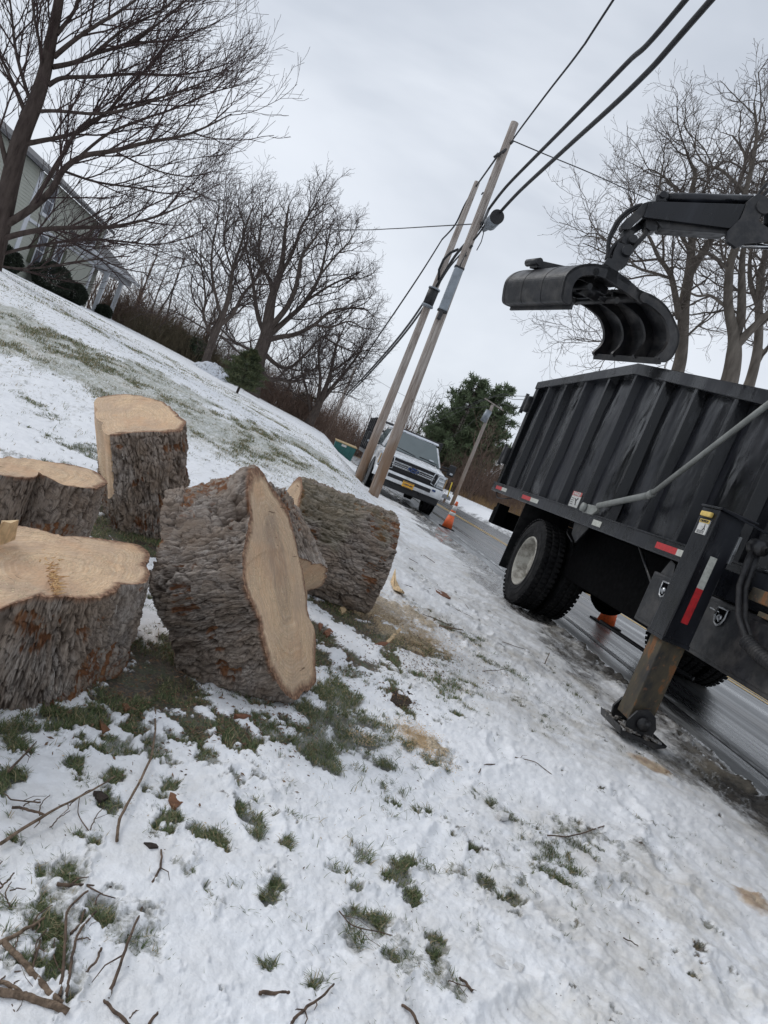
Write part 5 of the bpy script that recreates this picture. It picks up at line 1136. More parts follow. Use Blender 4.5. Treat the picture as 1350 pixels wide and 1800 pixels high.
    # bumper
    bp = MB(); P = [(-1.01, .14), (-.99, .0), (-.86, -.08), (-.4, -.12), (.4, -.12), (.86, -.08), (.99, .0), (1.01, .14)]
    bm = bp.bm
    prof = [(.52, .0), (.54, -.02), (.62, -.03), (.70, -.03), (.765, -.015), (.785, .03)]
    rows = [[bm.verts.new(T(x, y+dy, z)) for z, dy in prof] for x, y in P]
    for a, c in zip(rows, rows[1:]):
        for k in range(len(prof)-1): bm.faces.new((a[k], a[k+1], c[k+1], c[k])).smooth = True
    bp = bp.build('bumper', MAT['white_paint'], root)
    m = MB(); lbx(m, -.62, .62, -.158, -.10, .615, .715, .012); m.build('air_intake', MAT['black_plastic'], bp)
    m = MB(); lbx(m, -.96, .96, -.06, .10, .785, .805, .008); m.build('bumper_step', MAT['black_plastic'], bp)
    m = MB(); lbx(m, -.17, .15, -.178, -.168, .505, .665, .004); pl = m.build('licence_plate', MAT['plate_yellow'], bp)
    me = text_mesh('13809-MK', .066, T(-.01, -.180, .582), (1, 0, 0), (0, 0, 1), .002, True); me.materials.append(MAT['plate_ink']); link('plate_lettering', me, pl)
    m = MB(); lbx(m, -.15, .13, -.180, -.178, .642, .656); lbx(m, -.13, .11, -.180, -.178, .510, .522); m.build('plate_band', MAT['plate_ink'], pl)
    MB().prism([T(.66, -.139, .68), T(.76, -.128, .68), T(.76, -.128, .735), T(.66, -.139, .735)], (0, -.006, 0)).build('bumper_sticker', MAT['logo_blue'], bp)
    m = MB(); lbx(m, -.95, .95, -.04, .12, .33, .53, .03); m.build('valance', MAT['black_plastic'], root)
    for q_ in (-.45, .38):
        m = MB(); lbx(m, q_, q_+.07, -.10, 0, .44, .50, .01); m.build('tow_hook', MAT['black_steel'], root)
    for s in (-1, 1):
        m = MB().beam(T(s*.98, 1.62, 1.40), T(s*1.22, 1.58, 1.42), .05, .05, .01); m.beam(T(s*.98, 1.62, 1.32), T(s*1.22, 1.58, 1.34), .05, .04, .01); lbx(m, min(s*1.19, s*1.40), max(s*1.19, s*1.40), 1.50, 1.62, 1.22, 1.56, .04); mr = m.build('side_mirror', MAT['black_plastic'], root)
        m = MB(); lbx(m, min(s*1.26, s*1.35), max(s*1.26, s*1.35), 1.485, 1.50, 1.27, 1.33, .01); m.build('mirror_lamp', MAT['lamp_glass'], mr)
        # arches and doors
        m = MB().lathe([(.50, -.012), (.52, .0), (.50, .012)], T(s*1.015, .98, .45), (1, 0, 0), 40); m.lathe([(.0, 0), (.49, 0)], T(s*1.012, .98, .45), (1, 0, 0), 32); m.build('wheel_arch', MAT['black_plastic'], root)
        d = MB(); d.prism([T(s*1.015, 1.58, .55), T(s*1.018, 1.58, 1.28), T(s*1.018, 2.55, 1.29), T(s*1.015, 2.55, .55)], (s*.004, 0, 0), .0); d = d.build('door', MAT['white_paint'], root)
        MB().beam(T(s*1.03, 2.32, 1.12), T(s*1.03, 2.5, 1.12), .03, .035, .008).build('handle', MAT['black_plastic'], d)
        lbx(MB(), 0, .1, 0, .1, 0, .1).bm.free()
        m = MB(); lbx(m, min(s*.93, s*1.05), max(s*.93, s*1.05), 1.55, 3.3, .38, .46, .02); m.build('running_board', MAT['black_plastic'], root)
    for s in (-1, 1):
        x = CX+s*.86; wheel(root, x-.13, x+.13, FY+.98, CZ0+.41, R=.41, out=s if s < 0 else 1, rimr=.23)
        x = CX+s*.90; wheel(root, x-.13, x+.13, FY+4.9, CZ0+.41, R=.41, out=s if s < 0 else 1, rimr=.23)
    # stake body
    sb = MB(); lbx(sb, -1.12, 1.12, 3.62, 6.9, .88, 1.0, .01); lbx(sb, -.5, .5, .3, 6.9, .45, .60, .01)
    for y in (3.66, 4.45, 5.25, 6.05, 6.85):
        for s in (-1, 1): lbx(sb, s*1.10-.03, s*1.10+.03, y-.03, y+.03, 1.0, 2.12, .006)
    for z in (1.15, 1.45, 1.75, 2.05):
        for s in (-1, 1): lbx(sb, s*1.075-.015, s*1.075+.015, 3.63, 6.88, z-.06, z+.07, .006)
        lbx(sb, -1.08, 1.08, 3.60, 3.63, z-.03, z+.04, .006)
    lbx(sb, -1.10, 1.10, 3.58, 3.60, 1.0, 1.32); lbx(sb, -1.12, -.98, 3.5, 4.2, .45, .9, .02)
    sb.build('stake_body', MAT['black_steel'], root)
    m = MB(); lbx(m, -1.0, 1.0, 3.8, 6.6, 1.0, 1.42, .10); m.build('load', MAT['black_plastic'], root)
build_pickup()

def cone(loc, label):
    x, y, z = loc; root = thing('traffic_cone', loc, label, 'traffic cone', 'orange traffic cones on the road')
    m = MB().bx(x-.18, x+.18, y-.18, y+.18, z, z+.03, .012); m.build('base', MAT['rubber'], root)
    def part(z0, z1, mat, nm, e=0.0):
        r = lambda q: .135-(.135-.028)*(q/.71)+e
        mb = MB().lathe([(r(z0)-.012, z+z0), (r(z0), z+z0), (r(z1), z+z1), (r(z1)-.012, z+z1)], (x, y, 0), (0, 0, 1), 32, closed=True); mb.build(nm, MAT[mat], root)
    part(.03, .345, 'cone_orange', 'body'); part(.345, .43, 'cone_band', 'reflective_band', .001); part(.43, .475, 'cone_orange', 'body'); part(.475, .60, 'cone_band', 'reflective_band', .001); part(.60, .71, 'cone_orange', 'body')
q = onz(786, 925, -.05); cone((q[0], q[1], g1(q[0]+.2, q[1])+.004 if q[0] < 3.3 else float(zroad(q[1]))-.022), 'orange traffic cone with white bands standing on the road edge beyond the truck')
q = onz(1063, 1098, -.02); cone((q[0], q[1], float(zroad(q[1]))-.012), 'orange cone glimpsed on the road beneath the black truck')

# ------------------------------------------------------------------ dumpster
def dumpster():
    x, y = 2.10, 43.0; z = float(zroad(y)); z = .0; root = thing('dumpster', (x, y, z), 'green metal dumpster with tan lid, half hidden behind the snowy bank', 'dumpster')
    m = MB().prism([(x-.58, y-.6, z-.6), (x+.58, y-.6, z-.6), (x+.66, y-.75, z+.52), (x-.66, y-.75, z+.52)], (0, 1.5, 0), .02)
    for k in (-.4, 0, .4): m.bx(x+k-.03, x+k+.03, y-.74, y-.62, z-.5, z+.5, .005)
    m.build('bin', MAT['dumpster_green'], root); MB().box((x, y+.0, z+.57), (1.38, 1.6, .06), .02, Matrix.Rotation(.04, 3, 'X')).build('lid', MAT['dumpster_lid'], root)
    MB().bx(x-.25, x+.05, y-.775, y-.755, z+.35, z+.48).build('sign', MAT['sticker_white'], root)
dumpster()

# ------------------------------------------------------------------ utility poles and overhead cables
def pole(base, top, r0, r1, label, group=None):
    base, top = np.array(base), np.array(top); root = thing('utility_pole', base, label, 'utility pole', group)
    ps = [base*(1-f)+top*f for f in np.linspace(-.03, 1, 24)]; m = MB().tube(ps, [r0*(1-f)+r1*f for f in np.linspace(0, 1, 24)], 20)
    m.build('pole_shaft', MAT['pole_wood'], root); return root
G_ = None
b1 = np.array([1.83, 16.4, g1(1.83, 16.4)]); t1 = atY(905, 216, 16.4)
p1_ = pole(b1, t1, .135, .088, 'tall front weathered wooden pole carrying a long grey cabinet')
b2 = atY(628, 848, 19.7); b2[2] = min(b2[2], g1(b2[0], b2[1])+.02); t2 = atY(839, 320, 19.7)
p2_ = pole(b2, t2, .135, .075, 'shorter wooden pole behind the tall one, with a black cylinder strapped on')
def onp(px, py, Y): return atY(px, py, Y)
a, b = onp(806, 472, 16.22), onp(777, 545, 16.22); xx = R0*.012
m = MB().beam(a+xx, b+xx, .20, .16, .03, up=(0, 1, 0)); m.build('cabinet', MAT['galv'], p1_)
for f in (-.02, 1.02): c = a*(1-f)+b*f; MB().box(c+xx, (.23, .12, .05), .01).build('bracket', MAT['black_steel'], p1_)
MB().bx(b[0]-.04, b[0]+.04, 16.15, 16.3, b[2]-.22, b[2]-.02, .01).build('bracket', MAT['black_steel'], p1_)
m = MB(); 
for (x, y, s) in ((900, 250, .05), (886, 266, .06), (878, 272, .05), (873, 274, .07), (848, 340, .03), (846, 392, .035), (828, 434, .05), (818, 450, .03)): c = onp(x, y, 16.3); m.box(c, (s, .10, s*1.5), .008, Matrix.Rotation(.4, 3, 'Y'))
m.tube([onp(890, 262, 16.25), onp(880, 268, 16.2), onp(868, 276, 16.2)], .022, 8); m.tube([onp(846, 395, 16.25), onp(850, 410, 16.22), onp(846, 425, 16.25), onp(838, 440, 16.25)], .012, 6)
m.tube([onp(820, 443, 16.25), onp(812, 460, 16.2), onp(808, 468, 16.2)], .012, 6); m.build('hardware', MAT['black_steel'], p1_)
a, b = onp(764, 507, 19.5), onp(751, 538, 19.5); m = MB().tube([a, b], .145, 20); m.build('terminal', MAT['cable'], p2_)
m = MB()
for f in (.0, .95): c = a*(1-f)+b*f; m.tube([c, c+(b-a)*.08], .165, 20)
m.build('strap', MAT['galv'], p2_)
m = MB().tube([onp(771, 493, 19.5), onp(772, 474, 19.4), onp(780, 456, 19.3), onp(792, 444, 19.2), onp(806, 438, 19.1)], .035, 10); m.build('conduit', MAT['cable'], p2_)
b3 = np.array([1.42, 75.0, .1]); t3 = atY(626, 645, 75.0); p3_ = pole(b3, t3, .17, .13, 'thin distant wooden pole seen left of the pickup, above the snowy crest')
b4 = atY(797, 880, 41.0); b4[2] = -.45; t4 = atY(866, 712, 41.0); p4_ = pole(b4, t4, .12, .09, 'leaning wooden pole across the road with a grey transformer near its top')
a, b = atY(860, 722, 40.8), atY(849, 741, 40.8); MB().tube([a, b], .19, 18).build('transformer', MAT['galv'], p4_); MB().beam(atY(852, 700, 41), atY(885, 722, 41), .07, .07).build('crossarm', MAT['pole_wood'], p4_)
for dx, lab in ((0, 'left one of two slim grey poles standing in front of the far evergreens'), (5, 'right one of two slim grey poles standing in front of the far evergreens')):
    b = atY(778+dx, 812, 62.0); t = atY(820+dx*.8, 722, 62.0); b[2] = -.9; b = t+(b-t)*1.0; pole(b, t, .13, .10, lab)
def cable(pts, r, label, name='overhead_cable', sides=8, group=None):
    rr = r; o = MB().tube(pts, rr, sides).build(name, MAT['cable']); return tag(o, label, 'cable', group)
def crv(pts, k=8):
    pts = [np.array(p, float) for p in pts]; out = []; n = len(pts)
    for i in range(n-1):
        p0, p1, p2, p3 = pts[max(i-1, 0)], pts[i], pts[i+1], pts[min(i+2, n-1)]
        for f in np.linspace(0, 1, k, endpoint=False): out.append(.5*((2*p1)+(-p0+p2)*f+(2*p0-5*p1+4*p2-p3)*f*f+(-p0+3*p1-3*p2+p3)*f**3))
    return out+[pts[-1]]
# thick service bundles coming overhead towards the camera
A1 = [atX(x, y, 1.95) for x, y in ((859, 368), (880, 340), (905, 312), (1000, 216), (1100, 113), (1205, 0))]; e = A1[-1]; A1 += [e+np.array([0, -6, .6]), e+np.array([0, -18, 2.4])]
A2 = [atX(x, y, 2.02) for x, y in ((880, 372), (900, 350), (925, 325), (1000, 256), (1120, 145), (1250, 0))]; e = A2[-1]; A2 += [e+np.array([0, -6, .5]), e+np.array([0, -18, 2.2])]
cable(crv(A1), .034, 'thick black cable overhead, middle one of three, meeting the tall pole')
cable(crv(A2), .036, 'lowest thick black cable overhead, ending at the grey splice drum')
A0 = [atX(x, y, 1.80) for x, y in ((893, 262), (905, 240), (960, 166), (1020, 88), (1078, 0))]; e = A0[-1]; A0 += [e+np.array([0, -8, 1.0]), e+np.array([0, -24, 3.4])]
cable(crv(A0), .019, 'uppermost overhead cable running to the top of the tall pole')
sd = thing('splice_case', atX(868, 384, 2.0), 'grey drum-shaped splice case with a black round end, hanging by the tall pole', 'splice case')
a, b = atX(882, 376, 2.02), atX(856, 392, 1.98); a = b+(a-b)*.55; dn = unit(atX(875, 379, 2.0)-atY(852, 396, 16.5)); a = atX(874, 381, 2.0); b = a+np.array([-.03, 1.1, -.02]); 
MB().tube([a, a+(b-a)*.5], .150, 24).build('drum', MAT['galv'], sd); MB().tube([a-(b-a)*.012, a+(b-a)*.03], .157, 24).build('end_cap', MAT['cable'], sd)
MB().tube([a+(b-a)*.5, a+(b-a)*.62, b], [.150, .09, .04], 16).build('neck', MAT['galv'], sd)
# bundle from tall pole down to the second pole and on to the far ones
S1 = [atX(859, 368, 1.95), onp(846, 396, 16.6), onp(826, 420, 17.4), onp(800, 450, 18.6), onp(775, 490, 19.4), onp(757, 522, 19.9)]
cable(crv(S1), .035, 'black cable sagging from the tall pole to the shorter pole behind')
S2 = [onp(852, 396, 15.9), onp(836, 418, 16.2), onp(815, 441, 17.4), onp(790, 470, 18.6), onp(768, 505, 19.7)]
cable(crv(S2), .022, 'thinner grey-black line looping below the splice drum between the two poles')
for k, (dx, lab) in enumerate(((0, 'upper of the twin cables descending left from the shorter pole'), (6, 'lower of the twin cables descending left from the shorter pole'))):
    Q = [onp(748+dx*.6, 527+dx*.6, 19.8), atY(720+dx*.5, 568+dx*.5, 24), atY(690+dx*.4, 606+dx*.5, 31), atY(660+dx*.3, 640+dx*.5, 42), atY(636+dx*.3, 666+dx*.5, 56), atY(613+dx*.3, 689+dx*.5, 75)]
    cable(crv(Q), [.026+.0011*i for i in range(len(crv(Q)))], lab)
Q = [onp(872, 278, 16.5), onp(845, 316, 18.8), onp(838, 326, 19.6), onp(818, 358, 20), onp(800, 395, 20.4), onp(777, 421, 21)]
cable(crv(Q), .022, 'dark line from the top of the tall pole down past the shorter pole top')
Q = [onp(777, 421, 21), atY(740, 480, 25), atY(700, 540, 31), atY(670, 584, 40), atY(645, 622, 56), atY(628, 650, 75)]
cable(crv(Q), [.018+.0009*i for i in range(len(crv(Q)))], 'single thin cable descending left from the poles, above the twin cables')
Q = [atY(75+538, 694, 75), atY(598, 708, 84), atY(585, 718, 92), atY(575, 718, 100)]
cable(crv([atY(613, 690, 75), atY(596, 712, 82), atY(584, 722, 90), atY(575, 720, 100)]), .05, 'drooping far cable left of the distant pole')
Q = [onp(903, 248, 16.4), atY(960, 272, 17), atY(1040, 305, 18), atY(1140, 350, 19.5), atY(1350, 440, 24)]
cable(crv(Q), .013, 'thin wire sloping right from the tall pole top towards the truck boom', sides=6)
Q = [onp(845, 393, 16.4), atY(760, 398, 18.5), atY(690, 402, 21), atY(620, 404, 24), atY(480, 400, 30), atY(330, 392, 36), atY(205, 395, 46)]
cable(crv(Q), .013, 'thin nearly level wire running left from the tall pole towards the house', sides=6)
Q = [atY(250, 478, 44), atY(290, 508, 44), atY(330, 533, 46), atY(400, 582, 52)]
cable(crv(Q), .022, 'thin dark wire slanting down right beyond the porch roof', sides=6)
for k, (p, lab) in enumerate(((((1000, 700), (905, 696), (865, 697), (760, 735), (740, 745)), 'faint uppermost wire meeting the pole with the transformer'), (((1000, 706), (905, 702), (858, 701), (760, 745), (735, 752)), 'faint second wire just under the uppermost at the transformer pole'), (((1000, 722), (905, 716), (868, 715), (790, 770), (750, 782)), 'faint lowest wire crossing the transformer pole'))):
    Q = [atY(x, y, Y) for (x, y), Y in zip(p, (22, 34, 41, 56, 66))]; cable(crv(Q), .014, lab, sides=5)
Q = [atY(650, 660, 70), atY(700, 690, 60), atY(760, 715, 50), atY(868, 715, 41)]; cable(crv(Q), .014, 'faint wire crossing the sky between the poles and the evergreens', sides=5)

# ------------------------------------------------------------------ mailbox and marker across the road
q = atY(786, 868, 36.0); zb = g1(9.4, 36); root = thing('mailbox', (q[0], 36, zb), 'grey roadside mailbox on a post at the foot of the transformer pole', 'mailbox')
MB().bx(q[0]-.05, q[0]+.05, 35.95, 36.05, zb-.1, q[2]-.28, .005).build('post', MAT['pole_wood'], root)
z0 = q[2]-.28; MB().prism([(q[0]-.25, 35.9, z0), (q[0]+.25, 35.9, z0), (q[0]+.25, 35.9, z0+.14), (q[0]+.13, 35.9, z0+.23), (q[0]-.13, 35.9, z0+.23), (q[0]-.25, 35.9, z0+.14)], (0, .25, 0), .01).build('box', MAT['mailbox_grey'], root)
a, b = atY(789, 867, 35.0), atY(795, 848, 35.0); a[2] -= .2; tag(MB().tube([a, b], .032, 8).build('marker_post', MAT['yellow_plastic']), 'slim yellow marker stake beside the roadside mailbox', 'marker post')

# ------------------------------------------------------------------ house
def wall_siding(m, p0, p1, z0, z1, lap=.14, t=.03, n=None):
    """lapped boards between p0 and p1 (plan points), real saw-tooth courses"""
    p0, p1 = np.array(p0, float), np.array(p1, float); d = unit(p1-p0); nn = np.array([d[1], -d[0]]) if n is None else np.array(n, float)
    k = int((z1-z0)/lap)
    for i in range(k+1):
        a = z0+i*lap; b = min(a+lap+.01, z1)
        if b <= a: break
        P = [(*(p0+nn*t), a), (*(p1+nn*t), a), (*(p1+nn*.006), b), (*(p0+nn*.006), b)]; Q = [(*(p0), a), (*(p1), a)]
        m.quad(*P); m.quad(Q[0], Q[1], P[1], P[0])
def build_house():
    X = -16.0; ZB = 2.12; root = thing('house', (X, 42, ZB), 'grey-green clapboard house with white trim and columned porch on the hill', 'house')
    n = (1, 0)
    w = MB(); wall_siding(w, (X, 20.0), (X, 46.2), ZB-.5, 7.05, n=n); w.bx(X-8, X-.01, 20, 46.2, ZB-.5, 7.0)
    wall_siding(w, (X-1.7, 41.5), (X-1.7, 52.2), ZB-.5, 5.3, n=n); w.bx(X-8, X-1.71, 46, 52.2, ZB-.5, 5.3); wall_siding(w, (X, 46.2), (X-8, 46.2), 5.0, 7.05, n=(0, 1)); wall = w.build('wall', MAT['siding'], root)
    # porch wall ceiling, beam, columns
    t = MB(); t.bx(X-.25, X+.12, 41.8, 54.1, 4.95, 5.30, .01); t.bx(X-1.7, X-.1, 46.2, 54.0, 5.05, 5.12); t.build('porch_beam', MAT['trim_white'], root)
    for y in (46.1, 49.0, 52.35):
        c = MB().bx(X-.15, X+.10, y-.13, y+.13, ZB-.3, 4.95, .01); c.bx(X-.19, X+.14, y-.17, y+.17, 4.78, 4.95, .01); c.bx(X-.19, X+.14, y-.17, y+.17, ZB-.3, ZB+.25, .01); c.build('porch_column', MAT['trim_white'], root)
    MB().bx(X-1.9, X+.2, 41.5, 54, ZB-.5, ZB+.02, .01).build('porch_floor', MAT['trim_white'], root)
    for y in (36.0,):
        MB().bx(X-.05, X+.06, y-.20, y+.20, ZB-.4, 7.0, .01).build('corner_board', MAT['trim_white'], root)
    MB().bx(X-.05, X+.06, 46.05, 46.3, 5.2, 7.0, .01).build('corner_board', MAT['trim_white'], root)
    def window(y, z0, z1, wd=.85, x=X, sh=True, grid=(1, 1)):
        f = MB(); a = .07
        f.bx(x+.03, x+.09, y-wd/2-a, y-wd/2, z0-a, z1+a, .005); f.bx(x+.03, x+.09, y+wd/2, y+wd/2+a, z0-a, z1+a, .005); f.bx(x+.03, x+.095, y-wd/2, y+wd/2, z1, z1+a*2.4, .005); f.bx(x+.03, x+.13, y-wd/2-a*1.3, y+wd/2+a*1.3, z0-a*2.2, z0, .005)
        f.bx(x+.03, x+.075, y-wd/2, y+wd/2, (z0+z1)/2-.025, (z0+z1)/2+.025)
        for k in range(1, grid[0]): q = y-wd/2+wd*k/grid[0]; f.bx(x+.03, x+.068, q-.012, q+.012, z0, z1)
        for k in range(1, grid[1]*2): q = z0+(z1-z0)*k/(grid[1]*2); f.bx(x+.03, x+.066, y-wd/2, y+wd/2, q-.010, q+.010)
        f = f.build('window', MAT['trim_white'], root); MB().bx(x+.031, x+.055, y-wd/2, y+wd/2, z0, z1).build('pane', MAT['dark_glass'], f)
        if sh:
            for s in (-1, 1):
                m = MB(); yc = y+s*(wd/2+a+.24); m.bx(x+.03, x+.065, yc-.22, yc+.22, z0-.05, z1+.08, .004)
                for k in range(16): q = z0+(z1-z0)*(k+.5)/16; m.bx(x+.065, x+.073, yc-.17, yc+.17, q-.02, q+.015)
                m.build('shutter', MAT['shutter'], root)
    window(38.35, 3.02, 4.50); window(40.65, 3.0, 4.48); window(37.6, 5.45, 6.75, sh=False); window(44.6, 5.75, 6.75, wd=.6, sh=True)
    window(47.9, 2.95, 4.4, x=X-1.7); window(50.2, 2.95, 4.4, x=X-1.7); window(30, 3.0, 4.5); window(32.5, 3.0, 4.5)
    d = MB().bx(X-1.67, X-1.60, 43.0, 44.0, ZB, ZB+2.15, .01).build('door', MAT['door_red'], root); MB().tube([(X-1.58, 43.12, ZB+1.0), (X-1.54, 43.12, ZB+1.0)], .04, 10).build('handle', MAT['steel'], d)
    m = MB().bx(X-1.68, X-1.56, 42.82, 43.0, ZB, ZB+2.35, .01); m.bx(X-1.68, X-1.56, 44.0, 44.2, ZB, ZB+2.35, .01); m.bx(X-1.68, X-1.56, 43.0, 44.0, ZB+2.15, ZB+2.35, .01); m.build('door_frame', MAT['trim_white'], root)
    # evergreen garland round the door and a wreath
    rnd = random.Random(3); m = MB()
    for k in range(90):
        f = k/90; z = ZB+2.3*min(1, f*3) if f < 1/3 else (ZB+2.3 if f < 2/3 else ZB+2.3*(1-f)*3); y = 42.85 if f < 1/3 else (42.85+1.3*(f-1/3)*3 if f < 2/3 else 44.15)
        m.box((X-1.5+rnd.uniform(-.05, .05), y+rnd.uniform(-.05, .05), z+rnd.uniform(-.05, .05)), (.10, .11, .10), .03, Matrix.Rotation(rnd.random()*3, 3, 'X'), 1)
    m.build('garland', MAT['evergreen'], root)
    # roofs with fascia and gutter
    r = MB(); r.prism([(X+.35, 19.6, 6.98), (X-4.2, 19.6, 9.0), (X-8.6, 19.6, 6.98), (X-8.6, 19.6, 7.12), (X-4.2, 19.6, 9.16), (X+.35, 19.6, 7.14)], (0, 27.0, 0)); rf = r.build('roof', MAT['shingle'], root)
    MB().bx(X+.33, X+.38, 19.6, 46.6, 6.96, 7.13, .01).build('fascia', MAT['shingle'], rf)
    r = MB().prism([(X+.45, 41.2, 5.28), (X-3.9, 41.2, 7.6), (X-8.3, 41.2, 5.28), (X-8.3, 41.2, 5.40), (X-3.9, 41.2, 7.74), (X+.45, 41.2, 5.42)], (0, 13.4, 0)); rf = r.build('roof', MAT['shingle'], root)
    MB().bx(X+.42, X+.54, 41.2, 54.65, 5.22, 5.42, .01).build('fascia', MAT['trim_white'], rf)
    MB().bx(X+.02, X+.10, 36.2, 46.2, 4.72, 4.86, .005).build('gutter', MAT['trim_white'], root)
    MB().tube([(X+.12, 40.0, ZB), (X+.12, 40.0, 4.8)], .05, 8).build('downspout', MAT['trim_white'], root)
build_house()

# ------------------------------------------------------------------ clipped evergreen bushes and small conifer: leaf-sized faces through the volume
def leafball(c, rx, ry, rz, n, size, seed, shell=.55, shape=None, tip=0.0):
    rng = np.random.default_rng(seed); u = rng.normal(size=(n, 3)); u /= np.linalg.norm(u, axis=1)[:, None]
    r = (shell+(1-shell)*rng.random(n)**.6); p = u*r[:, None]; bump = 1+.14*fbm(u[:, 0]*2.2, u[:, 1]*2.2, u[:, 2]*2.2, 3, seed)
    p = p*bump[:, None]*np.array([rx, ry, rz]); p = p+np.array(c); d = u+rng.normal(0, .8, (n, 3)); d /= np.linalg.norm(d, axis=1)[:, None]
    e = np.cross(d, rng.normal(size=(n, 3))); e /= np.linalg.norm(e, axis=1)[:, None]; L_ = size*rng.uniform(.6, 1.3, n)[:, None]
    V = np.stack([p-e*L_*.3, p+e*L_*.3, p+d*L_+e*L_*.12, p+d*L_-e*L_*.12], 1).reshape(-1, 3); return V, np.arange(4*n).reshape(-1, 4)
def bush(x, y, z, r, label, seed, group=None):
    V, F_ = leafball((x, y, z+r*.75), r, r, r*.82, 9000, .075, seed, .72); V = V[:]; 
    root = thing('clipped_bush', (x, y, z), label, 'bush', group); link('foliage', np_mesh('foliage', V, F_, MAT['box_bush'], False), root)
    MB().tube([(x, y, z-.2), (x, y, z+r*.8)], .06, 8).build('stem', MAT['maple_bark'], root)
for px, py, Y, r, lab, sd in ((88, 500, 38.4, .98, 'larger rounded dark bush in front of the house windows', 1), (126, 519, 40.3, .74, 'smaller rounded dark bush right of the larger one, by the red door', 2), (181, 551, 48.5, .5, 'low dark bush between the two right-hand porch columns', 3), (4, 468, 33.5, .7, 'dark bush cut by the left edge below the house', 4)):
    q = atY(px, py, Y); bush(q[0], Y, g1(q[0], Y)-.1, r, lab, sd)
# ------------------------------------------------------------------ bare trees
def tubes(polys, sides):
    """many tapering tubes in one go: polys = [(points Kx3, radii K)]"""
    from collections import defaultdict
    grp = defaultdict(list)
    for P, R in polys: grp[len(P)].append((P, R))
    Vs, Fs, off = [], [], 0; ang = np.linspace(0, 2*np.pi, sides, endpoint=False)
    for K, lst in grp.items():
        P = np.array([p for p, r in lst]); R = np.array([r for p, r in lst]); n = len(lst)
        T = np.gradient(P, axis=1); T /= np.linalg.norm(T, axis=2, keepdims=True)+1e-9
        ref = np.zeros((n, 1, 3)); mt = np.abs(T.mean(1)); ref[np.arange(n), 0, mt.argmin(1)] = 1
        A = np.cross(T, np.broadcast_to(ref, T.shape)); A /= np.linalg.norm(A, axis=2, keepdims=True)+1e-9; B = np.cross(T, A)
        V = P[:, :, None, :]+R[:, :, None, None]*(np.cos(ang)[None, None, :, None]*A[:, :, None, :]+np.sin(ang)[None, None, :, None]*B[:, :, None, :])
        Vs.append(V.reshape(-1, 3)); i = np.arange(n)[:, None, None]; k = np.arange(K-1)[None, :, None]; s = np.arange(sides)[None, None, :]
        a = (i*K+k)*sides+s; b = (i*K+k)*sides+(s+1) % sides
        Fs.append((np.stack([a, b, b+sides, a+sides], -1).reshape(-1, 4))+off); off += n*K*sides
    return np.vstack(Vs), np.vstack(Fs)
UP = np.array([0, 0, 1.0])
def at_f(P, f):
    x = f*(len(P)-1); i = min(int(x), len(P)-2); return P[i]*(1-x+i)+P[i+1]*(x-i), unit(P[i+1]-P[i])
def sprout(P, R, lev, cfg, rng, out):
    L_ = np.linalg.norm(np.diff(P, axis=0), axis=1).sum(); n = int(L_*cfg['dens'][lev]+rng.random())
    f0 = cfg['f0'][lev]; az = rng.random()*6.28
    for j in range(n):
        f = f0+(1-f0)*(j+rng.random())/max(n, 1); f = min(f, .985); p, t = at_f(P, f); r = np.interp(f*(len(P)-1), range(len(P)), R)
        u = unit(np.cross(t, UP+.1*rng.normal(size=3))); v = np.cross(t, u); az += 2.4+rng.normal()*.5; a = math.radians(cfg['ang'][lev]*rng.uniform(.7, 1.25))
        side = u*math.cos(az)+v*math.sin(az)
        if 'flat' in cfg: side = unit(side*(1-cfg['flat'])+cfg['flat']*(u if math.cos(az) > 0 else -u))
        d = unit(t*math.cos(a)+side*math.sin(a)+UP*cfg['trop'][lev]*.6)
        ln = cfg['len'][lev]*(1-.45*f)*rng.uniform(.55, 1.25); K = cfg['seg'][lev]; r0 = min(r*.72, cfg['rad'][lev]*rng.uniform(.75, 1.2)); Q = [p]
        for k in range(K):
            d = unit(d+rng.normal(size=3)*cfg['wob'][lev]+UP*cfg['trop'][lev]/K); Q.append(Q[-1]+d*ln/K)
        Q = np.array(Q); RR = np.linspace(r0, max(r0*.35, cfg['rmin']), K+1); out[lev].append((Q, RR))
        if lev+1 < len(cfg['dens']): sprout(Q, RR, lev+1, cfg, rng, out)
def spline(pts, k=4): return np.array(crv(pts, k))
def make_tree(name, label, cat, limbs, cfg, seed, mats_, group=None, extra=None):
    """limbs: list of (points Nx3, radii N). The first is the trunk."""
    rng = np.random.default_rng(seed); out = [[] for _ in cfg['dens']]; base = np.array(limbs[0][0][0]); big = []
    for i, (P, R) in enumerate(limbs):
        Q = spline(P, 4); rr = np.interp(np.linspace(0, 1, len(Q)), np.linspace(0, 1, len(R)), R); big.append((Q, rr))
        if i == 0: 
            s = Q[int(len(Q)*cfg.get('clear', .35)):]; sprout(s, rr[int(len(Q)*cfg.get('clear', .35)):], 0, cfg, rng, out)
        else: sprout(Q, rr, 0, cfg, rng, out)
    root = thing(name, base, label, cat, group)
    V, F_ = tubes(big, 12); rad_n = .0
    link('trunk', np_mesh('trunk', V, F_, MAT[mats_[0]], True), root)
    VV, FF, off = [], [], 0
    for lev, l in enumerate(out):
        if l:
            V, F_ = tubes(l, 6 if lev == 0 else (4 if lev == 1 else 3)); VV.append(V); FF.append(F_+off); off += len(V)
    link('crown', np_mesh('crown', np.vstack(VV), np.vstack(FF), MAT[mats_[1]], True), root)
    return root
def pxl(pts, Y0, dY=0.0, rng=None):
    n = len(pts); return [atY(x, y, Y0+dY*(i/max(n-1, 1))**1.2) for i, (x, y) in enumerate(pts)]

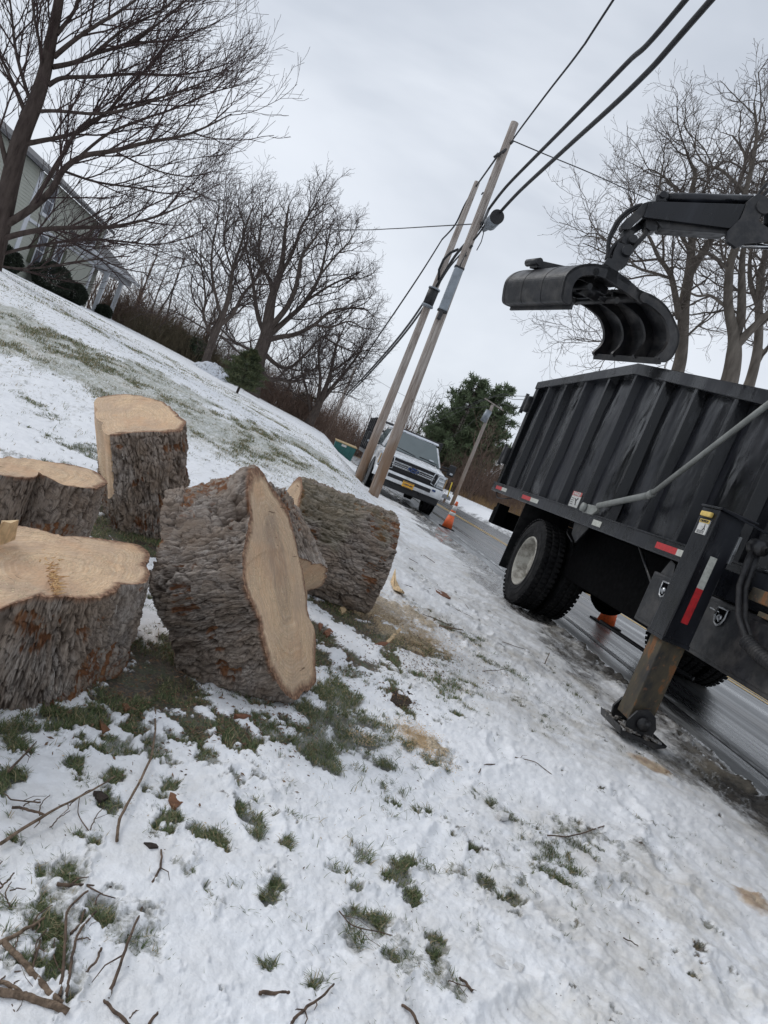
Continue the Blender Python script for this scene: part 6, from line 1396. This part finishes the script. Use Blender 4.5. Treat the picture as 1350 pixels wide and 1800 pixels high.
# big maple in front of the house
Y = 17.0; tr = [(-26,505),(-14,455),(2,395),(20,310),(38,240),(62,180),(78,130),(90,70),(102,10),(112,-60),(122,-140),(132,-230)]
lb = [(pxl(tr, Y), [.26,.23,.20,.19,.175,.155,.135,.115,.10,.08,.055,.03])]
for pts, dy, r in (([(45,253),(75,247),(110,240),(150,225),(200,190),(270,175),(350,160),(420,150)], 1.5, .085), ([(62,196),(100,195),(170,200),(230,190),(300,170),(380,150),(450,130)], -1.8, .06),
      ([(85,150),(110,137),(160,135),(230,130),(320,132),(400,125),(460,112)], .6, .075), ([(92,118),(130,110),(165,95),(200,85),(230,75),(290,73),(360,60),(430,40)], 2.5, .08),
      ([(95,100),(125,75),(160,50),(210,20),(260,-20),(300,-70)], -1.5, .08), ([(-12,425),(40,410),(90,402),(140,400),(200,398),(260,385),(320,370),(390,345)], -1.0, .10),
      ([(2,400),(50,370),(90,335),(110,300),(145,275),(200,265),(260,250),(340,240),(400,225),(470,200)], -2.2, .13), ([(55,362),(100,290),(140,225),(185,200),(230,150),(270,110),(330,60),(400,10)], 1.2, .075),
      ([(-14,452),(40,437),(90,428),(150,420),(220,425),(280,430),(350,420),(410,400)], 2.0, .055), ([(-14,465),(30,472),(75,470),(120,462),(170,455),(230,450)], -1.2, .04),
      ([(100,60),(130,20),(150,-30),(190,-100)], 1.0, .07), ([(48,205),(22,145),(0,100),(-45,40)], 1.0, .085), ([(75,140),(70,80),(60,30),(50,-60)], -1.0, .06), ([(20,325),(2,250),(-15,180),(-50,100)], -.5, .10),
      ([(200,265),(250,290),(310,305),(370,310),(430,300)], .8, .03), ([(140,275),(190,235),(250,210),(330,190),(410,165),(490,150)], .6, .05), ([(90,402),(150,440),(210,470),(260,480)], .8, .035),
      ([(230,75),(280,45),(340,10),(400,-30)], .5, .045), ([(165,95),(220,50),(290,20),(350,-20)], -1.2, .05), ([(112,-60),(180,-120),(260,-160)], 0, .06), ([(60,200),(30,100),(20,20),(10,-60)], 2.0, .07), ([(110,300),(170,320),(240,330),(310,340),(380,330)], 1.6, .045)):
    pts = [(x if x < 260 else 260+(x-260)*.70, y) for x, y in pts]; lb.append((pxl(pts, Y, dy), np.linspace(r*.68, .010, 6)))
cfgM = dict(dens=[2.8, 4.2, 6.0], f0=[.12, .08, .1], ang=[34, 36, 38], trop=[.30, .28, .25], len=[2.2, 1.0, .46], seg=[7, 5, 3], wob=[.07, .09, .12], rad=[.020, .0095, .0056], rmin=.0038, clear=.45, flat=.25)
make_tree('maple_tree', 'large bare dark-barked tree at upper left, branches fanning over the house', 'tree', lb, cfgM, 5, ('maple_bark', 'maple_twig'))

# two tall pale-barked trees and a third behind the truck
cfgS = dict(dens=[1.9, 3.0, 3.5, 3.4], f0=[.12, .1, .1, .1], ang=[50, 48, 45, 42], trop=[.15, .15, .2, .25], len=[3.4, 1.6, .75, .40], seg=[8, 6, 4, 3], wob=[.20, .22, .24, .2], rad=[.042, .020, .010, .0065], rmin=.0052, clear=.42)
def rt(pts): return pts
Y = 25.0
make_tree('bare_tree', 'pale-barked bare tree rising behind the grapple, leftmost of the trees behind the truck', 'tree', [
  (pxl([(1160,760),(1180,690),(1192,650),(1198,620),(1201,570),(1203,530),(1211,484),(1215,445),(1217,400),(1215,345),(1222,307),(1213,285),(1205,262)], Y), [.32,.27,.23,.21,.20,.19,.17,.14,.12,.10,.07,.05,.025]),
  (pxl([(1211,484),(1229,454),(1250,421),(1265,402),(1288,365),(1300,325),(1310,285),(1305,262),(1287,238)], Y, 1.5), np.linspace(.15, .03, 6)), (pxl([(1194,560),(1190,535),(1181,490),(1172,472),(1157,451),(1142,418),(1125,395),(1110,360)], Y, -1.5), np.linspace(.13, .02, 6)),
  (pxl([(1181,490),(1150,480),(1120,470),(1090,440),(1060,420),(1030,415)], Y, -2), np.linspace(.06, .015, 6)), (pxl([(1215,445),(1190,400),(1175,370),(1160,330),(1165,290)], Y, 1), np.linspace(.08, .02, 6)),
  (pxl([(1199,540),(1160,570),(1110,590),(1060,600),(1010,592)], Y, 1), np.linspace(.055, .012, 6)), (pxl([(1310,285),(1330,250),(1345,215),(1340,180)], Y+1.5, 0), np.linspace(.05, .015, 6)), (pxl([(1217,400),(1185,330),(1150,300),(1130,300)], Y, -.5), np.linspace(.05, .012, 6)),
  (pxl([(1198,600),(1230,570),(1250,550),(1262,520)], Y, 1), np.linspace(.05, .012, 6))], cfgS, 11, ('sycamore_bark', 'sycamore_twig'))
Y = 23.0
make_tree('bare_tree', 'thick bare tree forking low, behind the right-hand end of the truck body', 'tree', [
  (pxl([(1240,800),(1268,710),(1283,667),(1290,625),(1290,590),(1280,535),(1283,469),(1292,436),(1300,395),(1310,340),(1322,290),(1330,235),(1325,180)], Y), [.42,.34,.28,.25,.19,.15,.13,.12,.10,.085,.07,.05,.025]),
  (pxl([(1290,600),(1302,560),(1304,510),(1304,475),(1307,439),(1320,400),(1335,350),(1345,300)], Y, 1.5), np.linspace(.17, .03, 6)), (pxl([(1290,612),(1312,588),(1335,565),(1355,545),(1385,500)], Y, -1), np.linspace(.16, .06, 6)),
  (pxl([(1282,545),(1250,520),(1225,520),(1195,505),(1170,500)], Y, 1), np.linspace(.06, .015, 6)), (pxl([(1283,480),(1255,450),(1225,440),(1190,420)], Y, 0), np.linspace(.06, .015, 6)), (pxl([(1310,340),(1270,300),(1240,290),(1215,250)], Y, 1), np.linspace(.06, .015, 6)), (pxl([(1300,395),(1340,330),(1370,290)], Y, -1), np.linspace(.07, .02, 6))], cfgS, 12, ('sycamore_bark', 'sycamore_twig'))
Y = 27.0
make_tree('bare_tree', 'brownish bare tree at the right edge behind the truck, beside the low-forking one', 'tree', [
  (pxl([(1290,760),(1308,700),(1319,670),(1330,625),(1334,580),(1334,520),(1338,480),(1345,445),(1352,390),(1360,320)], Y), [.30,.25,.20,.18,.16,.14,.12,.10,.07,.04]),
  (pxl([(1334,540),(1320,500),(1318,460),(1325,410),(1322,360)], Y, 1), np.linspace(.12, .02, 6)), (pxl([(1330,640),(1350,610),(1380,590)], Y, 1), np.linspace(.10, .03, 6))], cfgS, 13, ('sycamore_bark', 'sycamore_twig'))

# oaks on the crest
cfgO = dict(dens=[1.9, 2.6, 3.1, 2.8], f0=[.12, .1, .1, .1], ang=[44, 46, 45, 42], trop=[.22, .2, .2, .2], len=[3.6, 1.8, .85, .5], seg=[7, 5, 3, 2], wob=[.17, .20, .24, .2], rad=[.045, .021, .012, .009], rmin=.0078, clear=.40)
Y = 40.0
make_tree('bare_tree', 'grey-trunked bare tree on the crest left of the small conifer', 'tree', [
  (pxl([(350,672),(361,638),(370,610),(377,590),(390,561),(403,517),(409,475),(425,425),(440,375)], Y), [.25,.22,.20,.20,.15,.12,.09,.06,.025]),
  (pxl([(386,572),(409,552),(428,517),(454,485),(475,435),(488,385)], Y, 2), np.linspace(.13, .02, 6)), (pxl([(387,590),(403,603),(422,622),(437,634),(455,640)], Y, -2), np.linspace(.07, .02, 6)),
  (pxl([(374,590),(358,558),(361,526),(355,475),(342,455),(330,425)], Y, 1), np.linspace(.08, .02, 6)), (pxl([(390,561),(375,500),(372,450),(380,400),(385,360)], Y, -1.5), np.linspace(.09, .02, 6)), (pxl([(372,585),(330,560),(300,545),(270,540)], Y, 0), np.linspace(.05, .012, 6)), (pxl([(409,475),(395,430),(400,385),(410,350)], Y, 1), np.linspace(.06, .02, 6))], cfgO, 21, ('oak_bark', 'oak_twig'))
Y = 50.0
make_tree('oak_tree', 'broad rounded bare oak with a thick trunk, standing behind the small conifer', 'tree', [
  (pxl([(440,705),(450,655),(457,622),(468,590),(473,552),(479,520),(492,482),(498,444),(502,399),(508,360)], Y), [.58,.50,.46,.43,.36,.28,.22,.15,.10,.04]),
  (pxl([(472,590),(505,561),(537,530),(562,485),(572,444),(582,400)], Y, 2), np.linspace(.22, .03, 6)), (pxl([(472,597),(495,592),(521,587),(552,571),(584,546),(623,542),(648,545)], Y, -2), np.linspace(.20, .03, 6)),
  (pxl([(476,575),(505,539),(521,501),(530,453),(552,421),(572,392)], Y, -3), np.linspace(.22, .03, 6)), (pxl([(462,618),(485,640),(510,646),(543,616),(568,592),(605,588)], Y, 2), np.linspace(.17, .03, 6)),
  (pxl([(454,640),(473,667),(495,668),(514,671),(537,657),(560,646),(590,650)], Y, -1), np.linspace(.14, .03, 6)), (pxl([(470,600),(454,558),(447,514),(441,475),(430,425),(428,390)], Y, 2), np.linspace(.18, .03, 6)),
  (pxl([(458,625),(428,609),(409,598),(390,580),(365,560)], Y, -2), np.linspace(.12, .03, 6)), (pxl([(479,520),(473,491),(456,460),(457,412),(462,355)], Y, 2), np.linspace(.15, .03, 6)), (pxl([(492,485),(514,444),(530,399),(545,375),(562,350)], Y, 0), np.linspace(.14, .03, 6)),
  (pxl([(552,571),(580,575),(615,565),(640,580)], Y-1.5, 0), np.linspace(.09, .03, 6)), (pxl([(537,530),(575,505),(605,490),(632,480)], Y+1, 0), np.linspace(.10, .03, 6)), (pxl([(562,485),(590,450),(610,430),(622,410)], Y+1, 0), np.linspace(.08, .03, 6)), (pxl([(568,592),(600,610),(625,620),(640,640)], Y+1, 0), np.linspace(.07, .02, 6))], cfgO, 22, ('oak_bark', 'oak_twig'))
Y = 56.0
make_tree('bare_tree', 'leaning many-stemmed bare tree at the right end of the crest, by the distant pole', 'tree', [
  (pxl([(530,775),(545,742),(560,712),(573,680),(581,655),(592,605),(606,575)], Y), [.42,.38,.28,.18,.14,.09,.03]), (pxl([(560,712),(585,680),(610,650),(632,620),(645,590)], Y, 1), np.linspace(.18, .03, 6)), (pxl([(556,720),(563,670),(560,630),(565,590)], Y, -1), np.linspace(.17, .03, 6)),
  (pxl([(581,655),(615,630),(640,600)], Y, 1), np.linspace(.09, .03, 6)), (pxl([(548,735),(540,690),(530,650),(532,620)], Y, 1), np.linspace(.14, .03, 6)), (pxl([(570,690),(600,690),(625,700)], Y, 1), np.linspace(.06, .02, 6))], cfgO, 23, ('oak_bark', 'oak_twig'))

# young trees of the wood edge: four models, copied as whole trees
def sapling_model(seed, H, stems, mats_, spread=.25):
    rng = np.random.default_rng(seed); lim = []
    for s in range(stems):
        d = unit(np.array([rng.normal()*spread, rng.normal()*spread, 1])); P = [np.array([rng.normal()*.1*(s > 0), rng.normal()*.1*(s > 0), -.25])]
        for k in range(6): d = unit(d+rng.normal(size=3)*.10+UP*.05); P.append(P[-1]+d*H/6*rng.uniform(.85, 1.1))
        lim.append((P, np.linspace(.012*H, .012, 6)))
    c = dict(dens=[1.5*5/H, 1.7, 1.8], f0=[.2, .15, .1], ang=[40, 42, 42], trop=[.35, .25, .2], len=[H*.36, H*.17, H*.085], seg=[5, 4, 3], wob=[.14, .18, .2], rad=[.004*H, .020, .013], rmin=.010, clear=.25)
    return make_tree('young_tree', 'x', 'tree', lim, c, seed, mats_, 'bare young trees along the wood edge')
MODELS = [sapling_model(31, 6.5, 2, ('oak_bark', 'brush_twig'), .2), sapling_model(32, 5.2, 4, ('oak_bark', 'brush_twig'), .35), sapling_model(33, 8.0, 1, ('oak_bark', 'oak_twig'), .1), sapling_model(34, 4.2, 6, ('brush_twig', 'brush_twig'), .5)]
def place(model, x, y, z, s, rz, label, first):
    if first: o = model; kids = []
    else:
        o = model.copy(); COL.objects.link(o)
        for ch in list(model.children):
            c = ch.copy(); COL.objects.link(c); c.parent = o
    o.location = (x, y, z); o.scale = (s, s, s); o.rotation_euler = (0, 0, rz)
    o['label'] = label
ORD = 'first second third fourth fifth sixth seventh eighth ninth tenth eleventh twelfth thirteenth fourteenth fifteenth'.split()
rnd = random.Random(12); used = [0]*4
def zone(n, pxa, pxb, pya, pyb, ya, yb, smin, smax, label, wts=(1, 1, 1, 1)):
    for k in range(n):
        f = (k+rnd.random()*.9)/n; Y_ = rnd.uniform(ya, yb); p = atY(pxa+(pxb-pxa)*f, pya+(pyb-pya)*f, Y_); i = rnd.choices(range(4), wts)[0]
        place(MODELS[i], p[0], Y_, g1(p[0], Y_)-.05, rnd.uniform(smin, smax), rnd.random()*6.28, ORD[k]+' from the left of the '+label, not used[i]); used[i] += 1
zone(9, 150, 262, 540, 590, 58, 70, .85, 1.25, 'bare young trees behind the house porch')
zone(12, 255, 370, 585, 650, 52, 64, .6, 1.15, 'bare young trees between porch and grey-trunked tree')
zone(12, 380, 540, 650, 735, 58, 70, .5, .95, 'bare young trees under the broad oak')
zone(5, 535, 585, 735, 765, 62, 75, .6, .9, 'bare young trees by the distant pole')
zone(14, 575, 720, 770, 835, 100, 125, .9, 1.5, 'far bare trees beyond the dumpster', (1, .6, 1, .5))
zone(15, 690, 800, 815, 868, 62, 78, .8, 1.35, 'bare young trees between pickup and evergreens', (1, 1, 1.4, .4))
zone(13, 800, 905, 850, 900, 48, 62, .6, 1.1, 'brushy bare trees right of the transformer pole')
zone(6, 880, 1010, 890, 960, 40, 52, .7, 1.0, 'brushy bare trees hidden by the black truck')

# undergrowth that reads as one mass
def thicket(name, n, line, spread, H, seed, mat, label=None, kids=4, rad=.012):
    rng = np.random.default_rng(seed); polys = []
    for i in range(n):
        f = rng.random(); a, b = line; x = a[0]+(b[0]-a[0])*f+rng.normal()*spread; y = a[1]+(b[1]-a[1])*f+rng.normal()*spread; z = g1(x, y)-.05
        h = H*rng.uniform(.4, 1.2)*(.75+.5*math.sin(f*23+seed)*.5+.25*math.sin(f*57)); d = unit(np.array([rng.normal()*.3, rng.normal()*.3, 1])); p = np.array([x, y, z]); P = [p]
        for k in range(3): d = unit(d+rng.normal(size=3)*.15); P.append(P[-1]+d*h/3)
        P = np.array(P); polys.append((P, np.linspace(rad, rad*.5, 4)))
        for k in range(kids):
            q, t = at_f(P, rng.uniform(.25, .95)); dd = unit(t+rng.normal(size=3)*.6); polys.append((np.array([q, q+dd*h*.16, q+unit(dd+rng.normal(size=3)*.3)*h*.33, q+unit(dd+rng.normal(size=3)*.3+UP*.3)*h*.45]), np.linspace(rad*.6, rad*.35, 4)))
    V, F_ = tubes(polys, 3); o = link(name, np_mesh(name, V, F_, MAT[mat], False)); o['kind'] = 'stuff'
A_ = lambda px, py, Y_: tuple(atY(px, py, Y_)[:2])
thicket('undergrowth', 2300, (A_(190, 556, 56), A_(330, 630, 56)), 1.3, 2.3, 1, 'brush_twig')
thicket('undergrowth', 1500, (A_(255, 590, 52), A_(380, 660, 52)), 1.3, 1.8, 2, 'brush_green')
thicket('undergrowth', 2400, (A_(380, 660, 57), A_(560, 750, 60)), 1.8, 2.5, 3, 'brush_twig')
thicket('undergrowth', 1500, ((14.5, 48), (16, 72)), 1.6, 3.4, 4, 'brush_twig', kids=6)
thicket('undergrowth', 1500, ((14.0, 30), (15.0, 52)), 1.0, 2.6, 5, 'brush_twig', kids=6)
thicket('undergrowth', 1500, (A_(560, 765, 105), A_(740, 840, 95)), 4, 5.0, 6, 'brush_twig', rad=.03)
thicket('dead_grass', 3800, ((12.7, 28), (13.2, 42)), .55, .9, 7, 'straw', kids=1, rad=.009)
thicket('dead_grass', 1500, ((12.8, 42), (13.6, 58)), .6, .7, 8, 'straw', kids=1, rad=.009)

# evergreens
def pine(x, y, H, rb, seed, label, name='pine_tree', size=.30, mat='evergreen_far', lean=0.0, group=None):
    rng = np.random.default_rng(seed); z0 = g1(x, y)-.2; root = thing(name, (x, y, z0), label, 'tree', group); br = []; cs = []
    top = np.array([x+lean*H, y, z0+H]); tr_ = np.array([np.array([x, y, z0])*(1-f)+top*f for f in np.linspace(0, 1, 9)]); big = [(tr_, np.linspace(.022*H, .02, 9))]
    nw = int(H*2.3)
    for w in range(nw):
        f = .22+.76*w/nw; c = tr_[0]*(1-f)+top*f
        for b in range(rng.integers(4, 7)):
            az = rng.random()*6.28; L_ = rb*(1-f)**.62*rng.uniform(.55, 1.2)*(1 if f > .3 else .75)+.25; d = unit(np.array([math.cos(az), math.sin(az), rng.uniform(.05, .55)])); e = c+d*L_; mid = c+d*L_*.5+np.array([0, 0, -.04*L_])
            br.append((np.array([c, mid, e]), np.array([.035, .022, .012]))); m = int(5+L_*4.5)
            q = rng.uniform(.45, 1.05, m)[:, None]; pts = c+(e-c)*q+rng.normal(0, .11, (m, 3))*(.6+L_*.22); cs.append(pts)
    C_ = np.vstack(cs); n = len(C_); k = 9; P = np.repeat(C_, k, 0); d = rng.normal(size=(n*k, 3))+np.array([0, 0, .6]); d /= np.linalg.norm(d, axis=1)[:, None]
    e = np.cross(d, rng.normal(size=(n*k, 3))); e /= np.linalg.norm(e, axis=1)[:, None]; s = size*rng.uniform(.6, 1.2, (n*k, 1))
    V = np.stack([P-e*s*.10, P+e*s*.10, P+d*s+e*s*.04, P+d*s-e*s*.04], 1).reshape(-1, 3)
    link('crown', np_mesh('crown', V, np.arange(len(V)).reshape(-1, 4), MAT[mat], False), root)
    V, F_ = tubes(big, 8); V2, F2 = tubes(br, 4); link('trunk', np_mesh('trunk', np.vstack([V, V2]), np.vstack([F_, F2+len(V)]), MAT['oak_bark'], True), root)
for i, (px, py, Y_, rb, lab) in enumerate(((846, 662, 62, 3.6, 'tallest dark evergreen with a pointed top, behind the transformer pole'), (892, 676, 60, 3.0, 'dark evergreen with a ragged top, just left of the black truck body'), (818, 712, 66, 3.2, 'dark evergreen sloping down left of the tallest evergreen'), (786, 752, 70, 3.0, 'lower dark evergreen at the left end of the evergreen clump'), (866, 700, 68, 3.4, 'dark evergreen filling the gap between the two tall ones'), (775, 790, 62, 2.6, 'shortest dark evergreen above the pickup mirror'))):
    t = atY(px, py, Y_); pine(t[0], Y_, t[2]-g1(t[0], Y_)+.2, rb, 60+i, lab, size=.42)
for i, (px, py, Y_, H, lab) in enumerate(((297, 590, 54, 2.6, 'small dark conifer low on the skyline between the porch and the grey trunk'), (352, 607, 50, 2.4, 'small dark conifer just left of the grey-trunked tree'), (548, 690, 60, 3.2, 'small dark conifer left of the many-stemmed tree'))):
    t = atY(px, py, Y_); pine(t[0], Y_, max(t[2]-g1(t[0], Y_), 1.6), 1.3, 80+i, lab, name='small_conifer', size=.28, mat='evergreen')
b = atY(413, 699, 27.5); t = atY(446, 618, 27.5)
n_ = NT('yard_conifer_green'); n_.p('Base Color', n_.ramp(n_.noise(n_.pos(), 4, 4), (.35, (.035, .050, .022)), (.6, (.10, .115, .05)), (.75, (.20, .17, .08)))); n_.p('Roughness', .8); MAT['yard_green'] = n_.m
def yard_conifer():
    z0 = g1(b[0], 27.5); H = t[2]-z0; root = thing('yard_conifer', (b[0], 27.5, z0), 'small bushy conifer planted alone on the snowy slope', 'tree'); rng = np.random.default_rng(9)
    n = 9500; f = rng.random(n)**.9; r = .78*np.sin(np.pi*np.clip(f*.80+.18, 0, 1))**.8*(1-.35*f)*(1+.25*np.sin(f*31)); az = rng.uniform(0, 6.28, n); rr = r*(.35+.65*rng.random(n)**.5)*(1+.22*fbm(np.cos(az)*2, np.sin(az)*2, f*4, 3, 3))
    x = b[0]+np.cos(az)*rr+.04*f; y = 27.5+np.sin(az)*rr; z = z0+.22+f*(H-.22); P = np.stack([x, y, z], -1)
    d = np.stack([np.cos(az)*.6, np.sin(az)*.6, .7+0*az], -1)+rng.normal(0, .5, (n, 3)); d /= np.linalg.norm(d, axis=1)[:, None]; e = np.cross(d, rng.normal(size=(n, 3))); e /= np.linalg.norm(e, axis=1)[:, None]; s = rng.uniform(.06, .15, (n, 1))
    V = np.stack([P-e*s*.10, P+e*s*.10, P+d*s+e*s*.04, P+d*s-e*s*.04], 1).reshape(-1, 3); link('crown', np_mesh('crown', V, np.arange(len(V)).reshape(-1, 4), MAT['yard_green'], False), root)
    MB().tube([(b[0], 27.5, z0-.1), (b[0]+.02, 27.5, z0+.4), (b[0]+.03, 27.5, z0+H*.9)], [.05, .045, .01], 8).build('trunk', MAT['maple_bark'], root)
yard_conifer()
# snow-covered heap on the crest
q = atY(368, 664, 38.5); zz = g1(q[0], 38.5); th = np.linspace(0, 2*np.pi, 64, endpoint=False); ph = np.linspace(0, np.pi/2, 22); A, B = np.meshgrid(th, ph, indexing='ij')
r_ = 1+.12*fbm(np.cos(A)*2, np.sin(A)*2, B*2, 3, 4); V = np.stack([q[0]+.95*np.cos(A)*np.sin(B)*r_, 38.5+.7*np.sin(A)*np.sin(B)*r_, zz-.08+.66*np.cos(B)*r_], -1)
n_ = NT('snowy_heap'); P_ = n_.pos(); n_.p('Base Color', n_.mix(n_.ramp(n_.noise(P_, 9, 7, .7), (.50, 0.0), (.62, .8)), (.74, .77, .82), (.16, .15, .14))); n_.p('Roughness', .8); n_.bump(n_.noise(P_, 14, 5), .8, .05)
tag(link('snow_covered_heap', np_mesh('snow_covered_heap', V.reshape(-1, 3), grid_faces(64, 22, True), n_.m)), 'rounded heap dusted with snow beside the grey-trunked tree on the crest', 'heap')
